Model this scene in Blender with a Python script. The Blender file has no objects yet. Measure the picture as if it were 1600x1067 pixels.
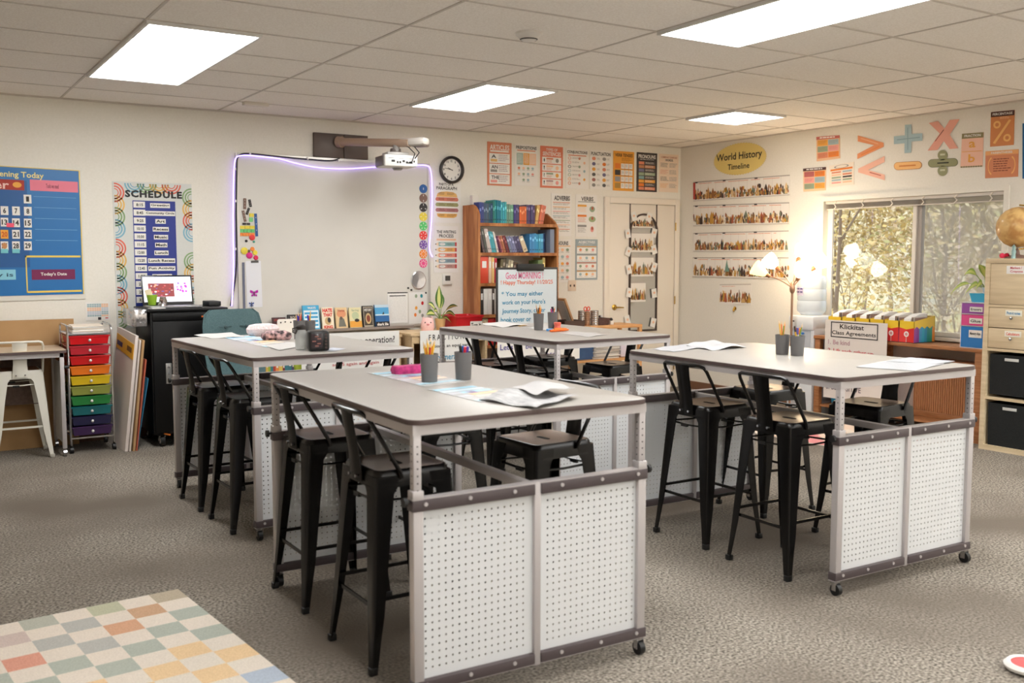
import bpy, bmesh, math, random
from mathutils import Vector, Matrix
random.seed(7)
C = bpy.context.scene.collection
SC = bpy.context.scene
PI = math.pi
# ------------------------------------------------------------------ camera
CAMZ = 1.48; FPX = 1534.0; PITCH = math.radians(4.872); YAW = math.radians(32.42)
cam_d = bpy.data.cameras.new('camera'); cam = bpy.data.objects.new('camera', cam_d); C.objects.link(cam)
cam.location = (0, 0, CAMZ); cam.rotation_euler = (PI/2-PITCH, 0, -YAW)
cam_d.sensor_width = 36; cam_d.lens = FPX/1600*36; cam_d.clip_start = .05; cam_d.clip_end = 300
cam_d.dof.use_dof = True; cam_d.dof.focus_distance = 7.0; cam_d.dof.aperture_fstop = 3.2
SC.camera = cam
# ------------------------------------------------------------------ world, exposure
SC.view_settings.view_transform = 'Standard'; SC.view_settings.look = 'None'
SC.view_settings.gamma = 1; SC.view_settings.use_curve_mapping = False
SC.view_settings.exposure = 1.18
SC.cycles.use_denoising = True
SC.cycles.max_bounces = 7; SC.cycles.diffuse_bounces = 4; SC.cycles.glossy_bounces = 3
SC.cycles.transparent_max_bounces = 12
SC.cycles.sample_clamp_indirect = 6
SC.cycles.caustics_reflective = False; SC.cycles.caustics_refractive = False
W_ = bpy.data.worlds.new('World'); SC.world = W_; W_.use_nodes = True
bg = W_.node_tree.nodes['Background']; bg.inputs[0].default_value = (.88, .92, 1.0, 1); bg.inputs[1].default_value = 1.3
PANEL_W = 7.0      # emission strength of the ceiling light diffusers
# ------------------------------------------------------------------ materials
def lin(c):
    c = c/255
    return c/12.92 if c <= .04045 else ((c+.055)/1.055)**2.4
_m = {}
def M(r, g, b, rough=.6, metal=0., emit=0., alpha=1., coat=0., spec=.5):
    k = (r, g, b, rough, metal, emit, alpha, coat, spec)
    if k in _m: return _m[k]
    m = bpy.data.materials.new('surface'); m.use_nodes = True
    p = m.node_tree.nodes['Principled BSDF']; col = (lin(r), lin(g), lin(b), 1)
    p.inputs['Base Color'].default_value = col; p.inputs['Roughness'].default_value = rough
    p.inputs['Metallic'].default_value = metal; p.inputs['Alpha'].default_value = alpha
    p.inputs['Coat Weight'].default_value = coat; p.inputs['Specular IOR Level'].default_value = spec
    if emit:
        p.inputs['Emission Color'].default_value = col; p.inputs['Emission Strength'].default_value = emit
    _m[k] = m; return m
def noise_mat(name, c1, c2, scale=20, rough=.8, bump=.0, stretch=(1, 1, 1), c3=None, scale2=3, spec=.4, detail=4, coat=0):
    m = bpy.data.materials.new(name); m.use_nodes = True; nt = m.node_tree; N = nt.nodes; L = nt.links
    p = N['Principled BSDF']; p.inputs['Roughness'].default_value = rough; p.inputs['Specular IOR Level'].default_value = spec
    p.inputs['Coat Weight'].default_value = coat
    tc = N.new('ShaderNodeTexCoord'); mp = N.new('ShaderNodeMapping'); mp.inputs['Scale'].default_value = stretch
    L.new(tc.outputs['Object'], mp.inputs[0])
    n = N.new('ShaderNodeTexNoise'); n.inputs['Scale'].default_value = scale; n.inputs['Detail'].default_value = detail
    L.new(mp.outputs[0], n.inputs[0])
    r = N.new('ShaderNodeValToRGB'); e = r.color_ramp.elements
    e[0].position = .32; e[1].position = .68
    e[0].color = (*[lin(v) for v in c1], 1); e[1].color = (*[lin(v) for v in c2], 1)
    L.new(n.outputs[0], r.inputs[0]); out = r.outputs[0]
    if c3:
        n2 = N.new('ShaderNodeTexNoise'); n2.inputs['Scale'].default_value = scale2; L.new(mp.outputs[0], n2.inputs[0])
        r2 = N.new('ShaderNodeValToRGB'); r2.color_ramp.elements[0].position = .4; r2.color_ramp.elements[1].position = .65
        L.new(n2.outputs[0], r2.inputs[0])
        mx = N.new('ShaderNodeMixRGB'); mx.inputs[2].default_value = (*[lin(v) for v in c3], 1)
        L.new(out, mx.inputs[1]); L.new(r2.outputs[0], mx.inputs[0]); out = mx.outputs[0]
    L.new(out, p.inputs['Base Color'])
    if bump:
        b = N.new('ShaderNodeBump'); b.inputs['Strength'].default_value = bump; b.inputs['Distance'].default_value = .01
        L.new(n.outputs[0], b.inputs['Height']); L.new(b.outputs[0], p.inputs['Normal'])
    return m
def peg_mat():
    m = bpy.data.materials.new('pegboard'); m.use_nodes = True; nt = m.node_tree; N = nt.nodes; L = nt.links
    p = N['Principled BSDF']; p.inputs['Base Color'].default_value = (lin(228), lin(230), lin(232), 1); p.inputs['Roughness'].default_value = .32
    tc = N.new('ShaderNodeTexCoord'); sp = N.new('ShaderNodeSeparateXYZ'); L.new(tc.outputs['Object'], sp.inputs[0])
    def mth(op, a, b=None):
        n = N.new('ShaderNodeMath'); n.operation = op
        for i, v in enumerate((a, b)):
            if v is None: continue
            if isinstance(v, (int, float)): n.inputs[i].default_value = v
            else: L.new(v, n.inputs[i])
        return n.outputs[0]
    d = []
    for ax, off in ((0, .0125), (2, .0)):
        f = mth('FRACT', mth('DIVIDE', mth('ADD', sp.outputs[ax], 10+off), .025))
        d.append(mth('POWER', mth('SUBTRACT', f, .5), 2))
    hole = mth('LESS_THAN', mth('ADD', d[0], d[1]), .021)
    # margins without holes along the panel edges
    ax = mth('ABSOLUTE', sp.outputs[0])
    for v in (mth('GREATER_THAN', ax, .04), mth('LESS_THAN', ax, .43), mth('GREATER_THAN', sp.outputs[2], .128), mth('LESS_THAN', sp.outputs[2], .648)):
        hole = mth('MULTIPLY', hole, v)
    tr = N.new('ShaderNodeBsdfTransparent'); mx = N.new('ShaderNodeMixShader')
    L.new(hole, mx.inputs[0]); L.new(p.outputs[0], mx.inputs[1]); L.new(tr.outputs[0], mx.inputs[2])
    L.new(mx.outputs[0], N['Material Output'].inputs[0])
    return m
def glass_mat(tint=(1, 1, 1), rough=.0, fac=.1):
    m = bpy.data.materials.new('clear_glass'); m.use_nodes = True; N = m.node_tree.nodes; L = m.node_tree.links
    N.remove(N['Principled BSDF'])
    t = N.new('ShaderNodeBsdfTransparent'); t.inputs[0].default_value = (*tint, 1)
    g = N.new('ShaderNodeBsdfGlossy'); g.inputs['Roughness'].default_value = rough
    f = N.new('ShaderNodeFresnel'); f.inputs[0].default_value = 1.32
    mx = N.new('ShaderNodeMixShader'); L.new(f.outputs[0], mx.inputs[0]); L.new(t.outputs[0], mx.inputs[1]); L.new(g.outputs[0], mx.inputs[2])
    L.new(mx.outputs[0], N['Material Output'].inputs[0]); return m
# ------------------------------------------------------------------ mesh builder
class MB:
    def __init__(s): s.bm = bmesh.new(); s.mats = []
    def mi(s, m):
        if m not in s.mats: s.mats.append(m)
        return s.mats.index(m)
    def face(s, pts, m, smooth=False):
        try: f = s.bm.faces.new([s.bm.verts.new(p) for p in pts])
        except ValueError: return
        f.material_index = s.mi(m); f.smooth = smooth; return f
    def box(s, c, d, m, rot=None, bev=0, piv=None):
        """c centre, d full sizes, rot Matrix 3x3"""
        i = s.mi(m); r = bmesh.ops.create_cube(s.bm, size=1); vs = r['verts']
        for v in vs: v.co = Vector((v.co.x*d[0], v.co.y*d[1], v.co.z*d[2]))
        fs = set(f for v in vs for f in v.link_faces)
        if bev:
            es = list(set(e for v in vs for e in v.link_edges))
            rr = bmesh.ops.bevel(s.bm, geom=es, offset=bev, segments=2, affect='EDGES', profile=.5)
            fs = set(f for f in rr['faces']) | set(f for f in fs if f.is_valid)
            vs = list(set(v for f in fs for v in f.verts)); 
            for f in set(f for v in vs for f in v.link_faces): fs.add(f)
            for f in fs: f.smooth = True
        for v in vs:
            co = v.co.copy()
            if rot is not None: co = rot @ co
            v.co = co + Vector(c)
        for f in fs: f.material_index = i
        return s
    def b2(s, lo, hi, m, bev=0):
        return s.box([(a+b)/2 for a, b in zip(lo, hi)], [abs(b-a) for a, b in zip(lo, hi)], m, bev=bev)
    def loft(s, rings, m, cap=(True, True), smooth=True, closed=True):
        i = s.mi(m); R = [[s.bm.verts.new(p) for p in r] for r in rings]; n = len(R[0])
        for a, b in zip(R[:-1], R[1:]):
            for k in range(n if closed else n-1):
                try:
                    f = s.bm.faces.new([a[k], a[(k+1) % n], b[(k+1) % n], b[k]]); f.material_index = i; f.smooth = smooth
                except ValueError: pass
        for do, r in zip(cap, (R[0][::-1], R[-1])):
            if do:
                try: f = s.bm.faces.new(r); f.material_index = i; f.smooth = smooth
                except ValueError: pass
        return s
    def tube(s, pts, r, m, n=8, close=False, flat=1.0):
        P = [Vector(p) for p in pts]; rings = []; prev = None
        for k, p in enumerate(P):
            a = P[k-1] if k else P[0]; b = P[k+1] if k < len(P)-1 else P[-1]
            t = (b-a).normalized() if (b-a).length > 1e-9 else Vector((0, 0, 1))
            if prev is None:
                u = t.orthogonal().normalized()
            else:
                u = prev - t*prev.dot(t)
                u = u.normalized() if u.length > 1e-6 else t.orthogonal().normalized()
            prev = u; w = t.cross(u); rr = r[k] if isinstance(r, (list, tuple)) else r
            rings.append([p + u*math.cos(2*PI*j/n)*rr + w*math.sin(2*PI*j/n)*rr*flat for j in range(n)])
        return s.loft(rings, m)
    def cyl(s, p0, p1, r, m, n=16, r1=None):
        return s.tube([p0, p1], [r, r if r1 is None else r1], m, n)
    def lathe(s, prof, m, c=(0, 0, 0), n=20, cap=(True, True), mat=None):
        c = Vector(c); mm = mat or Matrix.Identity(3)
        return s.loft([[c + mm @ Vector((r*math.cos(2*PI*j/n), r*math.sin(2*PI*j/n), z)) for j in range(n)] for r, z in prof], m, cap)
    def sphere(s, c, r, m, n=14, sc=(1, 1, 1)):
        prof = [(max(1e-4, math.sin(PI*k/10))*r, -math.cos(PI*k/10)*r) for k in range(11)]
        c = Vector(c)
        return s.loft([[c + Vector((a*math.cos(2*PI*j/n)*sc[0], a*math.sin(2*PI*j/n)*sc[1], z*sc[2])) for j in range(n)] for a, z in prof], m)
    def prism(s, poly, m, o, u, v, nrm, t):
        """poly of 2D points in the frame o + a*u + b*v, thickness t along nrm"""
        o, u, v, nrm = Vector(o), Vector(u), Vector(v), Vector(nrm)
        lo = [o + u*a + v*b for a, b in poly]; hi = [p + nrm*t for p in lo]
        return s.loft([lo, hi], m, smooth=False)
    def build(s, name, parent=None, loc=None, recalc=True, angle=32):
        bm = s.bm
        if recalc: bmesh.ops.recalc_face_normals(bm, faces=bm.faces)
        me = bpy.data.meshes.new(name); bm.to_mesh(me); bm.free()
        for m in s.mats: me.materials.append(m)
        try: me.set_sharp_from_angle(angle=math.radians(angle))
        except Exception: pass
        o = bpy.data.objects.new(name, me); C.objects.link(o)
        if parent: o.parent = parent
        if loc: o.location = loc
        return o
def tag(o, label=None, cat=None, group=None, kind=None):
    if label: o['label'] = label
    if cat: o['category'] = cat
    if group: o['group'] = group
    if kind: o['kind'] = kind
    return o
def thing(name, loc, label, cat, rz=0, group=None):
    o = bpy.data.objects.new(name, None); C.objects.link(o); o.location = loc; o.rotation_euler = (0, 0, rz)
    o.empty_display_size = .1
    return tag(o, label, cat, group)
def copy_tree(o, parent=None):
    c = o.copy(); C.objects.link(c)
    if parent: c.parent = parent
    for ch in list(o.children): copy_tree(ch, c)
    return c
def struct(mb, name, parent=None):
    o = mb.build(name, parent)
    if not parent: o['kind'] = 'structure'
    return o
def RZ(a): return Matrix.Rotation(a, 3, 'Z')
# ------------------------------------------------------------------ measuring: a sight line met with a real plane of the room
_fw = Vector((math.sin(YAW)*math.cos(PITCH), math.cos(YAW)*math.cos(PITCH), -math.sin(PITCH)))
_rt = Vector((math.cos(YAW), -math.sin(YAW), 0)); _up = _rt.cross(_fw); _O = Vector((0, 0, CAMZ))
def ray(x, y): return _fw*FPX + _rt*(x-800) - _up*(y-533.5)
BY = 8.48; RX = 7.65; CE = 2.7255; LX = -2.6; FY = -2.6
def pb(x, y, Y=BY): r = ray(x, y); return _O + r*(Y/r.y)
def pr(x, y, X=RX): r = ray(x, y); return _O + r*(X/r.x)
def pf(x, y, z=0.): r = ray(x, y); return _O + r*((z-CAMZ)/r.z)
# ------------------------------------------------------------------ text
_dg = None; _tc = {}
def glyphs(t, bold=0., sp=1.):
    k = (t, bold, sp)
    if k in _tc: return _tc[k]
    cu = bpy.data.curves.new('t', 'FONT'); cu.body = t; cu.offset = bold; cu.resolution_u = 2; cu.space_character = sp
    o = bpy.data.objects.new('t', cu); C.objects.link(o)
    dg = bpy.context.evaluated_depsgraph_get(); dg.update(); me = o.evaluated_get(dg).to_mesh()
    vs = [(v.co.x, v.co.y) for v in me.vertices]; fs = [tuple(p.vertices) for p in me.polygons]
    o.evaluated_get(dg).to_mesh_clear(); bpy.data.objects.remove(o); bpy.data.curves.remove(cu)
    if not vs: _tc[k] = ([], [], 1); return _tc[k]
    x0 = min(v[0] for v in vs); x1 = max(v[0] for v in vs); y0 = min(v[1] for v in vs); y1 = max(v[1] for v in vs)
    vs = [((x-x0)/(x1-x0), (y-y0)/(y1-y0)) for x, y in vs]
    _tc[k] = (vs, fs, (x1-x0)/(y1-y0)); return _tc[k]
INK = M(45, 40, 38)
class Canvas:
    """a flat sheet with printed pattern; corners tl,tr,br,bl in space"""
    def __init__(s, tl, tr, br, bl, paper=None, thick=.003, mb=None, gap=.0015, nrm=None):
        s.P = [Vector(p) for p in (tl, tr, br, bl)]; s.mb = mb or MB(); s.k = 0
        s.n = nrm or -((s.P[1]-s.P[0]).cross(s.P[3]-s.P[0])).normalized()*-1
        if nrm is None and s.n.dot(Vector((0, 0, CAMZ))-s.P[0]) < 0: s.n = -s.n
        s.t = thick; s.gap = gap; s.w = (s.P[1]-s.P[0]).length; s.h = (s.P[3]-s.P[0]).length
        if paper:
            lo = [p + s.n*gap for p in s.P]; hi = [p + s.n*(gap+thick) for p in s.P]
            s.mb.loft([lo, hi], paper, smooth=False)
    def pt(s, u, v, k=0):
        a, b, c, d = s.P
        return (a*(1-u)+b*u)*(1-v) + (d*(1-u)+c*u)*v + s.n*(s.gap+s.t+.0005+.0005*k)
    def poly(s, pts, m, k=0): s.mb.face([s.pt(u, v, k) for u, v in pts], m); return s
    def rect(s, u0, v0, u1, v1, m, k=0): return s.poly([(u0, v0), (u1, v0), (u1, v1), (u0, v1)], m, k)
    def ell(s, u, v, ru, rv, m, k=0, n=16): return s.poly([(u+ru*math.cos(2*PI*i/n), v+rv*math.sin(2*PI*i/n)) for i in range(n)], m, k)
    def ring(s, u, v, ru, rv, m, k=0, n=20, f=.75, a0=0, a1=2*PI):
        for i in range(n):
            a = a0+(a1-a0)*i/n; b = a0+(a1-a0)*(i+1)/n
            s.poly([(u+ru*math.cos(a), v+rv*math.sin(a)), (u+ru*math.cos(b), v+rv*math.sin(b)), (u+ru*f*math.cos(b), v+rv*f*math.sin(b)), (u+ru*f*math.cos(a), v+rv*f*math.sin(a))], m, k)
        return s
    def text(s, t, u0, v0, u1, v1, m=None, k=3, bold=0.02, sp=1., rise=0., fit=True):
        m = m or INK; vs, fs, asp = glyphs(t, bold, sp)
        if not fs: return s
        i = s.mb.mi(m)
        V = [s.mb.bm.verts.new(s.pt(u0+(u1-u0)*x, v1+(v0-v1)*y-rise*x, k)) for x, y in vs]
        for f in fs:
            try: ff = s.mb.bm.faces.new([V[j] for j in f]); ff.material_index = i
            except ValueError: pass
        return s
    def lines(s, u0, v0, u1, v1, n, m, k=2, fill=.35, rag=.3):
        h = (v1-v0)/n
        for j in range(n):
            e = u1-(u1-u0)*random.random()*rag; v = v0+h*j
            # broken into word-like dashes
            u = u0
            while u < e-.005:
                w = min(e-u, (u1-u0)*random.uniform(.08, .25)); s.rect(u, v, u+w, v+h*fill, m, k); u += w+(u1-u0)*.035
        return s
    def build(s, name, parent=None): return s.mb.build(name, parent, recalc=False)
def sheet(name, label, cat, tl, tr, br, bl, paper, group=None, **kw):
    c = Canvas(tl, tr, br, bl, paper, **kw); c.meta = (name, label, cat, group); return c
def done(c, parent=None):
    n, l, ca, g = c.meta; o = c.build(n, parent)
    if not parent: tag(o, l, ca, g)
    return o
def bposter(x0, y0, x1, y1, Y=BY):
    a = pb(x0, y0, Y); b = pb(x1, y1, Y)
    return (Vector((a.x, Y, a.z)), Vector((b.x, Y, a.z)), Vector((b.x, Y, b.z)), Vector((a.x, Y, b.z)))
ORD = ['first', 'second', 'third', 'fourth', 'fifth', 'sixth', 'seventh', 'eighth', 'ninth', 'tenth', 'eleventh', 'twelfth', 'thirteenth', 'fourteenth', 'fifteenth', 'sixteenth']
# common colours
WHITE = M(240, 236, 230); PAPER = M(238, 234, 228, .7); CREAM = M(240, 226, 208, .7); LGREY = M(196, 192, 190, .4); GREYTXT = M(150, 145, 140)
BLACK = M(22, 22, 23, .45); DARK = M(46, 40, 38, .5); CORAL = M(222, 138, 104); ORANGE = M(232, 130, 50); AMBER = M(236, 168, 70)
SAGE = M(150, 168, 140); DUSTB = M(160, 185, 190); PEACH = M(244, 196, 160); PINK = M(236, 160, 150); TEAL = M(40, 140, 150); MAUVE = M(165, 120, 130); RED = M(200, 30, 36)
CHROME = M(205, 205, 208, .18, 1.); BRASS = M(205, 170, 90, .25, 1.)
PINE = noise_mat('pine_wood', (176, 112, 62), (205, 142, 88), 9, .5, 0, (6, 6, .7), c3=(150, 88, 46), scale2=2)
PALEWOOD = noise_mat('pale_wood', (206, 176, 134), (222, 194, 154), 8, .5, 0, (.6, 8, 8))
ASHWOOD = noise_mat('ash_wood', (206, 184, 148), (222, 202, 168), 6, .5, 0, (6, .5, 6))
BROWNWOOD = noise_mat('brown_wood', (150, 96, 58), (184, 128, 84), 10, .45, 0, (8, .6, 8))
CARD = noise_mat('cardboard', (178, 140, 96), (190, 152, 108), 4, .85)

# ================================================================== THE ROOM
floor_m = noise_mat('carpet', (66, 61, 55), (186, 176, 163), 85, .95, .6, c3=(116, 107, 97), scale2=.9, spec=.1, detail=6)
wall_m = noise_mat('painted_wall', (234, 229, 218), (238, 233, 223), 60, .75, .03, spec=.25)
ceil_m = noise_mat('ceiling_tile', (238, 231, 222), (250, 245, 238), 90, .9, .25, spec=.1, detail=5)
b = MB(); b.b2((LX-.1, FY-.1, -.05), (RX+.1, BY+.1, 0), floor_m); struct(b, 'floor')
b = MB(); b.b2((LX-.1, FY-.1, CE), (RX+.1, BY+.1, CE+.05), ceil_m); struct(b, 'ceiling')
b = MB(); b.b2((LX-.1, BY, 0), (RX+.1, BY+.1, CE), wall_m); struct(b, 'wall_back')
b = MB(); b.b2((LX-.1, FY-.1, 0), (LX, BY, CE), wall_m); struct(b, 'wall_left')
b = MB(); b.b2((LX, FY-.1, 0), (RX, FY, CE), wall_m); struct(b, 'wall_front')
WY0, WY1, WZ0, WZ1 = 4.62, 6.43, .80, 2.02   # window opening in the right wall
b = MB(); T = .14
b.b2((RX, FY-.1, 0), (RX+T, WY0, CE), wall_m); b.b2((RX, WY1, 0), (RX+T, BY+.1, CE), wall_m)
b.b2((RX, WY0, 0), (RX+T, WY1, WZ0), wall_m); b.b2((RX, WY0, WZ1), (RX+T, WY1, CE), wall_m)
struct(b, 'wall_right')
base_m = M(120, 84, 62, .6)
b = MB(); b.b2((LX, BY-.012, 0), (6.5, BY, .09), base_m); struct(b, 'baseboard_back')
b = MB(); b.b2((RX-.012, FY, 0), (RX, BY-.1, .09), base_m); struct(b, 'baseboard_right')
# ceiling grid bars
bar_m = M(205, 196, 186, .6); b = MB()
GX, GY = -.0128, 4.8605
for i in range(-2, 7):
    x = GX+1.22*i; b.b2((x-.008, FY, CE-.004), (x+.008, BY, CE+.002), bar_m)
for j in range(-12, 6):
    y = GY+.61*j; b.b2((LX, y-.008, CE-.0035), (RX, y+.008, CE+.002), bar_m)
struct(b, 'trim_1')
b = MB(); b.b2((LX, BY-.02, CE-.012), (RX, BY, CE), bar_m); b.b2((RX-.02, FY, CE-.012), (RX, BY-.02, CE), bar_m); struct(b, 'trim_2')
# ceiling lights -------------------------------------------------
diff_m = M(253, 254, 253, .5, 0, PANEL_W); lf_m = M(225, 222, 218, .5)
def light(i, j0, j1, label, w=.62):
    x0 = GX+1.22*i; y0 = GY+.61*j0; y1 = GY+.61*j1
    t = thing('ceiling_light', (x0+w/2, (y0+y1)/2, CE-.012), label, 'light', group='ceiling light panels')
    hx, hy = w/2, (y1-y0)/2; f = MB()
    for sx in (-1, 1): f.box((sx*(hx-.008), 0, 0), (.016, 2*hy, .02), lf_m)
    for sy in (-1, 1): f.box((0, sy*(hy-.008), 0), (2*hx-.032, .016, .02), lf_m)
    f.build('frame', t)
    d = MB(); d.box((0, 0, .001), (2*hx-.034, 2*hy-.034, .006), diff_m, bev=.002); d.build('diffuser', t)
light(1, 1, 4, 'long white ceiling light nearest the left wall, above the rainbow drawer cart')
light(3, 2, 4, 'white rectangular ceiling light above the clock and bookcase')
light(5, 2, 3, 'small square white ceiling light near the corner above the door')
light(3, -4, -1, 'large white ceiling light at the top edge right of the smoke detector')
for i, j0, j1 in ((1, -6, -3), (5, -6, -3), (5, -10, -7), (3, -12, -9), (1, -12, -9), (4, -10, -7)):  # unseen panels; the right-hand ones were added to brighten the right wall
    light(i, j0, j1, 'unseen white ceiling light panel, added out of frame to brighten the room')
# smoke detector, sensor
t = thing('smoke_detector', (3.07, 4.66, CE), 'round white smoke detector with a dark vent slot on the ceiling', 'smoke detector')
b = MB(); b.lathe([(.075, 0), (.075, -.012), (.066, -.016), (.055, -.03), (.036, -.044), (.0, -.046)], M(226, 220, 212, .4)); b.build('housing', t)
b = MB(); b.lathe([(.0505, -.036), (.0455, -.0405)], M(60, 55, 50), cap=(False, False)); b.build('vent', t)
b = MB(); b.box((2.57, 7.9, CE-.014), (.2, .07, .028), M(226, 218, 208, .5), bev=.006)
tag(b.build('ceiling_sensor'), 'small flat white sensor box on the ceiling left of the projector', 'sensor')

# window ----------------------------------------------------------
frame_m = M(226, 218, 208, .4); t = thing('window_1', (RX, (WY0+WY1)/2, WZ0), None, None); t['kind'] = 'structure'
def loc(mb, name, par):   # parent while keeping world coordinates
    o = mb.build(name, par); o.matrix_parent_inverse = Matrix.Translation(par.location).inverted(); return o
b = MB(); cw = .045
b.b2((RX-.018, WY0-cw, WZ0-.03), (RX, WY0, WZ1+cw), wall_m); b.b2((RX-.018, WY1, WZ0-.03), (RX, WY1+cw, WZ1+cw), wall_m)
b.b2((RX-.018, WY0, WZ1), (RX, WY1, WZ1+cw), wall_m); loc(b, 'casing', t)
b = MB(); b.b2((RX-.05, WY0-.03, WZ0-.03), (RX+.06, WY1+.03, WZ0), M(225, 215, 200, .4), bev=.004); loc(b, 'sill', t)
b = MB(); fx0, fx1 = RX+.05, RX+.10; MY = 5.44; g = .035
b.b2((fx0, WY0, WZ0), (fx1, WY0+g, WZ1), frame_m); b.b2((fx0, WY1-g, WZ0), (fx1, WY1, WZ1), frame_m)
b.b2((fx0, WY0, WZ0), (fx1, WY1, WZ0+g), frame_m); b.b2((fx0, WY0, WZ1-g), (fx1, WY1, WZ1), frame_m)
b.b2((fx0, MY-.035, WZ0), (fx1, MY+.035, WZ1), M(178, 168, 158, .4)); loc(b, 'window_frame', t)
b = MB()
b.b2((fx0-.02, WY1-.075, WZ0+g), (fx0, WY1-.04, WZ1-g), frame_m); b.b2((fx0-.02, MY+.005, WZ0+g), (fx0, MY+.04, WZ1-g), frame_m)
b.b2((fx0-.02, MY+.04, WZ0+g), (fx0, WY1-.075, WZ0+g+.035), frame_m); b.b2((fx0-.02, MY+.04, WZ1-g-.03), (fx0, WY1-.075, WZ1-g), frame_m)
loc(b, 'sliding_sash', t)
GL = glass_mat()
for y0, y1 in ((WY0+g, MY-.035), (MY+.035, WY1-g)):
    b = MB(); b.b2((fx0+.02, y0, WZ0+g), (fx0+.024, y1, WZ1-g), GL); loc(b, 'pane', t)
scr = bpy.data.materials.new('insect_screen'); scr.use_nodes = True; p_ = scr.node_tree.nodes['Principled BSDF']
p_.inputs['Base Color'].default_value = (.86, .85, .83, 1); p_.inputs['Alpha'].default_value = .34; p_.inputs['Roughness'].default_value = .8
b = MB(); b.b2((fx1+.004, WY0+g, WZ0+g), (fx1+.006, MY-.035, WZ1-g), scr); loc(b, 'insect_screen', t)
t = thing('window_blind', (RX, (WY0+WY1)/2, WZ1), 'grey metal window blind pulled up under the top of the window', 'blind')
b = MB(); b.b2((RX+.004, WY0+.01, WZ1-.03), (RX+.045, WY1-.01, WZ1-.002), M(214, 206, 196, .35)); loc(b, 'headrail', t)
b = MB()
for k in range(7): b.b2((RX+.004, WY0+.015, WZ1-.036-.006*k), (RX+.044, WY1-.015, WZ1-.0335-.006*k), M(176, 166, 154, .35, .3))
b.b2((RX+.006, WY0+.015, WZ1-.082), (RX+.042, WY1-.015, WZ1-.074), M(225, 215, 205, .4)); loc(b, 'slats', t)
for k in range(6):
    y = WY1-.12-k*(WY1-WY0-.24)/5; b = MB()
    b.tube([(RX+.002, y-.014, WZ1-.008), (RX-.002, y+.006, WZ1-.03), (RX, y-.012, WZ1-.055), (RX+.002, y+.012, WZ1-.08)], .006, M(240, 230, 216), 6); loc(b, 'cord_knot', t)

# door ------------------------------------------------------------
DX0, DX1, DZ = 6.62, 7.56, 2.07
door_m = M(238, 228, 214, .42)
t = thing('door_1', ((DX0+DX1)/2, BY, 0), None, None); t['kind'] = 'structure'
b = MB(); b.b2((DX0-.065, BY-.03, 0), (DX0, BY, DZ+.065), door_m, bev=.004); b.b2((DX1, BY-.03, 0), (DX1+.065, BY, DZ+.065), door_m, bev=.004); b.b2((DX0, BY-.03, DZ), (DX1, BY, DZ+.065), door_m, bev=.004); loc(b, 'casing', t)
b = MB(); b.b2((DX0+.005, BY-.018, .01), (DX1-.005, BY-.002, DZ-.005), door_m, bev=.002); loc(b, 'leaf', t)
q = pb(958, 480); b = MB(); rm = Matrix.Rotation(PI/2, 3, 'X')
b.lathe([(.032, 0), (.032, .006), (.014, .012), (.012, .035), (.012, .04)], BRASS, (q.x, BY-.018, q.z), mat=rm)
b.tube([(q.x, BY-.055, q.z), (q.x+.03, BY-.06, q.z), (q.x+.10, BY-.058, q.z-.004)], [.011, .009, .007], BRASS); loc(b, 'handle', t)
for z in (1.83, 1.0, .25):
    b = MB(); b.cyl((DX1, BY-.034, z-.045), (DX1, BY-.034, z+.045), .007, BRASS, 8); loc(b, 'hinge', t)
# mirror hanging on the door
a = pb(981.5, 333); c_ = pb(1023, 516); x0, x1, z1, z0 = a.x, c_.x, a.z, c_.z; xc = (x0+x1)/2; Yd = BY-.02
t = thing('door_mirror', (xc, Yd, z0), 'tall arched mirror in a dark frame hanging on the door', 'mirror')
r_ = (x1-x0)/2; zc = z1-r_
outer = [(x0, z0), (x1, z0)] + [(xc+r_*math.cos(PI*k/14), zc+r_*math.sin(PI*k/14)) for k in range(15)]
w = .018; inner = [(x0+w, z0+w), (x1-w, z0+w)] + [(xc+(r_-w)*math.cos(PI*k/14), zc+(r_-w)*math.sin(PI*k/14)) for k in range(15)]
b = MB(); fm = M(70, 55, 50, .5)
for k in range(len(outer)):
    k2 = (k+1) % len(outer)
    b.loft([[Vector((p[0], Yd, p[1])) for p in (outer[k], outer[k2], inner[k2], inner[k])], [Vector((p[0], Yd-.018, p[1])) for p in (outer[k], outer[k2], inner[k2], inner[k])]], fm, smooth=False)
loc(b, 'mirror_frame', t)
b = MB(); b.face([(x, Yd-.008, z) for x, z in inner], M(215, 215, 212, .12, .9)); loc(b, 'mirror_glass', t)
b = MB()
for x in (x0+.01, x1-.01): b.b2((x-.006, Yd-.004, zc), (x+.006, Yd, DZ), fm)
loc(b, 'hanging_strap', t)

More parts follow.
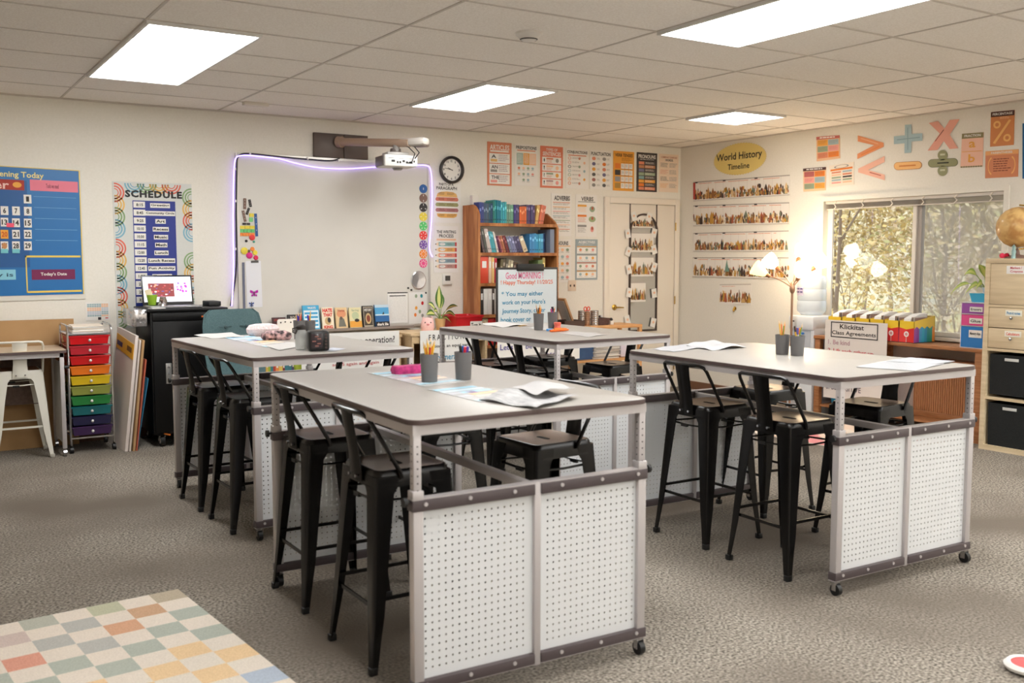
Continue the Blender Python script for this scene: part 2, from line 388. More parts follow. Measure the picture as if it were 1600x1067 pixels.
# ================================================================== OUTDOORS
grass_m = noise_mat('meadow', (150, 160, 120), (186, 178, 130), .8, .9, c3=(196, 180, 110), scale2=.3)
b = MB(); b.b2((RX+.14, -40, -1.6), (90, 90, -1.5), grass_m); struct(b, 'ground')
bark = M(128, 112, 98, .9)
def tree(x, y, h, spread, nleaf, cols, label, seed, lean=0):
    rnd = random.Random(seed)
    t = thing('autumn_tree', (x, y, -1.5), label, 'tree', group='trees outside the window')
    br = MB(); tips = []
    def limb(p, d, L, r, lvl):
        pts = [p.copy()]; q = p.copy(); dd = d.copy()
        for k in range(5):
            dd = (dd + Vector((rnd.uniform(-.12, .12), rnd.uniform(-.12, .12), .04))).normalized(); q = q+dd*L/5; pts.append(q.copy())
            if lvl < 3 and k >= 1:
                for _ in range(1 if lvl else 2):
                    a = rnd.uniform(0, 2*PI); nd = (dd*.8 + Vector((math.cos(a), math.sin(a), rnd.uniform(.1, .7)))*.75).normalized()
                    limb(q, nd, L*rnd.uniform(.42, .6), r*.5*(1-k*.12), lvl+1)
            if lvl >= 1: tips.append((q.copy(), L))
        br.tube(pts, [r*(1-.16*k) for k in range(6)], bark, 5)
    limb(Vector((0, 0, 0)), Vector((lean, 0, 1)).normalized(), h, .010*h, 0)
    br.build('trunk', t)
    lf = MB(); ms = [M(*[int(v*.78+38) for v in c], .8) for c in cols]
    for _ in range(int(nleaf*5)):
        p, L = rnd.choice(tips); p = p+Vector((rnd.gauss(0, 1), rnd.gauss(0, 1), rnd.gauss(0, 1)))*.30*spread
        s_ = rnd.uniform(.03, .065); a = Vector((rnd.gauss(0, 1), rnd.gauss(0, 1), rnd.gauss(0, 1))).normalized(); bb = a.orthogonal().normalized()
        lf.face([p-a*s_, p+bb*s_*.6, p+a*s_, p-bb*s_*.6], rnd.choice(ms))
    lf.build('foliage', t, recalc=False)
YL = [(226, 196, 112), (238, 214, 146), (214, 186, 110), (200, 180, 120), (240, 226, 180)]
TN = [(206, 180, 140), (220, 196, 150), (190, 168, 130), (228, 210, 176)]
GN = [(176, 176, 110), (196, 190, 120), (220, 204, 130)]
tree(12.5, 10.2, 5.4, 1.0, 2600, YL, 'yellow-leaved tree close behind the left window pane', 1, .1)
tree(13.5, 9.0, 5.0, 1.1, 2600, YL+GN, 'yellow-green tree seen just left of the window mullion', 2)
tree(15.5, 12.6, 6.0, 1.1, 2000, YL, 'tall thin yellow tree at the left edge of the window', 3)
tree(17, 10.5, 6.0, 1.2, 2200, TN+YL, 'tan-leaved tree behind the middle of the window', 4)
tree(16, 9.6, 6.2, 1.1, 1500, YL+TN, 'pale yellow tree just right of the window mullion', 5)
tree(19, 12.0, 7.0, 1.2, 1200, TN, 'sparse tan tree in the middle of the right pane', 6)
tree(21, 13.0, 7.5, 1.2, 1000, TN, 'thin grey-trunked tree in the right half of the right pane', 7)
tree(22, 12.6, 8.0, 1.0, 400, TN, 'nearly bare tree beside the right window edge', 8)
for n, (x, y, h, l) in enumerate(((14.5, 11.4, 2.9, 'low golden shrub at the bottom left of the window view'), (15, 10.0, 3.1, 'low golden shrub below the mullion in the window view'), (14.2, 8.8, 2.8, 'low tan shrub at the bottom of the right pane, left side'), (17.5, 14, 3.6, 'tall golden shrub behind the left pane trees'), (17, 11.6, 3.5, 'wide yellow shrub behind the middle of the left pane'), (16.5, 10.7, 3.3, 'pale shrub behind the right part of the left pane'), (19, 11.0, 3.6, 'pale tan shrub deep in the right pane'))):
    tree(x, y, h, 1.8, 700, (YL, YL+GN, TN)[n % 3], l, 40+n)
tree(25, 18.5, 8.0, 1.4, 1600, TN+GN, 'distant tan tree behind the yellow trees of the left pane', 9)
tree(27, 21, 8.0, 1.4, 1600, YL, 'distant yellow tree far behind the left pane', 10)
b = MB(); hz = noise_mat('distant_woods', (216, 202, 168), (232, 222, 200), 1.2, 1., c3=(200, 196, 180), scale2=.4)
pts = []
rnd = random.Random(5)
for k in range(60): pts.append((60-k*.3, -5+k*1.3, 3.5+rnd.uniform(0, 2.5)))
for k in range(59):
    (xa, ya, za), (xb, yb, zb) = pts[k], pts[k+1]
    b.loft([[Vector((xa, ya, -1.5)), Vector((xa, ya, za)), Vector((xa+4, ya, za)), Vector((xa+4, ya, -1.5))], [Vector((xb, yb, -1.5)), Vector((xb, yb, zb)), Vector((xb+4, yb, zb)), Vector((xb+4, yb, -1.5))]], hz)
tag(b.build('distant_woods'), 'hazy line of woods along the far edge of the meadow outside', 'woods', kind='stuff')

# ================================================================== PEGBOARD TABLES
TW, TL_, TT = .968, 1.50, .967
lam_m = noise_mat('table_laminate', (164, 159, 153), (170, 165, 159), 140, .36, 0, spec=.45)
edge_m = M(88, 72, 70, .4); alu_m = M(196, 190, 190, .38, .25); rail_m = M(82, 72, 74, .42); PEG = peg_mat()
def rrect(hx, hy, r, z, n=6):
    out = []
    for cx, cy, a0 in ((hx-r, hy-r, 0), (-hx+r, hy-r, PI/2), (-hx+r, -hy+r, PI), (hx-r, -hy+r, 3*PI/2)):
        for k in range(n+1):
            a = a0+PI/2*k/n; out.append(Vector((cx+r*math.cos(a), cy+r*math.sin(a), z)))
    return out
def make_table():
    t = thing('pegboard_table', (0, 0, 0), 'x', 'table')
    hx, hy = TW/2, TL_/2
    b = MB(); b.loft([rrect(hx-.003, hy-.003, .05, TT-.016), rrect(hx-.003, hy-.003, .05, TT-.001), rrect(hx-.0045, hy-.0045, .05, TT)], lam_m); top = b.build('tabletop', t)
    b = MB()
    b.loft([rrect(hx-.006, hy-.006, .047, TT-.019), rrect(hx-.001, hy-.001, .05, TT-.0185), rrect(hx, hy, .05, TT-.010), rrect(hx-.001, hy-.001, .05, TT-.002), rrect(hx-.0035, hy-.0035, .05, TT-.0012)], edge_m, cap=(True, False)); b.build('edge_band', top)
    b = MB(); z0, z1 = TT-.052, TT-.0195; i = .012
    for s in (-1, 1):
        b.b2((s*(hx-i), -hy+i, z0), (s*(hx-i-.028), hy-i, z1), alu_m); b.b2((-hx+i+.028, s*(hy-i), z0), (hx-i-.028, s*(hy-i-.028), z1), alu_m)
    b.build('apron', t)
    for sx in (-1, 1):
        for sy in (-1, 1):
            cx, cy = sx*(hx-.028), sy*(hy-.028)
            b = MB(); b.b2((cx-.014, cy-.014, .68), (cx+.014, cy+.014, z0), alu_m, bev=.002)
            b.b2((cx-.018, cy-.018, .10), (cx+.018, cy+.018, .70), alu_m, bev=.003)
            for k in range(7):
                z = .735+k*.024
                b.box((cx, cy-.0142, z), (.005, .001, .005), DARK); b.box((cx+sx*.0142, cy, z), (.001, .005, .005), DARK); b.box((cx-sx*.0142, cy, z), (.001, .005, .005), DARK)
            lg = b.build('leg', t)
            b = MB(); b.b2((cx-.02, cy-.02, .70), (cx+.02, cy+.02, .735), alu_m, bev=.003)
            b.build('collar', lg)
            b = MB(); b.cyl((cx+sx*.018, cy, .70), (cx+sx*.036, cy, .70), .005, BLACK, 8); b.cyl((cx+sx*.034, cy, .70), (cx+sx*.046, cy, .70), .016, BLACK, 10); b.build('knob', lg)
            # caster
            b = MB(); b.cyl((cx, cy, .062), (cx, cy, .10), .008, CHROME, 8); b.box((cx, cy, .058), (.03, .03, .006), CHROME)
            for s2 in (-1, 1): b.box((cx+s2*.014, cy-.006, .040), (.003, .024, .034), CHROME)
            ca = b.build('caster', t)
            b = MB(); b.cyl((cx-.011, cy-.008, .026), (cx+.011, cy-.008, .026), .026, BLACK, 16); b.build('wheel', ca)
    for sy in (-1, 1):
        cy = sy*(hy-.028)
        b = MB(); b.b2((-.013, cy-.016, .06), (.013, cy+.016, .712), alu_m, bev=.002); b.build('center_post', t)
        for sx in (-1, 1):
            xa, xb = sx*.013, sx*(hx-.046)
            b = MB(); b.b2((min(xa, xb), cy-.0015, .09), (max(xa, xb), cy+.0015, .68), PEG); b.build('pegboard_panel', t)
            xo = sx*(hx-.006)
            for nm, za, zb in (('top_rail', .668, .706), ('bottom_rail', .068, .104)):
                b = MB(); b.b2((min(xa, xo), cy-.022, za), (max(xa, xo), cy+.022, zb), rail_m, bev=.003); rl = b.build(nm, t)
                for f in (.18, .55, .9):
                    xx = xa+(xo-xa)*f; b = MB(); b.cyl((xx, cy+sy*.020, (za+zb)/2+.004), (xx, cy+sy*.026, (za+zb)/2+.004), .007, alu_m, 8); b.build('rivet', rl)
                b = MB(); b.b2((min(xa, xo), cy-.018, zb), (max(xa, xo), cy+.018, zb+.004), alu_m) if nm == 'top_rail' else b.b2((min(xa, xo), cy-.018, za-.003), (max(xa, xo), cy+.018, za), alu_m)
                b.build('metal_strip', rl)
    b = MB(); b.b2((-.016, -hy+.046, .672), (.016, hy-.046, .700), alu_m, bev=.002); b.build('stretcher', t)
    return t
tab0 = make_table()
TAB = {}
for n, (x, y, a, l, dz) in enumerate([
    (1.3747, 2.7593, -.0233, 'nearest high table with white pegboard ends, two grey pencil cups and a ruffled newspaper', 0),
    (1.5627, 4.956, .0406, 'high pegboard table at left with the black cube timer and water bottle on it', 0),
    (3.432, 2.770, -.0241, 'high pegboard table at right, in front of the window, with newspapers on its near end', 0),
    (3.457, 4.934, .0202, 'high pegboard table at the back, in front of the bookcase and easel', 0)]):
    o = tab0 if n == 0 else copy_tree(tab0)
    c = Vector((x, y, 0)) + RZ(a) @ Vector((TW/2, TL_/2, 0))
    o.location = c; o.rotation_euler = (0, 0, a); o['label'] = l; o['group'] = 'high pegboard tables'; TAB[n] = (c, a)

# ================================================================== STOOLS
def make_stool(met, seat_m, foot_m, H=.72):
    t = thing('bar_stool', (0, 0, 0), 'x', 'stool')
    b = MB(); zt = H
    b.loft([rrect(.158, .158, .04, zt-.062), rrect(.154, .154, .038, zt-.03), rrect(.1505, .1505, .036, zt-.010), rrect(.145, .145, .034, zt-.001), rrect(.138, .138, .03, zt)], met, cap=(False, False))
    b.loft([rrect(.138, .138, .03, zt), rrect(.12, .12, .03, zt-.003), rrect(.05, .05, .02, zt-.005)], seat_m, cap=(False, True))
    b.loft([rrect(.152, .152, .035, zt-.03), rrect(.153, .153, .035, zt-.031)], met)
    st = b.build('seat', t)
    b = MB(); b.loft([rrect(.012, .04, .0115, zt-.0048), rrect(.012, .04, .0115, zt-.0035)], M(8, 8, 8, .9)); b.build('handle_slot', st)  # shade inside the handle hole drawn as a flat black oval
    for sx in (-1, 1):
        for sy in (-1, 1):
            def sec(z, w, th, r=.014, ex=0):
                cc = .1535+.0465*(1-z/zt)+ex; P = [(cc-w, cc), (cc-r, cc)]
                P += [(cc-r+r*math.sin(a), cc-r+r*math.cos(a)) for a in (PI/6, PI/4, PI/3)]
                P += [(cc, cc-r), (cc, cc-w), (cc-th, cc-w), (cc-th, cc-r), (cc-r, cc-th), (cc-w, cc-th)]
                return [Vector((sx*p, sy*q, z)) for p, q in P]
            b = MB()
            b.loft([sec(zt-.02, .092, .004), sec(zt-.06, .090, .004), sec(zt-.085, .074, .004), sec(.45, .062, .004), sec(.20, .046, .004), sec(.12, .036, .0045, .010), sec(.015, .026, .006, .008, .002)], met)
            lg = b.build('leg', t)
            cc = .1535+.0465+.003; b = MB(); b.box((sx*(cc-.013), sy*(cc-.013), .014), (.030, .030, .028), foot_m, bev=.005); b.build('rubber_foot', lg)
    # foot rests and upper braces
    b = MB(); z = .235; c1 = .1535+.0465*(1-z/zt)-.012
    for s in (-1, 1): b.box((s*c1, 0, z), (.007, 2*c1, .014), met)
    z = .262; c1 = .1535+.0465*(1-z/zt)-.012
    for s in (-1, 1): b.box((0, s*c1, z), (2*c1, .007, .014), met)
    b.build('foot_rest', t)
    b = MB(); z = zt-.105
    for s in (-1, 1):
        b.tube([(-.145, s*.145, z), (0, s*.145, z-.006), (.145, s*.145, z)], .005, met, 6); b.tube([(s*.145, -.145, z), (s*.145, 0, z-.006), (s*.145, .145, z)], .005, met, 6)
    for s in (-1, 1): b.box((s*.145, .03, z-.010), (.012, .045, .014), BLACK)
    b.build('brace', t)
    # back
    b = MB(); zb = zt+.213; xb = -.196
    b.tube([(-.055, -.160, zt-.030), (-.062, -.161, zt-.005), (-.120, -.160, zt+.095), (-.172, -.157, zb-.03), (-.186, -.148, zb-.008), (-.194, -.128, zb), (xb-.004, -.05, zb), (xb-.006, 0, zb), (xb-.004, .05, zb), (-.194, .128, zb), (-.186, .148, zb-.008), (-.172, .157, zb-.03), (-.120, .160, zt+.095), (-.062, .161, zt-.005), (-.055, .160, zt-.030)], .0085, met, 8)
    b.build('back_frame', t)
    b = MB(); R = []
    for f, w, x, z in ((0, .054, -.160, zt-.05), (.12, .051, -.161, zt-.01), (.3, .046, -.167, zt+.05), (.7, .047, -.186, zt+.15), (1, .051, xb, zb-.004)):
        R.append([Vector((x+.010*(1-(y/w)**2)*-1, y, z)) for y in (-w, -w*.5, 0, w*.5, w)] + [Vector((x-.004+.010*(1-(y/w)**2)*-1, y, z)) for y in (w, w*.5, 0, -w*.5, -w)])
    b.loft(R, met); bs = b.build('back_slat', t)
    b = MB()
    for y in (-.03, .03): b.cyl((-.172, y, zt-.032), (-.180, y, zt-.032), .006, CHROME, 8)
    b.build('bolts', bs)
    return t
smet = M(15, 13, 13, .27, .3, spec=.5); sseat = M(120, 104, 92, .30, .6)
st0 = make_stool(smet, M(128, 110, 96, .30, .6), BLACK)  # reflected light put into the brown seat colour of the black stool
SP = [
 (1.585, 3.31, 0, 'black metal bar stool at left of the nearest table, closest to its near pegboard end'),
 (1.60, 4.02, 0, 'black metal bar stool at left of the nearest table, farther from the camera'),
 (2.33, 3.42, PI+.05, 'black metal bar stool tucked under the right side of the nearest table, nearer one'),
 (2.20, 4.12, PI-.04, 'black metal bar stool tucked under the right side of the nearest table, farther one'),
 (1.69, 5.36, .03, 'black metal bar stool at left of the left table, its nearer stool'),
 (1.67, 5.93, .03, 'black metal bar stool at left of the left table, nearer the black cabinet'),
 (2.36, 5.42, PI, 'black metal bar stool on the far side of the left table, nearer one'),
 (2.32, 6.05, PI, 'black metal bar stool on the far side of the left table, farther one'),
 (3.62, 3.22, -.02, 'black metal bar stool with the lamp glowing on its seat, nearest at the right table'),
 (3.645, 3.79, 0, 'black metal bar stool at the right table, behind the one with the glowing seat'),
 (4.38, 3.34, PI+.06, 'black metal bar stool at the window side of the right table, near the pegboard end'),
 (4.36, 4.05, PI-.06, 'black metal bar stool at the window side of the right table, far one'),
 (3.73, 5.50, .02, 'black metal bar stool at left of the back table, nearer one'),
 (3.70, 6.02, .02, 'black metal bar stool at left of the back table, farther one near the red binders'),
 (4.42, 5.60, PI+.04, 'black metal bar stool at right of the back table, near its pegboard end'),
 (4.32, 6.25, PI-.03, 'black metal bar stool at right of the back table, beside the newspaper stack'),
]
for n, (x, y, a, l) in enumerate(SP):
    o = st0 if n == 0 else copy_tree(st0)
    o.location = (x, y, 0); o.rotation_euler = (0, 0, a); o['label'] = l; o['group'] = 'black bar stools around the tables'
wst = M(226, 222, 210, .4)
ws = make_stool(wst, BROWNWOOD, M(190, 186, 176, .5), .655)
ws.location = (.79, 8.12, 0); ws.rotation_euler = (0, 0, PI/2)
tag(ws, 'white metal stool with a wooden seat under the desk at the left edge', 'stool')

# ================================================================== BACK WALL PRINTS
def printed(name, label, box, paper, Y=BY, cat='poster', group=None):
    return sheet(name, label, cat, *bposter(*box, Y=Y), paper, group=group)
PG = 'grammar posters'
COLS = [CORAL, PEACH, SAGE, DUSTB, PINK, AMBER]
c = printed('grammar_poster', 'orange ARTICLES poster, leftmost in the row high on the back wall', (761, 221, 799, 291), CORAL, group=PG)
c.text('ARTICLES', .10, .06, .9, .18, WHITE); c.rect(.12, .19, .88, .225, WHITE, 1)
for k, (wd, co) in enumerate((('A', M(232, 190, 120)), ('AN', GREYTXT), ('THE', PINK))):
    v = .26+.24*k; c.rect(.08, v, .92, v+.22, WHITE, 1); c.text(wd, .16, v+.03, .3+.06*len(wd), v+.11); c.rect(.13, v+.13, .40, v+.19, co, 2); c.lines(.46, v+.03, .88, v+.19, 4, M(170, 150, 160))
done(c)
c = printed('grammar_poster', 'white PREPOSITIONS poster, second in the row high on the back wall', (804, 224, 839.5, 291), PAPER, group=PG)
c.text('PREPOSITIONS', .05, .05, .95, .13); c.rect(.1, .145, .9, .17, CORAL, 1)
for k, co in enumerate((M(165, 190, 180), AMBER, PEACH)): c.rect(.08+.29*k, .22, .35+.29*k, .5, co, 1); c.lines(.11+.29*k, .25, .32+.29*k, .48, 7, WHITE, 2, rag=.1)
for j in range(3):
    for k in range(4 if j < 2 else 2): c.ell(.18+.2*k+(.2 if j == 2 else 0), .58+.14*j, .055, .03, COLS[(k+j) % 6], 1); c.lines(.12+.2*k+(.2 if j == 2 else 0), .62+.14*j, .26+.2*k+(.2 if j == 2 else 0), .65+.14*j, 1, GREYTXT)
done(c)
c = printed('grammar_poster', 'coral TYPES OF SENTENCES poster high on the back wall above the bookcase', (844, 227.5, 879, 294.5), M(226, 130, 100), group=PG)
c.text('TYPES OF', .25, .05, .75, .12, WHITE); c.text('SENTENCES', .1, .135, .9, .23, WHITE)
for k in range(4):
    v = .26+.178*k; c.rect(.08, v, .92, v+.155, WHITE, 1); c.text('.!?!'[k], .14, v+.03, .19, v+.12); c.rect(.26, v+.02, .56, v+.06, (CORAL, PEACH, SAGE, M(190, 150, 150))[k], 2); c.lines(.27, v+.075, .56, v+.145, 3, CORAL); c.ell(.74, v+.08, .07, .05, (GREYTXT, PEACH, AMBER, PINK)[k], 2)
done(c)
c = printed('grammar_poster', 'white CONJUNCTIONS poster with a column of outlined circles', (884, 231.5, 918.6, 295.5), PAPER, group=PG)
c.text('CONJUNCTIONS', .05, .05, .95, .14); c.rect(.1, .155, .9, .18, CORAL, 1)
for k in range(7): c.ring(.16, .24+.105*k, .07, .038, (CORAL, PINK, M(90, 85, 85), DUSTB, SAGE, AMBER, ORANGE)[k], 1, 14, .7); c.lines(.28, .22+.105*k, .68, .26+.105*k, 2, GREYTXT); c.ell(.6+.22*(k % 2), .24+.105*k, .05, .035, COLS[k % 6], 1)
done(c)
c = printed('grammar_poster', 'white PUNCTUATION poster with two columns of coloured dots', (921.5, 233.7, 954.6, 296.7), PAPER, group=PG)
c.text('PUNCTUATION', .05, .05, .95, .14)
for k in range(6):
    for j in range(2): c.ell(.18+.48*j, .22+.135*k, .085, .045, (CORAL, M(170, 110, 100), M(110, 105, 140), GREYTXT, AMBER, ORANGE, M(90, 90, 90))[(k*2+j*3) % 7], 1); c.lines(.32+.45*j, .2+.135*k, .48+.45*j, .25+.135*k, 3, GREYTXT)
done(c)
c = printed('grammar_poster', 'amber VERB TENSES poster with white table rows', (958, 235.3, 990, 299), M(236, 164, 60), group=PG)
c.text('VERB TENSES', .08, .06, .92, .14)
for k, co in enumerate((ORANGE, M(60, 55, 55), M(150, 150, 150), M(180, 140, 70))):
    v = .31+.165*k; c.rect(.08, v, .34, v+.13, co, 1)
    for j in range(3): c.rect(.37+.19*j, v, .54+.19*j, v+.13, WHITE, 1); c.lines(.39+.19*j, v+.03, .52+.19*j, v+.1, 3, GREYTXT)
    c.lines(.38, v-.03, .92, v-.005, 1, M(120, 80, 30))
c.lines(.4, .17, .9, .26, 4, M(150, 95, 30)); done(c)
c = printed('grammar_poster', 'dark grey PRONOUNS poster, second from the right in the high row', (994.7, 237.6, 1025.8, 300.3), M(62, 56, 56), group=PG)
c.text('PRONOUNS', .08, .05, .92, .15, WHITE); c.lines(.15, .17, .85, .2, 1, WHITE)
for k in range(8):
    v = .23+.093*k; co = (CORAL, M(190, 130, 90), M(120, 120, 150), SAGE, M(130, 165, 165), AMBER, ORANGE, CORAL)[k]
    c.rect(.1, v, .36, v+.075, co, 1); c.rect(.39, v, .9, v+.075, [co, M(90, 84, 84)][k % 2 == 0], 1); c.lines(.42, v+.015, .86, v+.065, 2, M(230, 220, 210))
done(c)
c = printed('grammar_poster', 'cream COMMONLY CONFUSED WORDS poster, rightmost of the high row by the corner', (1030, 240, 1059, 301), M(240, 218, 196), group=PG)
c.text('COMMONLY CONFUSED', .08, .06, .92, .11, M(190, 120, 90)); c.text('WORDS', .3, .13, .7, .19)
for k in range(4):
    for j in range(2): v = .24+.18*k; c.lines(.06+.46*j, v, .48+.46*j, v+.12, 4, (INK, CORAL, INK, AMBER)[k] if j == 0 else GREYTXT)
done(c)
c = printed('grammar_poster', 'white ADVERBS poster partly behind the right side of the bookcase', (861, 302, 892, 369), PAPER, group=PG)
c.text('ADVERBS', .14, .05, .92, .16)
for k in range(7): c.rect(.08, .2+.105*k, .93, .215+.105*k, COLS[(k*5) % 6], 1); c.lines(.1, .23+.105*k, .9, .28+.105*k, 2, GREYTXT)
done(c)
c = printed('grammar_poster', 'white VERBS poster with green illustrations, above the grey-blue ADJECTIVES poster', (899.6, 303.5, 932, 370), PAPER, group=PG)
c.text('VERBS', .24, .05, .82, .15); c.rect(.1, .165, .92, .18, M(120, 120, 120), 1)
for k in range(3):
    v = .24+.24*k; c.rect(.08, v, .5, v+.05, (AMBER, ORANGE, GREYTXT)[k], 1); c.lines(.09, v+.07, .5, v+.19, 5, (PEACH, CORAL, GREYTXT)[k]); c.ell(.77, v+.1, (.13, .17, .08)[k], .07, (SAGE, M(160, 175, 130), PINK)[k], 1); c.ell(.78, v+.08, .05, .04, M(190, 100, 80), 2)
done(c)
c = printed('grammar_poster', 'white NOUNS poster low beside the easel, below the ADVERBS poster', (862, 374, 892, 441), PAPER, group=PG)
c.text('NOUNS', .28, .04, .84, .13); c.rect(.1, .145, .95, .16, AMBER, 1)
for j in range(5):
    for k in range(3): c.ell(.28+.26*k, .24+.16*j, .08, .035, COLS[(j*2+k) % 6], 1); c.lines(.19+.26*k, .29+.16*j, .39+.26*k, .31+.16*j, 1, INK)
done(c)
c = printed('grammar_poster', 'grey-blue bordered ADJECTIVES poster above the light switch', (899, 373.6, 933, 437), M(160, 172, 176), group=PG)
c.text('ADJECTIVES', .12, .04, .88, .12, WHITE); c.lines(.15, .135, .85, .15, 1, WHITE)
for j in range(4):
    v = .2+.2*j; c.rect(.06, v, .94, v+.15, WHITE, 1); c.rect(.06, v-.03, .94, v-.01, (AMBER, GREYTXT, CORAL, AMBER)[j], 2)
    for k in range(3): c.ell(.22+.28*k, v+.06, .06, .035, COLS[(j+k*2) % 6], 2); c.lines(.12+.28*k, v+.11, .32+.28*k, v+.13, 1, GREYTXT, 2)
done(c)
c = printed('writing_poster', 'PARTS OF A PARAGRAPH poster with a layered hamburger, below the clock', (676, 282, 719.6, 348.5), PAPER)
c.text('PARTS OF A', .22, .045, .74, .11); c.text('PARAGRAPH', .12, .13, .86, .21)
for k, co in enumerate((M(232, 182, 110), M(215, 125, 100), M(160, 160, 110), M(180, 120, 120), M(232, 178, 96))):
    v = .26+.13*k; h = .10 if k else .12
    if k == 0: c.poly([(.12, v+h), (.16, v+.04), (.28, v), (.5, v-.012), (.72, v), (.84, v+.04), (.88, v+h)], co, 1)
    elif k == 4: c.poly([(.13, v), (.87, v), (.84, v+.07), (.74, v+.1), (.26, v+.1), (.16, v+.07)], co, 1)
    else: c.poly([(.12, v), (.88, v), (.92, v+h/2), (.88, v+h*.9), (.12, v+h*.9), (.08, v+h/2)], co, 1)
    c.lines(.2, v+.02, .44, v+.08, 2, M(90, 60, 50)); c.lines(.5, v+.02, .82, v+.08, 3, M(120, 80, 60))
done(c)
c = printed('writing_poster', 'THE WRITING PROCESS poster with five coloured pencils, above the thermostat', (677, 353, 716, 425.5), PAPER)
c.text('THE WRITING', .12, .09, .9, .155); c.text('PROCESS', .22, .175, .8, .245); c.rect(.12, .27, .9, .31, PEACH, 1)
for k, co in enumerate((M(140, 185, 180), M(235, 175, 100), M(235, 150, 130), M(140, 165, 175), M(200, 150, 140))):
    v = .345+.12*k; c.rect(.2, v, .86, v+.085, co, 1); c.rect(.86, v, .93, v+.085, M(205, 80, 80), 1); c.poly([(.2, v), (.2, v+.085), (.06, v+.0425)], M(240, 215, 180), 1); c.poly([(.1, v+.025), (.1, v+.06), (.05, v+.0425)], INK, 2); c.ell(.35, v+.042, .12, .028, WHITE, 2); c.lines(.27, v+.033, .44, v+.05, 1, INK, 3); c.lines(.54, v+.02, .78, v+.07, 3, M(110, 90, 90))
done(c)
# thermostat, switch
q0 = pb(690, 428); q1 = pb(705.4, 444.3); xc, zc = (q0.x+q1.x)/2, (q0.z+q1.z)/2
t = thing('thermostat', (xc, BY, zc), 'small white thermostat with a dark square display beside the bookcase', 'thermostat')
b = MB(); b.box((0, -.012, 0), (.105, .024, .105), M(232, 228, 220, .4), bev=.004); b.build('housing', t)
b = MB(); b.box((0, -.0255, .01), (.055, .002, .05), M(90, 88, 84, .2)); b.build('display', t)
q0 = pb(887, 437.7); q1 = pb(900, 454.6); xc, zc = (q0.x+q1.x)/2, (q0.z+q1.z)/2
t = thing('light_switch', (xc, BY, zc), 'cream double light switch plate left of the door', 'light switch')
b = MB(); b.box((0, -.003, 0), (.105, .006, .115), M(226, 204, 180, .4), bev=.002); b.build('plate', t)
for s in (-1, 1):
    b = MB(); b.box((s*.025, -.009, .0), (.010, .014, .022), M(90, 70, 60)); b.build('toggle', t)
# clock
q = pb(704.4, 265.5); t = thing('wall_clock', (q.x, BY, q.z), 'round black-rimmed wall clock with a white face', 'clock')
Rm = Matrix.Rotation(PI/2, 3, 'X')
b = MB(); b.lathe([(.128, 0), (.134, .02), (.13, .038), (.118, .042), (.108, .034), (.106, .012)], M(44, 36, 34, .35), n=36, mat=Rm, cap=(True, False)); b.build('rim', t)
b = MB(); b.lathe([(.107, .008), (.107, .012)], WHITE, n=36, mat=Rm); b.build('face', t)
b = MB()
for k in range(12):
    a = PI/2-k*PI/6
    vs, fs, asp = glyphs(str(k or 12), .03); V = [b.bm.verts.new((.085*math.cos(a)+(x-.5)*.02*min(1, asp*.8+.2), -.0128, .085*math.sin(a)+(y-.5)*.022)) for x, y in vs]; i = b.mi(INK)
    for f in fs: b.bm.faces.new([V[j] for j in f]).material_index = i
b.build('numerals', t, recalc=False)
for nm, ang, L, w in (('hour_hand', 100, .05, .008), ('minute_hand', 162, .072, .006)):
    a = math.radians(ang if nm[0] == 'm' else 290-180+190); a = math.radians({'h': 155, 'm': 169}[nm[0]]); 
    d = Vector((math.cos(a), 0, math.sin(a))); n_ = Vector((-d.z, 0, d.x)); b = MB()
    o_ = Vector((0, -.0145 if nm[0] == 'h' else -.0155, 0)); L = {'h': .045, 'm': .078}[nm[0]]
    b.face([o_-d*.015-n_*w/2, o_+d*L-n_*w/3, o_+d*L+n_*w/3, o_-d*.015+n_*w/2], INK); b.build(nm, t, recalc=False)

# calendar pocket chart -------------------------------------------------------
BLUE = M(22, 110, 178, .35); BLUED = M(18, 86, 150, .4); YEL = M(232, 205, 96)
a = pb(124, 266.5); bb = pb(126, 463); xl = .20; xr = a.x
tl, tr, br, bl = Vector((xl, BY, a.z+.02)), Vector((xr, BY, a.z)), Vector((xr+.0, BY, bb.z)), Vector((xl, BY, bb.z-.01))
c = sheet('whiteboard', 'white board rim showing behind and below the blue calendar chart', 'whiteboard', tl+Vector((0, 0, .0)), tr+Vector((.012, 0, 0)), br+Vector((.012, 0, -.02)), bl+Vector((0, 0, -.02)), M(226, 222, 212, .3), gap=.003, thick=.005); done(c)
c = sheet('calendar_pocket_chart', 'blue fabric calendar chart with numbered cards at the left edge', 'calendar', tl, tr, br+Vector((0, 0, .02)), bl+Vector((0, 0, .02)), BLUE, gap=.009, thick=.003)
U = lambda px: (pb(px, 350).x-xl)/(xr-xl)
HT = pb(62, 262).z; HB = (br+Vector((0, 0, .02))).z; V_ = lambda px, py: (HT+.01-pb(px, py).z)/(HT+.01-HB)
c.rect(0, 0, 1, .006, YEL, 1); c.rect(.993, 0, 1, 1, YEL, 1)
c.text("What's Happening Today", U(71)-.57, .035, U(71), .095, M(240, 225, 150), 3)
u0 = U(49); c.rect(.02, .105, u0-.02, .78, BLUED, 1)
c.rect(u0, V_(120, 281), .985, V_(120, 298), M(235, 130, 150), 2); c.text('Tools we need', u0+.1, V_(110, 286)-.0, .86, V_(110, 293), M(120, 40, 60), 3)
for k in range(5): v = V_(100, 306+17*k); c.rect(u0+.02, v, .97, v+.003, M(120, 180, 220), 2)
c.text('November', .1, V_(20, 281), U(16.5), V_(20, 294), M(240, 200, 190), 4); c.rect(.04, V_(20, 279), U(40), V_(20, 295), M(172, 52, 40), 2); c.ell(U(29), V_(29, 287), .028, .022, AMBER, 3)
yv = U(37)
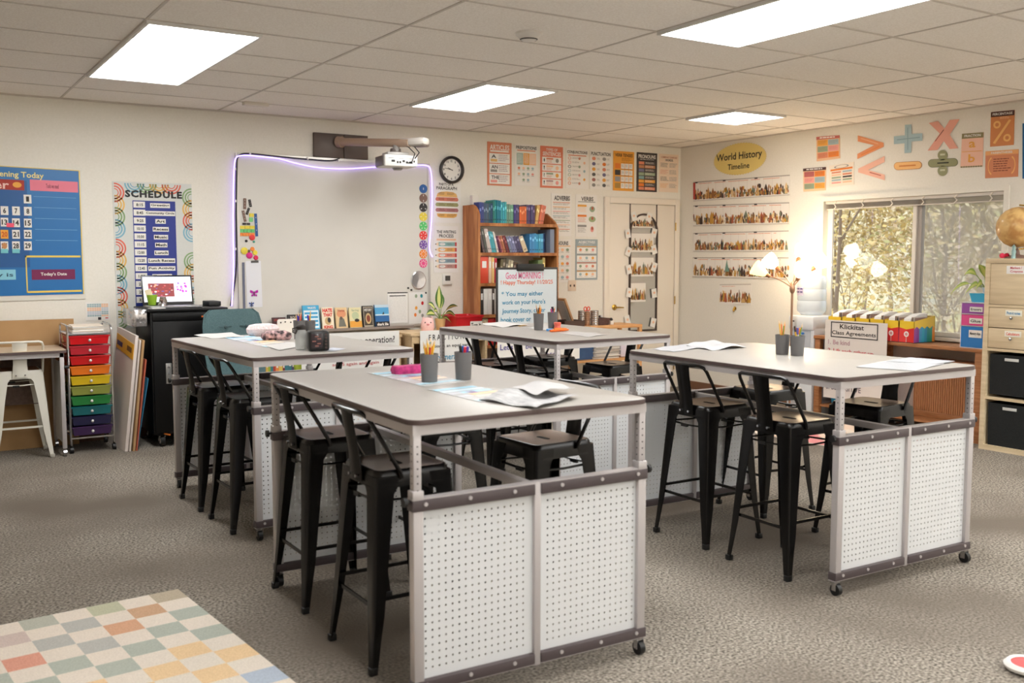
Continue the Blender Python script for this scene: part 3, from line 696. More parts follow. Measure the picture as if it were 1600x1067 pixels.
c.rect(yv, V_(100, 398), .985, V_(100, 401), YEL, 2); c.rect(yv, V_(100, 453), .985, V_(100, 456), YEL, 2); c.rect(yv, V_(100, 398), yv+.008, V_(100, 456), YEL, 2)
c.rect(U(46), V_(80, 420), U(114), V_(80, 436), M(120, 30, 80), 3); c.text("Today's Date", U(60), V_(80, 424.5), U(101), V_(80, 431), WHITE, 5)
c.rect(.05, V_(10, 420), U(21), V_(10, 436), M(140, 205, 225), 3); c.text('Today is', .3, V_(10, 425), U(17), V_(10, 433), M(40, 80, 110), 4)
CA = done(c)
cards = [(43, 311, '1'), (7, 329, '6'), (25, 329.5, '7'), (43.5, 330, '8'), (7, 347, '13'), (25, 348, '14'), (43.5, 348.5, '15'), (7, 366, '20'), (25, 366, '21'), (43.5, 366, '22'), (7, 384, '27'), (25, 384, '28'), (43.5, 384, '29')]
for px, py, tx in cards:
    bx = bposter(px-6.3, py-7, px+6.3, py+7, BY-.013)
    cc = sheet('date_card', 'small %s date card reading %s in the blue calendar' % ('orange' if tx == '20' else 'white', tx), 'card', *bx, M(240, 170, 60) if tx == '20' else WHITE, group='calendar date cards', gap=.001, thick=.001)
    cc.text(tx, .5-.19*len(tx), .2, .5+.19*len(tx), .8, M(210, 90, 30) if tx == '20' else INK, 2, .03)
    if tx == '27': cc.ell(.5, .5, .35, .35, M(200, 140, 90), 4)
    done(cc)
for px, py, co, l in ((16, 352, M(245, 90, 120), 'small pink sticky flag between dates 13 and 14'), (7, 392.5, M(120, 200, 210), 'small blue sticky flag below the turkey picture card'), (25, 392.5, M(120, 200, 210), 'small blue sticky flag at the foot of the date 28 card')):
    done(sheet('sticky_flag', l, 'sticky note', *bposter(px-6, py-3.5, px+6, py+3, BY-.017), co, thick=.001))
# small paper
c = printed('wall_chart', 'small printed class chart taped to the wall above the rainbow drawers', (133, 472, 172, 500), PAPER)
for j in range(7):
    for k in range(9): c.rect(.07+.097*k, .1+.1*j, .155+.097*k, .18+.1*j, (DUSTB, PEACH, M(200, 205, 215))[(j//2+k//6) % 3], 1)
c.rect(.5, .82, .63, 1.1 if 0 else .97, DARK, 2); c.rect(.8, .85, .92, .9, RED, 2); done(c)
# schedule poster ---------------------------------------------------------------
a = pb(175, 283); d = pb(299, 286)
tl, tr = Vector((a.x, BY, a.z)), Vector((d.x, BY, a.z)); hgt = 1.19
gridm = M(226, 226, 220, .6)
c = Canvas(tl, tr, tr-Vector((0, 0, hgt)), tl-Vector((0, 0, hgt)), gridm)
ww = (d.x-a.x)
for k in range(62): c.rect(k/62, 0, k/62+.0025, 1, M(205, 206, 204), 0)
for k in range(118): c.rect(0, k/118, 1, k/118+.0015, M(205, 206, 204), 0)
RB = [M(225, 110, 90), M(232, 185, 100), M(140, 170, 120), M(130, 180, 200)]
def rainbow(cu, cv, side, co, r=.066):
    a0 = {'l': -PI/2, 'r': PI/2, 't': 0}[side]
    for f in (1, .72, .44): c.ring(cu, cv, r*f*1.9, r*f*ww/hgt*1.9, co, 1, 12, .84 if f == 1 else .78, a0, a0+PI)
k0 = 0
for k in range(11):
    rainbow(0.02, .075+.082*k+(.05 if k > 3 else 0), 'l', RB[k % 4])
    rainbow(.995, .095+.082*k+(.12 if k > 3 else 0), 'r', RB[(2-k) % 4])
for k in range(4): rainbow(.27+.155*k, .01, 't', RB[(3-k) % 4])
c.text('SCHEDULE', .15, .055, .87, .105, BLACK, 4, .05, 1.15)
pv = .125; c.rect(.24, pv, .78, .86, M(36, 52, 140, .4), 1)
rows = [('8:15', 'Greeting'), ('8:45', 'Community Circle'), ('9:25', 'Art'), ('10:10', 'Recess'), ('10:30', 'Music'), ('11:15', 'Math'), ('12:00', 'Lunch'), ('12:20', 'Lunch Recess'), ('12:45', 'Fun Activity'), ('1:30', 'Thematic'), ('2:15', ''), ('2:35', ''), ('3:20', '')]
for k, (tm, ac) in enumerate(rows):
    v = .132+.0545*k; c.rect(.25, v, .395, v+.042, WHITE, 2); c.text(tm, .285, v+.012, .37, v+.032, BLACK, 4, .03)
    if ac:
        w = .012*len(ac)+.03; w = min(w, .19); c.rect(.585-w, v+.008, .585+w, v+.04, WHITE, 2); c.text(ac, .595-w, v+.014, .575+w, v+.033, BLACK, 4, .03)
o = c.build('schedule_poster'); tag(o, 'tall SCHEDULE poster with rainbow border and blue pocket strip of times', 'poster')

# WHITEBOARD ---------------------------------------------------------------------
x0, x1, z0, z1 = 2.585, 4.42, .845, 2.36
t = thing('whiteboard', ((x0+x1)/2, BY, z0), 'large white marker board with an aluminium frame on the back wall', 'whiteboard')
b = MB(); b.b2((x0, BY-.014, z0), (x1, BY-.002, z1), noise_mat('marker_board', (214, 210, 203), (218, 214, 207), 3, .25)); loc(b, 'board', t)
b = MB(); fm2 = M(205, 200, 194, .35, .5)
for lo, hi in (((x0-.018, z0-.018), (x0+.004, z1+.018)), ((x1-.004, z0-.018), (x1+.018, z1+.018)), ((x0, z1-.004), (x1, z1+.018)), ((x0, z0-.018), (x1, z0+.004))):
    b.b2((lo[0], BY-.022, lo[1]), (hi[0], BY-.002, hi[1]), fm2)
loc(b, 'board_frame', t)
b = MB(); b.b2((x0+.1, BY-.09, z0-.03), (x1-.2, BY-.02, z0-.018), M(150, 140, 134, .35, .4)); b.b2((x0+.1, BY-.095, z0-.03), (x1-.2, BY-.088, z0-.005), M(150, 140, 134, .35, .4)); loc(b, 'tray', t)
WBY = BY-.014
def wsheet(name, label, cat, px0, py0, px1, py1, m, rot=0, thick=.003, group=None, fn=None, Y=WBY, gap=.001):
    a = pb((px0+px1)/2, (py0+py1)/2, Y); s0 = pb(px0, py0, Y); s1 = pb(px1, py1, Y); hw, hh = (s1.x-s0.x)/2, (s0.z-s1.z)/2
    r = math.radians(rot); ux = Vector((math.cos(r), 0, -math.sin(r))); uz = Vector((math.sin(r), 0, math.cos(r)))
    c = Canvas(a-ux*hw+uz*hh, a+ux*hw+uz*hh, a+ux*hw-uz*hh, a-ux*hw-uz*hh, m, thick=thick, gap=gap)
    if fn: fn(c)
    return tag(c.build(name), label, cat, group)
def pips(c):
    for k in range(3): c.rect(.42, .15+.28*k, .58, .2+.28*k, WHITE, 1)
BR_ = M(124, 96, 84); BK = M(40, 36, 36); YE = M(232, 210, 70); GR = M(110, 200, 120); OG = M(240, 140, 60); BL_ = M(50, 90, 150)
MG = 'coloured fraction magnets on the whiteboard'
for (cx, cy, w, h, ro, m, l) in ((178, 540, 20, 72, 2, BR_, 'long brown strip magnet, topmost left in the fraction magnets'), (213, 537, 17, 50, -10, BK, 'short black strip magnet, topmost right of the fraction magnets'),
    (198, 590, 16, 48, 22, BK, 'black strip magnet leaning between the two brown ones'), (174, 622, 18, 75, -12, BR_, 'long brown strip magnet, lower one, tilted left'), (222, 615, 30, 24, 0, YE, 'single yellow block magnet above the green one'),
    (219, 645, 24, 28, 0, GR, 'single green block magnet below the yellow one'), (253, 680, 20, 150, -2, BL_, 'long upright blue strip magnet at right of the stack'), (188, 673, 50, 15, 0, BK, 'short black strip magnet lying flat above the yellow strip')):
    X, Y_ = cx/4.21+340, cy/4.21+190; wsheet('fraction_magnet', l, 'magnet', X-w/8.42, Y_-h/8.42, X+w/8.42, Y_+h/8.42, m, ro, .005, MG, pips)
for j, (m, nm) in enumerate(((YE, 'yellow'), (GR, 'green'), (OG, 'orange'))):
    for k in range((3, 4, 5)[j]):
        n = (3, 4, 5)[j]; X0 = 374.5+k*23.5/n; wsheet('fraction_magnet', '%s block magnet, %s from the left in the %s row of the stack' % (nm, ORD[k], nm), 'magnet', X0, 352.6+j*5.6, X0+23.5/n-.4, 357.6+j*5.6, m, 0, .005, MG)
for (cx, cy, r, m, l) in ((226, 762, 18, M(225, 60, 60), 'red paper-shape magnet under the orange row'), (238, 790, 7, M(70, 160, 140), 'small green pin magnet under the red one'), (188, 785, 8, BK, 'small black pen-shaped magnet under the orange row'), (175, 850, 22, YE, 'yellow magnet left of the orange round one'), (228, 838, 13, OG, 'orange round magnet above the butterfly'),
    (245, 862, 15, YE, 'yellow green magnet right of the orange round one'), (208, 880, 20, M(215, 40, 130), 'magenta magnet in the lower cluster'), (251, 895, 14, M(225, 40, 90), 'crimson round magnet in the lower cluster'), (205, 852, 9, M(120, 90, 60), 'small brown magnet in the lower cluster')):
    X, Y_ = cx/4.21+340, cy/4.21+190; a = pb(X, Y_, WBY); rr = r/4.21/165; b = MB(); b.lathe([(rr, .001), (rr, .008), (rr*.8, .011)], m, c=a, n=9 if r > 15 else 14, mat=Rm)
    tag(b.build('round_magnet'), l, 'magnet', 'small magnets at the left side of the whiteboard')
for k, (co, nm) in enumerate(((M(44, 96, 160), 'blue'), (M(128, 98, 86), 'brown'), (M(50, 46, 46), 'black'), (YE, 'yellow'), (M(90, 200, 110), 'green'), (M(232, 60, 50), 'red'), (M(120, 80, 160), 'purple'), (M(242, 140, 50), 'orange'), (M(235, 80, 140), 'pink'))):
    a = pb(661.2, 295+14.55*k, WBY); b = MB(); b.lathe([(.042, .001), (.042, .005)], co, c=a, n=24, mat=Rm)
    n = k+1
    if n > 1:
        for j in range(n):
            an = PI/2+2*PI*j/n; p = a+Vector((math.cos(an)*.026, -.0058, math.sin(an)*.026)); d = Vector((math.cos(an), 0, math.sin(an)))*.008; e = Vector((-d.z, 0, d.x))*.35; b.face([p-d-e, p+d-e, p+d+e, p-d+e], WHITE)
    else: b.face([a+Vector(v) for v in ((-.003, -.0058, -.01), (.003, -.0058, -.01), (.003, -.0058, .01), (-.003, -.0058, .01))], WHITE)
    tag(b.build('fraction_circle'), '%s round fraction disc in the column of nine on the right of the board' % nm, 'magnet', 'fraction circle magnets')
wsheet('paper_strip', 'tall slate-blue strip hanging at the lower left of the whiteboard', 'paper', 378, 410, 383.5, 482, M(104, 108, 128))
wsheet('paper_sheet', 'long blank white sheet hanging at the lower left of the whiteboard', 'paper', 384, 408, 409.5, 480, M(228, 228, 234), -1, fn=lambda c: c.rect(.35, -.01, .85, .04, M(90, 86, 84), 1))
for px, py, s_, co, l in ((397, 459, 8, M(190, 40, 170), 'magenta butterfly magnet on the hanging white sheet'), (393, 476, 5, M(90, 110, 170), 'small blue butterfly magnet near the office chair')):
    a = pb(px, py, WBY-.006); b = MB()
    for sx in (-1, 1):
        for sz, k in ((1, 1.), (-1, .7)):
            b.prism([(0, 0), (sx*.012*k, .026*k*sz), (sx*.034*k, .034*k*sz), (sx*.036*k, .012*k*sz), (sx*.012*k, .003*sz)], co, a, (s_/8, 0, 0), (0, 0, s_/8), (0, -1, 0), .003)
    b.cyl(a+Vector((0, -.003, -.02)), a+Vector((0, -.003, .024)), .003, INK, 6); tag(b.build('butterfly_magnet'), l, 'magnet')
def clipb(c):
    c.rect(0, 0, 1, .035, INK, 1); c.rect(.1, .1, .9, .13, INK, 2); c.lines(.08, .16, .92, .95, 16, M(190, 190, 190), 2, .12, .0)
wsheet('wall_chart', 'white ruled chart with a black top edge at the lower right of the board', 'paper', 605, 457, 637, 504, M(236, 234, 230), 0, .004, fn=clipb)
def stick(c):
    for j, (u, v, co) in enumerate(((.4, .12, SAGE), (.7, .12, TEAL), (.75, .35, RED), (.4, .5, AMBER), (.35, .72, ORANGE), (.6, .62, SAGE), (.75, .75, GREYTXT))): c.ell(u, v, .07, .06, co, 1)
wsheet('wall_chart', 'white sheet with small coloured stickers beside the pink plush pig', 'paper', 638.5, 457, 667, 505, M(232, 230, 226), 0, .003, fn=stick)
a = pb(653.5, 437.5, WBY); b = MB(); b.lathe([(.086, .002), (.088, .012), (.08, .016), (.001, .006)], M(225, 222, 224, .12, .7), c=(0, 0, 0), n=28, mat=Rm)
for v in b.bm.verts: v.co.x *= .88; v.co += a
tag(b.build('round_mirror'), 'round silvery mirror disc stuck at the right side of the whiteboard', 'mirror')
for n, (px, py) in enumerate(((637.5, 450), (642.5, 453), (665, 457.5))):
    a = pb(px, py, WBY); b = MB(); b.lathe([(.009, .001), (.009, .008)], BLACK, c=a, n=12, mat=Rm); tag(b.build('dot_magnet'), ('small black dot magnet left of the round mirror', 'small black dot magnet just under the round mirror', 'small black dot magnet at the right board edge')[n], 'magnet')
# LED strip, cable
def wtube(name, pts, r, m, label, cat, Y):
    P = [pb(x, y, Y) for x, y in pts]; Q = []
    for k in range(len(P)-1):
        for j in range(3):
            f = j/3; p0 = P[max(0, k-1)]; p1 = P[k]; p2 = P[k+1]; p3 = P[min(len(P)-1, k+2)]
            Q.append(.5*((2*p1)+(p2-p0)*f+(2*p0-5*p1+4*p2-p3)*f*f+(3*p1-p0-3*p2+p3)*f**3))
    Q.append(P[-1]); b = MB(); b.tube(Q, r, m, 6); return tag(b.build(name), label, cat)
LED = M(170, 140, 255, .5, 0, 1.6)
wtube('light_strip', [(362, 478), (364.5, 440), (365, 400), (364.5, 340), (365, 290), (366, 262), (368, 248), (374, 243.5), (388, 243), (410, 245), (436, 248), (458, 254), (490, 261), (520, 263.5), (548, 263.5), (585, 261), (625, 259), (655, 258), (667, 259), (672, 263), (674.5, 280), (675, 320), (673, 360), (671, 385), (673, 396), (676, 401)], .0055, LED, 'glowing violet light strip running around the whiteboard edge', 'light strip', BY-.03)
wtube('cable', [(360, 478), (367, 440), (369.5, 400), (369, 340), (369.5, 290), (370, 262), (371, 247), (377, 241), (390, 240), (420, 243), (455, 246.5), (490, 249.5), (515, 251), (527, 249), (532, 244), (533.5, 230), (534, 214)], .007, BLACK, 'thick black cable along the top and left of the whiteboard up to the projector mount', 'cable', BY-.022)
for n, (px, py) in enumerate(((391, 239.5), (481, 247.5), (529, 250.5), (367.5, 264), (368, 314), (368, 389))):
    a = pb(px, py, BY-.035); b = MB(); b.box(a, (.014, .012, .022), WHITE, bev=.003); tag(b.build('cable_clip'), 'small white cable clip holding the black cable, %s from the projector mount down the cable' % ORD[[2, 1, 0, 3, 4, 5][n]], 'clip', 'white cable clips')

# PROJECTOR -----------------------------------------------------------------------
x0, z1 = 3.272, 2.597; x1, z0 = 3.795, 2.382
t = thing('projector_mount', (3.53, BY, 2.49), 'dark wall plate with a long beige arm above the whiteboard', 'mount')
pm = M(92, 78, 70, .45)
b = MB(); b.b2((x0, BY-.03, z0), (3.555, BY, z1), pm, bev=.003); b.b2((3.560, BY-.03, z0), (x1, BY, z1), pm, bev=.003); loc(b, 'wall_plate', t)
e0 = Vector((3.50, BY-.03, 2.525)); e1 = pb(640, 223.5, 7.75)
arm = M(176, 150, 130, .35)
b = MB(); b.cyl(e0, e1, .036, arm, 16); d = (e1-e0).normalized(); b.cyl(e0, e0+d*.05, .05, arm, 16); loc(b, 'arm', t)
b = MB(); b.box(e1+Vector((.03, 0, .01)), (.30, .11, .07), M(205, 198, 190, .35), RZ(math.atan2(d.y, d.x)), bev=.03); b.box(e1+Vector((.09, -.03, -.01)), (.13, .10, .045), M(140, 128, 120, .4), RZ(math.atan2(d.y, d.x)), bev=.015); loc(b, 'arm_head', t)
pa = e0+(e1-e0)*.82; pj = Vector((pa.x, pa.y, pb(622, 253, pa.y).z)); hz_ = pa.z
t = thing('projector', pj, 'white projector hanging from the wall arm above the board', 'projector', rz=-.12)
b = MB(); b.box((0, 0, 0), (.30, .27, .10), M(232, 230, 226, .35), bev=.014); b.build('body', t)
b = MB(); b.box((-.146, -.0, .0), (.03, .20, .085), M(110, 100, 95, .4), bev=.004)
b.build('vent_grille', t)
b = MB()
for k, (x, w) in enumerate(((-.075, .03), (-.035, .015), (-.012, .015), (.02, .02), (.05, .02), (.085, .03), (.115, .012))): b.box((x, -.1365, -.015 if k % 3 else -.005), (w, .003, .018), INK)
for x in (-.09, .0, .07): b.box((x, -.1365, .018), (.05, .003, .004), GREYTXT)
b.build('sockets', t)
b = MB(); b.box((0, .02, .065), (.20, .16, .03), M(190, 186, 182, .4), bev=.01); b.cyl((0, .02, .06), (0, .02, .115), .055, M(110, 100, 96, .4), 16, .045); b.cyl((0, 0, .09), (0, 0, hz_-pj.z-.01), .03, M(150, 145, 140, .4), 12); b.build('bracket', t)
b = MB(); b.cyl((.02, .03, -.048), (.02, .03, -.07), .05, M(160, 158, 155, .3), 16, .035); b.build('lens', t)
b = MB(); b.tube([(.02, -.02, hz_-pj.z-.02), (.07, -.12, .12), (.11, -.17, .06), (.09, -.15, -.01), (.06, -.135, -.02)], .005, BLACK, 6); b.tube([(.04, -.02, hz_-pj.z-.02), (.12, -.12, .13), (.15, -.17, .07), (.12, -.14, .02)], .005, BLACK, 6); b.build('cables', t)

# ================================================================== RIGHT WALL PRINTS
def rquad(*pts): return [pr(x, y) for x, y in pts]
def rsheet(name, label, pts, paper, cat='poster', group=None, **kw): return sheet(name, label, cat, *rquad(*pts), paper, group=group, **kw)
PAL = [M(150, 100, 60), M(190, 140, 80), M(210, 170, 110), M(110, 80, 60), M(70, 55, 50), M(230, 200, 150), M(170, 90, 60), M(200, 150, 60), M(120, 130, 110)]
def people(c, n, v0, v1, seed, pal=PAL, us=(0.01, .99)):
    rnd = random.Random(seed)
    for k in range(n):
        u = us[0]+(us[1]-us[0])*(k+rnd.random())/n; w = rnd.uniform(.5, 1.4)*(us[1]-us[0])/n*1.3; h = (v1-v0)*rnd.uniform(.6, 1.0); m = rnd.choice(pal); ty = rnd.random(); kk = 1+k % 5
        lo = max(.004, u-w/2); hi = min(.996, u+w/2)
        if ty < .2: c.poly([(lo, v1), (lo, v1-h*.6), ((lo+hi)/2, v1-h), (hi, v1-h*.6), (hi, v1)], m, kk)
        elif ty < .5: c.poly([(lo, v1), (lo+w*.25, v1-h*.75), (hi-w*.25, v1-h*.75), (hi, v1)], m, kk); c.ell((lo+hi)/2, v1-h*.8, min(w*.22, .012), h*.13, rnd.choice(pal), kk+1, 8)
        else:
            for q in range(4): c.ell(lo+(hi-lo)*rnd.random(), v1-h*rnd.uniform(.1, .8), (hi-lo)*.28, h*.2, rnd.choice(pal), kk+q % 2, 8)
ST = M(238, 232, 224, .6)
strips = [([(1084, 284.3), (1234.7, 273), (1234.7, 305), (1084, 314.6)], 'topmost history timeline strip, right under the yellow sign'), ([(1084, 321), (1233.7, 316), (1233.7, 350), (1084, 353.5)], 'second history timeline strip from the top on the right wall'),
          ([(1084, 364), (1233, 360), (1233, 393), (1084, 393)], 'third history timeline strip from the top on the right wall'), ([(1083, 402), (1233, 402), (1233, 436.6), (1083, 432.5)], 'lowest long history timeline strip, with a green statue figure')]
for n, (pts, l) in enumerate(strips):
    c = rsheet('timeline_poster', l, pts, ST, group='history timeline strips')
    c.rect(0, .0, 1, .05, M(176, 166, 158), 1); c.rect(0, .965, 1, 1, M(196, 188, 180), 8)
    for k in range(12): c.rect(k/12, .05, k/12+.002, .6, M(205, 200, 196), 1)
    for u in (.33, .66, .02): c.rect(u, .02, u+.03, .08, INK, 2)
    c.lines(.06, .1, .95, .16, 1, CORAL, 2, .4); c.rect(0, .92, 1, 1, M(232, 226, 218), 7)
    people(c, 46, .30, .9, 20+n); people(c, 60, .5, .92, 50+n, PAL+[M(60, 50, 48), M(235, 225, 205)])
    if n == 3: c.poly([(.36, .7), (.375, .3), (.385, .1), (.39, .3), (.41, .7)], M(120, 155, 140), 8)
    if n == 0: c.rect(0, .05, .025, .9, M(190, 70, 60), 8)
    done(c)
c = rsheet('timeline_poster', 'short history timeline card alone below the long strips', [(1125, 444), (1174, 443.3), (1174, 476.5), (1125, 475)], ST)
c.rect(0, 0, 1, .05, M(200, 190, 180), 1); c.lines(.08, .1, .5, .16, 1, CORAL); people(c, 16, .22, .88, 81); people(c, 12, .5, .9, 82, PAL+[M(60, 50, 48)]); done(c)
# cards on the mirror
for n, (x0_, y0_, x1_, y1_) in enumerate(((987, 336, 1019, 356), (984.5, 363, 1021, 394), (984.5, 401, 1021, 431.5), (985.5, 441, 1008.5, 471))):
    c = sheet('timeline_poster', ('arched history picture at the very top of the door mirror', 'history picture second from the top on the door mirror', 'history picture third from the top on the door mirror, with statues', 'lowest and smallest history picture on the door mirror')[n], 'poster', *bposter(x0_, y0_, x1_, y1_, BY-.033), ST, group='history pictures on the door mirror', thick=.002, gap=0)
    c.rect(0, 0, 1, .05, M(190, 180, 172), 1); people(c, 14, .2, .88, 90+n); people(c, 18, .5, .9, 95+n, PAL+[M(60, 50, 48)]); done(c)
cardp = [(990.5, 338, -20), (1014, 339, 18), (981, 365, -12), (1022, 364, 14), (982, 393, 22), (1022, 390, -16), (982.5, 421, -14), (1022, 417, 18), (983, 457, 14), (1022, 458, -8), (980.5, 500, -16), (1020.5, 504, 14)]
for n, (px, py, ro) in enumerate(cardp):
    wsheet('small_card', 'small white card on the %s side of the door mirror, %s from the top' % (('left', 'right')[n % 2], ORD[n//2]), 'card', px-3.8, py-7, px+3.8, py+7, PAPER, ro, .001, 'small white cards along the door mirror', lambda c: c.ell(.5, .45, .22, .14, PEACH, 1), Y=BY-.041)
# sign
cen = pr(1155.6, 248.3); du = pr(1196, 248.3)-pr(1115, 248.3); yr = abs(du.y)/2; zr = (pr(1155, 224).z-pr(1155, 273).z)/2
c = Canvas(cen+Vector((0, yr, zr)), cen+Vector((0, -yr, zr)), cen+Vector((0, -yr, -zr)), cen+Vector((0, yr, -zr)))
ym = M(232, 208, 128, .7); n_ = 120; rim = []
for k in range(n_): r = 1+(.03 if k % 2 else -.02); rim.append(c.pt(.5+.5*r*math.cos(2*PI*k/n_), .5+.5*r*math.sin(2*PI*k/n_)))
c.mb.loft([rim, [p-Vector((.0025, 0, 0))*-.8 for p in rim]], ym, smooth=False)
c.t = .0045; c.text('World History', .05, .28, .93, .58, INK, 3, .01, rise=-.05*0); c.text('Timeline', .28, .64, .70, .82, INK, 3, .008)
tag(c.build('paper_sign'), 'yellow oval World History Timeline sign high on the right wall', 'sign')
q = pr(1148.6, 482); b = MB(); b.tube([q+Vector((-.004, 0, .02)), q+Vector((-.02, 0, .0)), q+Vector((-.03, 0, -.02)), q+Vector((-.015, 0, -.03))], .008, BRASS, 8); b.lathe([(.02, 0), (.02, .006)], BRASS, c=q, mat=Matrix.Rotation(-PI/2, 3, 'Y')); tag(b.build('wall_hook'), 'small brass hook below the short timeline card', 'hook')
# number / maths cards
K = lambda x, y: (1240+x/4.444, 160+y/4.444)
def cells(c, head, cols, dark=BR_):
    c.rect(.0, 0, 1, .12, dark, 1); c.lines(.15, .03, .85, .09, 1, WHITE, 2, .8)
    for j in range(3):
        for k in range(2): c.rect(.05+.46*k, .15+.26*j, .49+.46*k, .38+.26*j, cols[(j*2+k) % len(cols)], 1); c.lines(.09+.46*k, .2+.26*j, .45+.46*k, .34+.26*j, 3, M(170, 110, 90), 2, .2)
c = rsheet('maths_poster', 'square poster of six coloured boxes, upper one left of the arrow signs', [K(160, 240), K(322, 228), K(325, 388), K(162, 410)], M(236, 190, 150), group='maths posters'); cells(c, 0, [AMBER, DUSTB, SAGE, PINK, CORAL, ORANGE], M(200, 110, 100)); done(c)
c = rsheet('maths_poster', 'square poster of six coloured boxes, lower one beside the window corner', [K(68, 460), K(228, 448), K(226, 610), K(70, 620)], M(236, 200, 160), group='maths posters'); cells(c, 0, [M(190, 100, 100), ORANGE, PINK, DUSTB, SAGE, AMBER], M(80, 50, 50)); done(c)
c = rsheet('maths_poster', 'cream poster with bubbly grey heading and striped rows', [K(250, 440), K(420, 412), K(422, 570), K(250, 585)], CREAM, group='maths posters')
c.ring(.5, .12, .3, .08, GREYTXT, 1, 16, .8); c.rect(.05, .2, .95, .28, ORANGE, 1)
for j in range(5): c.rect(.1, .33+.12*j, .48, .40+.12*j, COLS[j], 1); c.rect(.55, .33+.12*j, .92, .40+.12*j, (DUSTB, CORAL, INK, SAGE, PEACH)[j], 1)
done(c)
def shape(name, label, outline, m, edge=None, fill=None, lines_=None, group='maths symbol cut-outs'):
    P = [pr(*K(x, y)) for x, y in outline]; b = MB()
    b.loft([[p+Vector((-.001, 0, 0)) for p in P], [p+Vector((-.004, 0, 0)) for p in P]], edge or m, smooth=False)
    cy = sum(p.y for p in P)/len(P); cz = sum(p.z for p in P)/len(P)
    if edge:
        Q = []
        n = len(P)
        for k in range(n):   # inset polygon
            a, p, c2 = P[k-1], P[k], P[(k+1) % n]; e1 = (p-a).normalized(); e2 = (c2-p).normalized(); n1 = Vector((0, -e1.z, e1.y)); n2 = Vector((0, -e2.z, e2.y)); m_ = (n1+n2); den = 1+n1.dot(n2); Q.append(p+m_/max(den, .4)*fill)
        b.face([q+Vector((-.0047, 0, 0)) for q in Q], m)
    for seg in (lines_ or []):
        (xa, ya), (xb, yb), w, mm = seg; A, B_ = pr(*K(xa, ya)), pr(*K(xb, yb)); d = (B_-A).normalized(); nn = Vector((0, -d.z, d.y))*w; o = Vector((-.0053, 0, 0)); b.face([A-nn+o, B_-nn+o, B_+nn+o, A+nn+o], mm)
    return tag(b.build(name, recalc=True), label, 'poster', group)
s1 = M(214, 96, 60)
shape('greater_than_sign', 'orange greater-than symbol pointing right', [(450, 233), (625, 283), (625, 306), (447, 389), (447, 360), (565, 297), (450, 268)], M(232, 150, 100), M(205, 100, 60), -.004, [((470, 250), (590, 288), .004, M(240, 180, 140)), ((470, 367), (600, 305), .004, ORANGE)])
shape('less_than_sign', 'pink less-than symbol pointing left', [(632, 377), (632, 412), (515, 470), (633, 505), (633, 537), (453, 483), (453, 462)], M(242, 185, 160), M(215, 130, 110), -.004, [((530, 485), (610, 508), .004, M(190, 90, 80))])
shape('plus_sign', 'pale blue plus symbol with a grey outline', [(778, 160), (818, 157), (818, 224), (893, 218), (893, 262), (818, 268), (815, 345), (775, 348), (776, 280), (702, 286), (702, 240), (778, 232)], M(170, 194, 200), M(90, 100, 110), -.005, [((795, 175), (795, 330), .004, M(140, 165, 175)), ((720, 260), (880, 242), .004, M(140, 165, 175))])
shape('multiply_sign', 'large pink multiplication X symbol', [(948, 145), (1003, 134), (1050, 188), (1088, 126), (1148, 121), (1082, 225), (1138, 315), (1088, 320), (1045, 262), (1000, 326), (940, 331), (1022, 215)], M(236, 170, 150), M(150, 80, 60), -.005, [((985, 270), (1045, 190), .003, M(130, 60, 50))])
def rr(x0, y0, x1, y1, sl=0, n=5):
    r = (y1-y0)/2; cy = (y0+y1)/2; out = []
    for k in range(n*2+1): a = PI/2+PI*k/(2*n); out.append((x0+r+r*math.cos(a), cy-r*math.sin(a)*1+(sl if 0 else 0)))
    for k in range(n*2+1): a = -PI/2+PI*k/(2*n); out.append((x1-r+r*math.cos(a), cy-r*math.sin(a)-sl))
    return out
shape('minus_sign', 'amber rounded minus symbol bar', rr(698, 415, 892, 470, 8)[::-1], M(244, 190, 120), M(200, 130, 70), .004, [((735, 443), (850, 436), .006, M(215, 130, 60))])
shape('divide_sign', 'olive green division symbol bar with its two dots', rr(935, 395, 1142, 452, 8)[::-1], M(150, 150, 110), M(110, 112, 80), .004, [((1000, 422), (1080, 418), .006, M(60, 60, 40))])
for nm, cy in (('upper', 367), ('lower', 475)):
    shape('divide_dot', 'olive green round dot, %s one of the division symbol' % nm, [(1037+32*math.cos(2*PI*k/20), cy+33*math.sin(2*PI*k/20)) for k in range(20)], M(150, 150, 110), M(110, 112, 80), -.004, [((1020, cy-4), (1054, cy-6), .008, M(200, 200, 170))])
c = rsheet('maths_poster', 'pink FRACTION poster with the letters a and b', [K(1172, 218), K(1322, 207), K(1314, 445), K(1160, 453)], M(240, 190, 165), group='maths posters')
c.rect(0, 0, 1, .15, M(140, 130, 90), 1); c.text('FRACTION', .12, .04, .88, .11, WHITE); c.text('a', .35, .25, .65, .43, AMBER); c.rect(.05, .53, .95, .545, AMBER, 2); c.text('b', .35, .62, .65, .86, AMBER)
for k in range(9): c.ell(.06+.11*k, .985, .055, .02, M(140, 130, 90), 2)
done(c)
c = rsheet('maths_poster', 'orange-brown PERCENTAGE poster with a large percent sign', [K(1373, 68), K(1537, 52), K(1530, 295), K(1366, 308)], M(214, 136, 80), group='maths posters')
c.rect(0, 0, 1, .15, M(80, 45, 35), 1); c.text('PERCENTAGE', .08, .04, .92, .11, WHITE); c.ring(.28, .38, .16, .11, M(240, 185, 110), 2, 20, .5); c.ring(.72, .78, .16, .11, M(240, 185, 110), 2, 20, .5)
c.poly([(.78, .26), (.88, .28), (.22, .93), (.12, .9)], M(240, 185, 110), 2); c.lines(.4, .17, .9, .24, 2, M(250, 210, 160)); done(c)
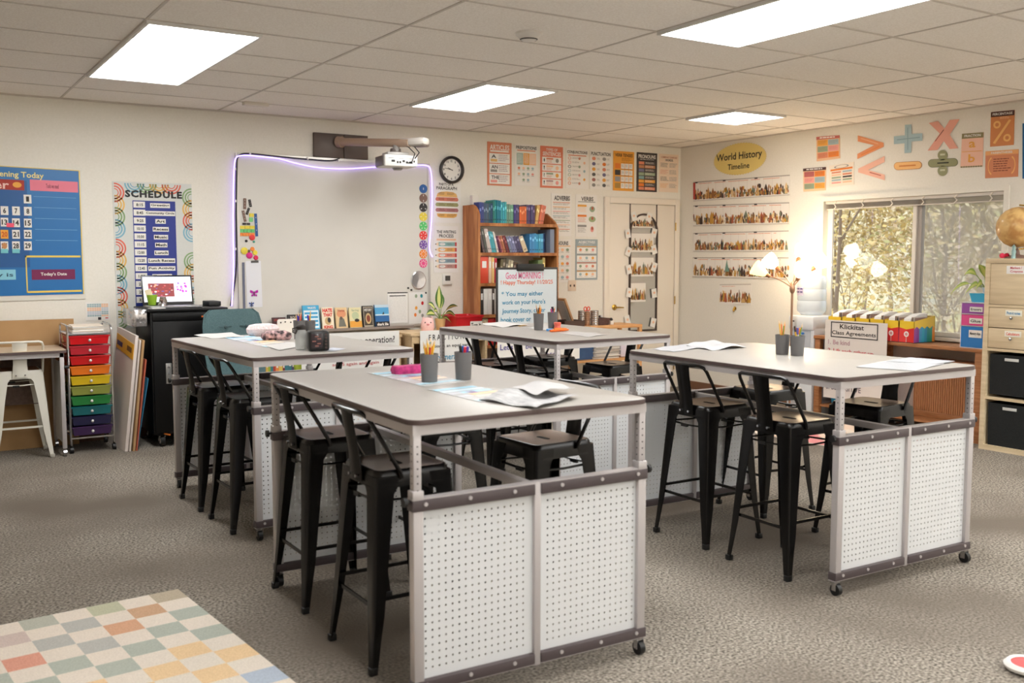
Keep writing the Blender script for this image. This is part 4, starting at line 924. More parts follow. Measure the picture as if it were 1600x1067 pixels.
c = rsheet('maths_poster', 'terracotta PARENTHESES poster with curved brackets', [K(1335, 340), K(1565, 325), K(1560, 515), K(1332, 527)], M(214, 136, 96), group='maths posters')
c.rect(0, 0, 1, .16, M(236, 172, 110), 1); c.text('PARENTHESES', .18, .04, .82, .12, WHITE); c.ring(.22, .56, .14, .34, M(240, 180, 110), 2, 16, .8, PI/2+.2, 3*PI/2-.2); c.ring(.78, .56, .14, .34, M(240, 180, 110), 2, 16, .8, -PI/2+.2, PI/2-.2); c.lines(.25, .3, .78, .82, 6, M(120, 60, 40), 2, .35, .3); done(c)
c = rsheet('maths_poster', 'blue poster at the very right edge of the photo', [(1598, 193), (1650, 186), (1650, 284), (1598, 279)], M(20, 100, 150)); c.text('MEDIAN', .2, .05, .9, .14, WHITE); done(c)

# ================================================================== FURNITURE ALONG THE BACK WALL
# cardboard sheet
b = MB(); b.box((0, 0, .5), (.70, .012, 1.0), CARD); o = b.build('cardboard_sheet', loc=(.885, 8.395, 0)); o.rotation_euler = (-.06, 0, 0)
tag(o, 'large brown cardboard sheet leaning on the wall behind the desk at left', 'cardboard')
# desk
t = thing('desk', (.53, 8.14, 0), 'low beige-topped desk on grey metal legs at the left edge', 'desk'); dw, dd, dz = 1.14, .50, .80
b = MB(); b.loft([rrect(dw/2, dd/2, .03, dz-.02), rrect(dw/2, dd/2, .03, dz)], noise_mat('desk_top', (206, 184, 158), (214, 194, 168), 30, .4)); tp = b.build('desktop', t)
b = MB(); b.loft([rrect(dw/2+.002, dd/2+.002, .03, dz-.022), rrect(dw/2+.002, dd/2+.002, .03, dz-.003)], edge_m, cap=(True, False)); b.build('edge_band', tp)
b = MB()
for s in (-1, 1): b.b2((-dw/2+.02, s*(dd/2-.015), dz-.055), (dw/2-.02, s*(dd/2-.04), dz-.022), alu_m)
b.build('apron', t)
for sx in (-1, 1):
    for sy in (-1, 1):
        x, y = sx*(dw/2-.035), sy*(dd/2-.03); b = MB(); b.b2((x-.015, y-.015, .06), (x+.015, y+.015, dz-.022), alu_m, bev=.002); lg = b.build('leg', t)
        b = MB(); b.cyl((x+.014, y-.01, dz-.13), (x+.05, y-.01, dz-.13), .012, BLACK, 8); b.build('knob', lg)
        b = MB(); b.cyl((x, y, .03), (x, y, .065), .012, CHROME, 8); b.cyl((x-.012, y-.005, .026), (x+.012, y-.005, .026), .025, CHROME, 14); b.build('caster', t)
b = MB(); b.b2((dw/2-.038, -dd/2+.045, .09), (dw/2-.032, dd/2-.045, .70), PEG); b.build('side_panel', t)
b = MB(); b.b2((-.52, dd/2-.10, .36), (.44, dd/2-.09, .72), noise_mat('brown_pegboard', (96, 76, 66), (112, 90, 78), 40, .6)); b.build('back_panel', t)

# rainbow drawer cart
cx0, cx1, cyf, cyb = 1.112, 1.436, 7.985, 8.36; cxm = (cx0+cx1)/2
t = thing('drawer_cart', (cxm, (cyf+cyb)/2, 0), 'chrome cart of ten plastic drawers in rainbow colours', 'drawer cart')
hw, hd = (cx1-cx0)/2, (cyb-cyf)/2
b = MB()
for sx in (-1, 1):
    x = sx*(hw-.008)
    b.tube([(x, -hd, .06), (x, -hd, .93), (x, -hd+.02, .962), (x, -hd+.06, .972), (x, hd-.06, .972), (x, hd-.02, .962), (x, hd, .93), (x, hd, .06)], .008, CHROME, 8)
    for k in range(11): b.box((x, 0, .135+.0755*k), (.006, 2*hd, .004), CHROME)
for z in (.115, .905):
    for sy in (-1, 1): b.box((0, sy*hd, z), (2*hw-.02, .010, .012), CHROME)
b.build('chrome_frame', t)
b = MB(); b.box((0, 0, .903), (2*hw-.02, 2*hd, .006), M(225, 222, 226, .3)); b.build('top_tray', t)
RBW = [((214, 22, 30), 'red'), ((196, 44, 56), 'dull red'), ((206, 26, 28), 'red'), ((240, 124, 30), 'orange'), ((226, 190, 26), 'yellow'), ((150, 156, 70), 'olive'), ((34, 130, 60), 'green'), ((12, 106, 112), 'teal'), ((32, 32, 72), 'navy'), ((64, 36, 84), 'purple')]
for k, (co, nm) in enumerate(RBW):
    z1 = .893-.0772*k; m = M(*co, .28, coat=.3); b = MB(); w = hw-.022
    b.loft([[Vector((x, y, z1-.066)) for x, y in ((-w*.93, -hd+.012), (w*.93, -hd+.012), (w*.93, hd-.02), (-w*.93, hd-.02))], [Vector((x, y, z1-.006)) for x, y in ((-w, -hd+.002), (w, -hd+.002), (w, hd-.01), (-w, hd-.01))]], m, smooth=False)
    b.box((0, -.004, z1-.004), (2*w+.012, 2*hd-.004, .008), m)
    d = b.build('drawer', t); d['label'] = '%s plastic drawer' % nm
    b = MB(); b.sphere((0, -hd-.008, z1-.036), .0115, M(235, 232, 230, .15, .3), 10); b.build('knob', d)
for sx in (-1, 1):
    for sy in (-1, 1):
        b = MB(); b.cyl((sx*(hw-.01), sy*(hd-.01), .03), (sx*(hw-.01), sy*(hd-.01), .07), .008, BLACK, 8); b.cyl((sx*(hw-.01)-.012, sy*(hd-.01), .025), (sx*(hw-.01)+.012, sy*(hd-.01), .025), .025, BLACK, 12); b.build('caster', t)
b = MB()
for k in range(9): b.box((random.uniform(-.01, .01), random.uniform(-.01, .01), .911+.0062*k), (.22, .28, .0055), (WHITE, PAPER, CREAM)[k % 3], RZ(random.uniform(-.06, .06)))
o = b.build('paper_stack', loc=(cxm, (cyf+cyb)/2, 0)); tag(o, 'stack of white papers on top of the rainbow drawer cart', 'paper stack')

# leaning pads
def slab(name, label, cat, b0, b1, t1, t0, th, m, extra=None, parent=None):
    """quad b0-b1-t1-t0 with thickness th along its right-hand normal"""
    P = [Vector(p) for p in (b0, b1, t1, t0)]; n = (P[1]-P[0]).cross(P[3]-P[0]).normalized(); b = MB()
    b.loft([P, [p-n*th for p in P]], m, smooth=False)
    if extra: extra(b, P, n)
    return tag(b.build(name, parent), label, cat)
def pad_extra(b, P, n):
    f = lambda u, v: P[0]*(1-u)*(1-v)+P[1]*u*(1-v)+P[2]*u*v+P[3]*(1-u)*v
    b.loft([[f(u, v)+n*.004 for u, v in ((.05, .83), (.98, .79), (.98, .92), (.05, .95))], [f(u, v)-n*.001 for u, v in ((.05, .83), (.98, .79), (.98, .92), (.05, .95))]], M(230, 172, 50), smooth=False)
    b.face([f(u, v)+n*.0055 for u, v in ((.1, .86), (.4, .85), (.4, .89), (.1, .9))], M(70, 50, 90)); b.face([f(u, v)+n*.0055 for u, v in ((.65, .85), (.9, .84), (.9, .885), (.65, .893))], M(120, 80, 40))
slab('chart_pad', 'big white chart-paper pad with a yellow label, leaning by the black cabinet', 'paper pad', (1.44, 8.33, .002), (1.475, 7.85, .002), (1.585, 7.87, .885), (1.54, 8.33, .93), .022, M(226, 214, 206, .8), pad_extra)
slab('poster_board', 'thin off-white board directly behind the chart pad', 'board', (1.47, 8.33, .002), (1.505, 7.84, .002), (1.612, 7.865, .85), (1.57, 8.33, .90), .012, M(222, 210, 200, .8))
slab('poster_board', 'light brown wooden board leaning behind the chart pad', 'board', (1.50, 8.33, .002), (1.53, 7.83, .002), (1.632, 7.855, .85), (1.59, 8.33, .88), .016, CARD)
slab('poster_board', 'reddish brown board, third in the leaning stack beside the cabinet', 'board', (1.53, 8.33, .002), (1.555, 7.84, .002), (1.650, 7.865, .70), (1.612, 8.33, .72), .010, M(190, 96, 70, .7))
slab('poster_board', 'bright blue board leaning nearest to the black cabinet', 'board', (1.55, 8.30, .002), (1.575, 7.90, .002), (1.668, 7.88, .55), (1.635, 8.30, .58), .004, M(60, 150, 190, .6))

# black cabinet -----------------------------------------------------------------------
kx0, kx1, kyf, kyb = 1.70, 2.285, 7.87, 8.43; kxm, kym = (kx0+kx1)/2, (kyf+kyb)/2
blk = M(9, 9, 10, .4, 0, spec=.3); t = thing('tool_cabinet', (kxm, kym, 0), 'tall black steel rolling cabinet with a silver latch, under the laptop', 'cabinet')
hw, hd = (kx1-kx0)/2, (kyb-kyf)/2
b = MB(); b.b2((-hw, -hd+.02, .10), (hw, hd, 1.06), blk, bev=.006); b.b2((-hw-.012, -hd-.005, 1.06), (hw+.012, hd+.01, 1.085), blk, bev=.008); b.build('body', t)
b = MB(); b.b2((-hw+.012, -hd, .115), (hw-.012, -hd+.018, .985), blk, bev=.004); dr = b.build('door', t)
b = MB(); b.b2((-hw+.10, -hd-.008, .50), (-hw+.145, -hd, .66), M(190, 190, 188, .3, .8), bev=.003)
for z in (.53, .58, .63): b.cyl((-hw+.122, -hd-.012, z), (-hw+.122, -hd-.006, z), .008, CHROME, 8)
b.build('latch', dr)
b = MB(); b.b2((-hw+.012, -hd, .992), (hw-.012, -hd+.018, 1.05), blk, bev=.004); b.b2((hw-.20, -hd-.0015, 1.012), (hw-.06, -hd, 1.024), M(220, 110, 40)); b.build('drawer', t)
for sx in (-1, 1):
    for sy in (-1, 1):
        x, y = sx*(hw-.07), sy*(hd-.06); b = MB(); b.box((x, y, .095), (.08, .07, .01), blk); b.box((x-.02, y+.01, .07), (.004, .05, .05), CHROME); b.box((x+.02, y+.01, .07), (.004, .05, .05), CHROME)
        ca = b.build('caster', t)
        b = MB(); b.cyl((x-.016, y, .045), (x+.016, y, .045), .045, BLACK, 20); b.cyl((x-.018, y, .045), (x+.018, y, .045), .024, M(200, 196, 190, .4), 16); b.build('wheel', ca)
        b = MB(); b.box((x+.03, y-.035, .10), (.05, .03, .012), ORANGE, Matrix.Rotation(.3, 3, 'Y')); b.build('brake', ca)
# steel organiser to the left
t = thing('steel_organizer', (1.635, 8.12, .95), 'small shiny steel box with little knobs attached to the left of the black cabinet', 'organizer')
b = MB(); b.box((0, 0, .065), (.10, .40, .13), M(200, 196, 196, .16, .85), bev=.004); b.build('box', t)
b = MB()
for z in (.03, .065, .1): b.cyl((-.0, -.2, z), (-.0, -.212, z), .006, CHROME, 8); b.cyl((.03, -.2, z), (.03, -.212, z), .006, CHROME, 8)
b.build('knobs', t)
# laptop
q = pb(268, 478, 8.10); t = thing('laptop', (q.x, 8.10, 1.0855), 'open silver and black laptop with a lit screen on the black cabinet', 'laptop')
lw, lh = .40, .245
b = MB(); b.box((0, -.04, .009), (lw, .26, .016), M(150, 150, 152, .3, .7), bev=.004); b.build('base', t)
b = MB()
for j in range(5): b.box((0, -.0+.022*j, .0178), (lw*.86, .016, .002), M(30, 30, 32))
b.build('keyboard', t)
Rl = Matrix.Rotation(-.22, 3, 'X'); hp = Vector((0, .095, .014))
b = MB(); b.box(hp+Rl @ Vector((0, 0, lh/2)), (lw, .009, lh), M(36, 34, 36, .3), Rl, bev=.004); lid = b.build('lid', t)
P0 = [hp+Rl @ Vector((sx*(lw/2-.013), -.0035, z)) for sx, z in ((-1, lh-.014), (1, lh-.014), (1, .026), (-1, .026))]
c = Canvas(*P0, thick=.0005, gap=.0005, nrm=(Rl @ Vector((0, -1, 0))))
E_ = lambda r, g, b_: M(r, g, b_, .4, 0, .55)
c.rect(0, 0, 1, 1, E_(226, 228, 236), 1); c.rect(0, 0, 1, .08, E_(190, 196, 220), 2); c.rect(.1, .26, .64, .80, E_(120, 50, 50), 2); c.rect(.68, .24, .95, .85, E_(214, 200, 230), 2)
rnd = random.Random(3)
for k in range(34): u, v = rnd.uniform(.12, .6), rnd.uniform(.3, .76); c.ell(u, v, rnd.uniform(.01, .035), rnd.uniform(.01, .03), E_(*rnd.choice([(230, 150, 120), (70, 40, 60), (200, 90, 90), (240, 210, 200), (90, 80, 140), (160, 60, 60)])), 3, 8)
for k in range(14): u, v = rnd.uniform(.7, .92), rnd.uniform(.26, .6); c.ell(u, v, .025, .04, E_(*rnd.choice([(200, 60, 180), (150, 60, 160), (230, 120, 200), (120, 90, 170)])), 3, 8)
for k in range(3): c.rect(.71, .66+.05*k, .86, .68+.05*k, E_(110, 120, 180), 3)
c.build('screen', lid)
# things left of the laptop
q = pb(207, 475, 8.1); t = thing('cup', (1.775, 8.15, 1.0855), 'lime green cup holding a folded card left of the laptop', 'cup')
b = MB(); b.lathe([(.026, 0), (.042, .10), (.039, .10), (.024, .008)], M(150, 190, 50, .4), n=18); b.build('body', t)
b = MB(); b.box((-.02, 0, .10), (.05, .004, .09), M(230, 214, 180), Matrix.Rotation(-.3, 3, 'Y')); b.build('card', t)
t = thing('desk_bell', (1.815, 8.0, 1.0855), 'small chrome bell with a dark knob left of the laptop', 'bell')
b = MB(); b.lathe([(.036, 0), (.036, .008), (.032, .012), (.028, .034), (.012, .048), (.0, .05)], CHROME, n=20); b.build('dome', t)
b = MB(); b.sphere((0, 0, .062), .013, BR_, 10); b.build('knob', t)
b = MB(); b.box((1.76, 7.93, 1.089), (.11, .07, .006), WHITE, RZ(.3)); tag(b.build('paper_slip'), 'white paper slip hanging over the cabinet corner left of the laptop', 'paper')
t = thing('glass_jar', (1.87, 8.2, 1.0855), 'small grey jar between the bell and the laptop', 'jar'); b = MB(); b.lathe([(.03, 0), (.034, .05), (.026, .07), (.026, .08)], M(120, 110, 100, .2, .3), n=16); b.build('body', t)
# printer behind? dark monitor box right of the laptop
b = MB(); b.box((2.26, 8.2, 1.105), (.10, .2, .04), BLACK, bev=.006); tag(b.build('black_box'), 'flat black device on the cabinet right of the laptop', 'device')

# office chair ----------------------------------------------------------------------
t = thing('office_chair', (2.27, 7.27, 0), 'teal padded office chair with a tufted back behind the left table', 'chair', rz=.14); tl_ = noise_mat('teal_fabric', (68, 92, 96), (84, 108, 110), 120, .85, .1)
b = MB(); R = []
for z, w, y in ((.52, .20, .16), (.60, .235, .20), (.80, .25, .235), (.96, .245, .262), (1.05, .225, .28), (1.085, .18, .285)):
    R.append([Vector((w*math.sin(a)*(1 if abs(math.sin(a)) < .95 else 1), y-.035*(1-abs(math.sin(a))**3)*(1 if math.cos(a) > 0 else -1)-.01*math.cos(3*a), z)) for a in [2*PI*k/24 for k in range(24)]])
b.loft(R, tl_); bk = b.build('backrest', t)
b = MB()
for x in (-.085, .085): b.sphere((x, .208, .955), .013, M(50, 70, 74, .7), 10, (1, .5, 1)); b.tube([(x-.05, .2145, .958), (x, .209, .955), (x+.05, .2145, .958)], .003, M(52, 74, 78), 6)
b.build('tufting', bk)
b = MB(); b.loft([rrect(.24, .22, .08, .44), rrect(.25, .23, .08, .48), rrect(.24, .22, .08, .52)], tl_); b.build('seat', t)
b = MB(); b.cyl((0, 0, .10), (0, 0, .44), .025, BLACK, 12); b.box((0, .20, .46), (.06, .05, .20), BLACK)
for k in range(5): a = 2*PI*k/5; b.tube([(0, 0, .12), (.27*math.cos(a), .27*math.sin(a), .07)], [.022, .014], BLACK, 8); b.sphere((.27*math.cos(a), .27*math.sin(a), .03), .03, BLACK, 10)
b.build('base', t)

# low bookshelves under the whiteboard -------------------------------------------
def low_shelf(x0, x1, yf, yb, z1, label, ncol, name='low_bookshelf'):
    t = thing(name, ((x0+x1)/2, (yf+yb)/2, 0), label, 'bookshelf'); hw, hd = (x1-x0)/2, (yb-yf)/2; th = .022
    b = MB(); b.b2((-hw-.01, -hd-.01, z1-.025), (hw+.01, hd, z1), PALEWOOD, bev=.003); b.build('top', t)
    for k in range(ncol+1):
        x = -hw+th/2+(2*hw-th)*k/ncol; b = MB(); b.b2((x-th/2-(.012 if 0 < k < ncol else 0), -hd, 0), (x+th/2+(.012 if 0 < k < ncol else 0), hd, z1-.025), PALEWOOD); b.build('upright', t)
    for z in (.04, .40): b = MB(); b.b2((-hw+th, -hd+.005, z), (hw-th, hd, z+.02), PALEWOOD); b.build('shelf', t)
    b = MB(); b.b2((-hw+th, hd-.01, .06), (hw-th, hd, z1-.025), PALEWOOD); b.build('back', t)
    b = MB(); b.b2((-hw, -hd-.002, z1-.09), (hw, -hd+.01, z1-.025), PALEWOOD); b.build('fascia', t)
    return t
low_shelf(2.62, 3.90, 8.02, 8.38, .79, 'long pale wood low bookshelf under the whiteboard', 3)
low_shelf(3.95, 4.74, 7.90, 8.38, .80, 'pale wood low bookshelf carrying the pink pig, plant and red bin', 2)
b = MB(); rnd = random.Random(9)
SHC = [(180, 60, 50), (60, 120, 130), (220, 190, 90), (90, 80, 120), (210, 200, 190), (150, 180, 60), (60, 70, 90), (230, 140, 70), (120, 40, 50), (40, 100, 150)]
def row_books(x0, x1, y0, z0, hmax, d, group, place, rnd, cols=None, lean=False, wr=(.014, .034), names=True, dirv=None):
    x = x0; n = 0
    while x < x1:
        w = rnd.uniform(*wr); h = hmax*rnd.uniform(.72, 1); co = rnd.choice(cols or SHC)
        if x+w > x1: break
        b = MB(); b.b2((x, y0, z0), (x+w-.001, y0+d, z0+h), M(*co, .5), bev=.0); b.b2((x+.002, y0+.003, z0+h-.001), (x+w-.003, y0+d-.003, z0+h+.0005), PAPER)
        b.b2((x+w*.2, y0-.0006, z0+h*.6), (x+w*.8, y0, z0+h*.85), M(232, 226, 214))
        tag(b.build('book'), '%s book %s, %s from the left' % (cname(co), place, ORD[n]), 'book', group); x += w; n += 1
def cname(co):
    import colorsys
    h, s, v = colorsys.rgb_to_hsv(*[c/255 for c in co])
    if v < .25: return 'black'
    if s < .14: return 'white' if v > .8 else 'grey'
    nm = next(n for t, n in ((.025, 'red'), (.1, 'orange'), (.18, 'yellow'), (.43, 'green'), (.53, 'teal'), (.70, 'blue'), (.84, 'purple'), (.95, 'pink'), (2, 'red')) if h < t)
    if nm == 'orange' and v < .7: nm = 'brown'
    return ('dark ' if v < .5 else 'pale ' if s < .35 else '')+nm
row_books(2.66, 3.02, 8.06, .42, .28, .2, 'books in the low shelf under the whiteboard', 'in the left end of the low shelf', rnd)
row_books(3.50, 3.60, 8.06, .42, .26, .2, 'books in the low shelf under the whiteboard', 'in the middle of the low shelf', rnd)
t = thing('storage_bin', (3.02, 8.12, .42), 'lime green bin on the low shelf, seen under the left table', 'bin')
b = MB(); b.loft([rrect(.10, .08, .02, 0), rrect(.125, .10, .02, .2), rrect(.118, .093, .02, .2), rrect(.095, .075, .02, .01)], M(176, 190, 70, .4)); b.build('body', t)
# hung charts on the low shelves
def marker(c, rows): 
    for t_, u0, v0, u1, v1, m in rows: c.text(t_, u0, v0, u1, v1, m, 3, .012)
c = sheet('handwritten_chart', 'white handwritten chart on the low shelf with the word operation', 'chart', *bposter(470, 523, 624.5, 640, 8.0), M(232, 230, 226, .5), gap=.003)
marker(c, [('What is an operation?', .28, .06, .95, .17, INK), ('5 x 5 x 5', .70, .46, .94, .56, INK), ('add 5 again and again', .30, .36, .78, .41, M(190, 90, 90)), ('=', .63, .49, .67, .53, INK)]); done(c)
c = sheet('handwritten_chart', 'white handwritten FRACTIONS chart hung on the low shelf under the plant', 'chart', *bposter(656, 517, 737, 640, 7.875), M(232, 230, 226, .5), gap=.003)
marker(c, [('F R A C T I O N S', .16, .05, .92, .12, INK), ('A fraction is an equal part', .05, .17, .95, .22, INK), ('numerator', .32, .30, .85, .36, M(30, 140, 180)), ('denominator', .32, .42, .9, .48, M(30, 140, 180))]); done(c)
# tray books -----------------------------------------------------------------------
def cover(name, label, px0, py0, px1, py1, m, fn, Y=BY-.075, th=.018, cat='book'):
    a = pb(px0, py0, Y+.03); d = pb(px1, py1, Y); w, h = d.x-a.x, a.z-d.z; x = a.x; z = z0b = .832
    tl, tr, br, bl = Vector((x, Y+.035, z+h)), Vector((x+w, Y+.035, z+h)), Vector((x+w, Y, z)), Vector((x, Y, z))
    n = Vector((0, -h, .035)).normalized(); n = Vector((0, -1, 0.1)).normalized()
    c = Canvas(tl, tr, br, bl, m, gap=0, thick=th, nrm=n)
    fn(c); tag(c.build(name), label, cat, 'books displayed along the whiteboard tray')
def t1(c): c.text('CHAINS', .12, .12, .9, .26, M(180, 60, 50)); c.ell(.5, .6, .3, .25, M(120, 40, 40), 1); c.ell(.4, .62, .1, .12, M(160, 120, 90), 2)
cover('book', 'dark red-brown book at the left end of the whiteboard tray', 424, 480, 447, 501, M(70, 34, 34), t1)
def t2(c): c.text('ROCK', .2, .1, .85, .26, M(190, 180, 170)); c.rect(.1, .35, .9, .9, M(80, 74, 64), 1); c.ell(.5, .6, .2, .2, M(150, 130, 100), 2)
cover('book', 'black book with a grey title, second on the whiteboard tray', 448, 480.5, 471, 505, M(42, 38, 36), t2)
def t3(c):
    c.rect(.05, .2, .95, .92, M(220, 236, 244), 1)
    for k in range(4): c.rect(.1, .28+.16*k, .9, .36+.16*k, M(60, 160, 210), 2)
    c.text('WAYS', .3, .06, .8, .15, WHITE)
cover('book', 'tall bright blue and white book on the whiteboard tray', 471.5, 476.5, 499.5, 514, M(70, 170, 214), t3)
def t4(c): c.text('HATE', .08, .05, .92, .22, M(210, 40, 30), 3, .05); c.text('THAT', .12, .26, .9, .42, M(210, 40, 30), 3, .05); c.ell(.5, .62, .28, .18, M(200, 170, 120), 1); c.ell(.6, .58, .14, .12, INK, 2); c.text('KING', .12, .82, .88, .96, M(210, 60, 40), 3, .05)
cover('book', 'cream book with large red letters on the whiteboard tray', 501, 479, 521.5, 512.5, M(236, 224, 200), t4)
def t5(c): c.ell(.5, .3, .4, .18, M(220, 150, 110), 1); c.poly([(.2, .9), (.3, .5), (.5, .45), (.7, .55), (.85, .9)], M(110, 110, 100), 2); c.ell(.45, .5, .12, .08, M(90, 80, 70), 3); c.text('Horse', .2, .08, .8, .2, M(170, 70, 50))
cover('book', 'tan book with a grey animal on its cover on the tray', 522.5, 479.5, 543, 512, M(226, 196, 150), t5)
def t6(c): c.rect(0, .65, 1, .95, M(226, 160, 60), 1); c.ell(.5, .4, .3, .2, M(190, 200, 160), 1); c.ell(.6, .62, .2, .08, INK, 2); c.text('Spring', .2, .08, .8, .2, SAGE)
cover('book', 'pale green and yellow landscape book on the tray', 544, 479.5, 565, 511, M(224, 214, 170), t6)
def t7(c): c.rect(.06, .05, .94, .95, M(190, 180, 160), 1); c.rect(.1, .08, .9, .9, M(70, 60, 50), 2); c.ell(.5, .58, .28, .25, M(200, 170, 120), 3); c.ell(.5, .58, .18, .16, M(130, 60, 40), 4); c.text('HISTORY', .15, .13, .85, .25, WHITE, 5)
cover('book', 'dark patterned book beside the blue shark book', 565, 477.5, 583.5, 511, M(50, 44, 40), t7)
def t8(c): c.rect(0, .12, 1, .45, M(80, 160, 210), 1); c.rect(0, .42, 1, .48, M(200, 225, 235), 2); c.poly([(.5, .43), (.62, .3), (.66, .43)], INK, 3); c.rect(0, 0, 1, .12, M(190, 210, 225), 1); c.rect(0, .75, 1, 1, M(24, 26, 34), 1); c.text('shark life', .1, .8, .9, .93, WHITE, 4, .03)
cover('book', 'blue shark life book, rightmost on the whiteboard tray', 584, 474.5, 608, 508.5, M(36, 100, 160), t8)
q = pb(446, 513, 8.3); t = thing('dice_card', (q.x, 8.25, .80), 'white board with black dots standing behind the pencil cup of the left table', 'card')
b = MB(); b.loft([[Vector((p.x, -.004, p.y)) for p in rrect(.09, .075, .02, 0)], [Vector((p.x, .004, p.y)) for p in rrect(.09, .075, .02, 0)]], WHITE)
for v in b.bm.verts: v.co.z += .075
b.build('card', t)
b = MB()
for x, z in ((-.06, .12), (-.02, .125), (.03, .12), (.06, .10), (-.06, .04), (.05, .045), (.0, .03)): b.cyl((x, -.0045, z), (x, -.006, z), .007, INK, 8)
b.build('dots', t)
# pig plush, plant, red bin
ZS = .80
q = pb(668, 500, 8.05); t = thing('pig_plush', (q.x, 8.05, ZS), 'round pink pig plush toy on the low shelf', 'plush toy', rz=-.4); pk = noise_mat('pink_plush', (240, 190, 184), (246, 204, 198), 90, .9, .2); dp = M(220, 140, 140, .8)
b = MB(); b.lathe([(.03, 0), (.052, .006), (.062, .035), (.062, .07), (.054, .105), (.035, .125), (.001, .132)], pk, n=22)
for s in (-1, 1): b.lathe([(.014, 0), (.008, .018), (.001, .026)], pk, c=(s*.038, 0, .115), n=8)
b.build('body', t)
b = MB(); b.sphere((0, -.060, .07), .012, dp, 10, (1.2, .5, .8)); b.build('snout', t)
b = MB()
for s in (-1, 1): b.sphere((s*.026, -.052, .088), .006, BLACK, 8)
b.build('eyes', t)
q = pb(688, 500, 8.16); t = thing('potted_plant', (q.x, 8.16, ZS), 'variegated green plant in a tan pot between the pink pig and red bin', 'plant')
b = MB(); b.lathe([(.036, 0), (.05, .09), (.052, .11), (.046, .11), (.042, .09)], M(206, 168, 116, .7), n=20); b.build('pot', t)
b = MB(); b.lathe([(.044, .092), (.001, .094)], M(60, 44, 34), n=14, cap=(False, False)); b.build('soil', t)
def leaf(base, mid, tip, w, m1, m2, n=7):
    b = MB(); base, mid, tip = Vector(base), Vector(mid), Vector(tip)
    C_ = [base*(1-f)**2+mid*2*f*(1-f)+tip*f*f for f in [k/(2*n) for k in range(2*n+1)]]
    half = n; side = (tip-base).cross(Vector((0, 0, 1))); side = side.normalized() if side.length > 1e-4 else Vector((1, 0, 0))
    if abs((tip-base).normalized().z) > .9: side = Vector((.85, -.5, 0))
    else: side = (side*.5+Vector((0, -.2, .8))).normalized()
    b.tube(C_[:n-1], .0035, M(120, 150, 70), 6)
    rings = []
    for k in range(n-2, 2*n+1):
        f = (k-(n-2))/(n+2); ww = w*math.sin(PI*min(1, f)**.8)*1.0+.0008; p = C_[k]; up = Vector((0, 0, .25*ww))
        rings.append([p-side*ww+up, p-side*ww*.45+up*.3, p, p+side*ww*.45+up*.3, p+side*ww+up])
    for a, c2 in zip(rings[:-1], rings[1:]):
        for j in range(4): b.face([a[j], a[j+1], c2[j+1], c2[j]], m2 if j in (1, 2) else m1, True)
    return b
lg, ly = M(70, 112, 44, .4), M(214, 214, 130, .45)
for n, (mx, mz, tx, ty, tz, w) in enumerate(((-.02, .24, -.01, 0, .42, .035), (-.08, .20, -.16, -.02, .15, .03), (.06, .24, .19, 0, .22, .028), (.05, .22, .14, -.06, .12, .026), (-.04, .22, -.10, -.06, .18, .024), (-.06, .26, -.11, .04, .25, .024), (.02, .16, .07, -.09, .07, .018), (.03, .26, .05, .06, .34, .028))):
    o = leaf((0, 0, .09), (mx, ty/2, mz), (tx, ty, tz), w, lg, ly).build('leaf', t, recalc=False)
q = pb(722, 505, 8.1); t = thing('storage_bin', (4.60, 8.12, ZS), 'red plastic bin labelled Turn in beside the bookcase', 'bin'); rm_ = M(196, 24, 34, .35)
b = MB(); b.loft([rrect(.125, .12, .02, 0), rrect(.15, .145, .02, .125), rrect(.158, .153, .02, .126), rrect(.158, .153, .02, .14), rrect(.145, .14, .02, .14), rrect(.12, .115, .02, .008)], rm_, cap=(True, True)); b.build('body', t)
c = Canvas(Vector((.0, -.146, .085)), Vector((.13, -.146, .085)), Vector((.13, -.136, .01)), Vector((.0, -.136, .01)), WHITE, gap=.002, thick=.001, nrm=Vector((0, -1, 0))); c.text('Turn in', .08, .2, .9, .75, INK); c.build('label_card', t)

# BOOKCASE -----------------------------------------------------------------------
bx0, bx1, byf, byb, bz = 4.80, 5.74, 8.16, 8.46, 1.99
t = thing('bookcase', ((bx0+bx1)/2, (byf+byb)/2, 0), 'tall pine bookcase with curved side tops, full of books', 'bookcase'); hw, hd = (bx1-bx0)/2, (byb-byf)/2
for s in (-1, 1):
    b = MB(); x = s*(hw-.011); top = bz if s < 0 else 1.93
    prof = [(-hd, 0), (hd, 0), (hd, top)] + ([(hd-.2, top), (hd-.24, top-.02), (-hd+.02, top-.06), (-hd, top-.1)] if s < 0 else [(hd-.1, top), (hd-.17, top-.04), (-hd+.05, top-.09), (-hd, top-.15)])
    b.prism(prof, PINE, (x-.011, 0, 0), (0, 1, 0), (0, 0, 1), (1, 0, 0), .022); b.build('side_panel', t)
SHZ = [1.815, 1.53, 1.235, .93, .63, .33, .06]
for z in SHZ: b = MB(); b.b2((-hw+.022, -hd+.005, z-.022), (hw-.022, hd, z), PINE); b.b2((-hw+.022, -hd, z-.03), (hw-.022, -hd+.006, z+.0), PINE); b.build('shelf', t)
b = MB(); b.b2((-hw+.022, hd-.008, .0), (hw-.022, hd-.002, 1.22), M(150, 140, 130, .8)); b.build('back_panel', t)
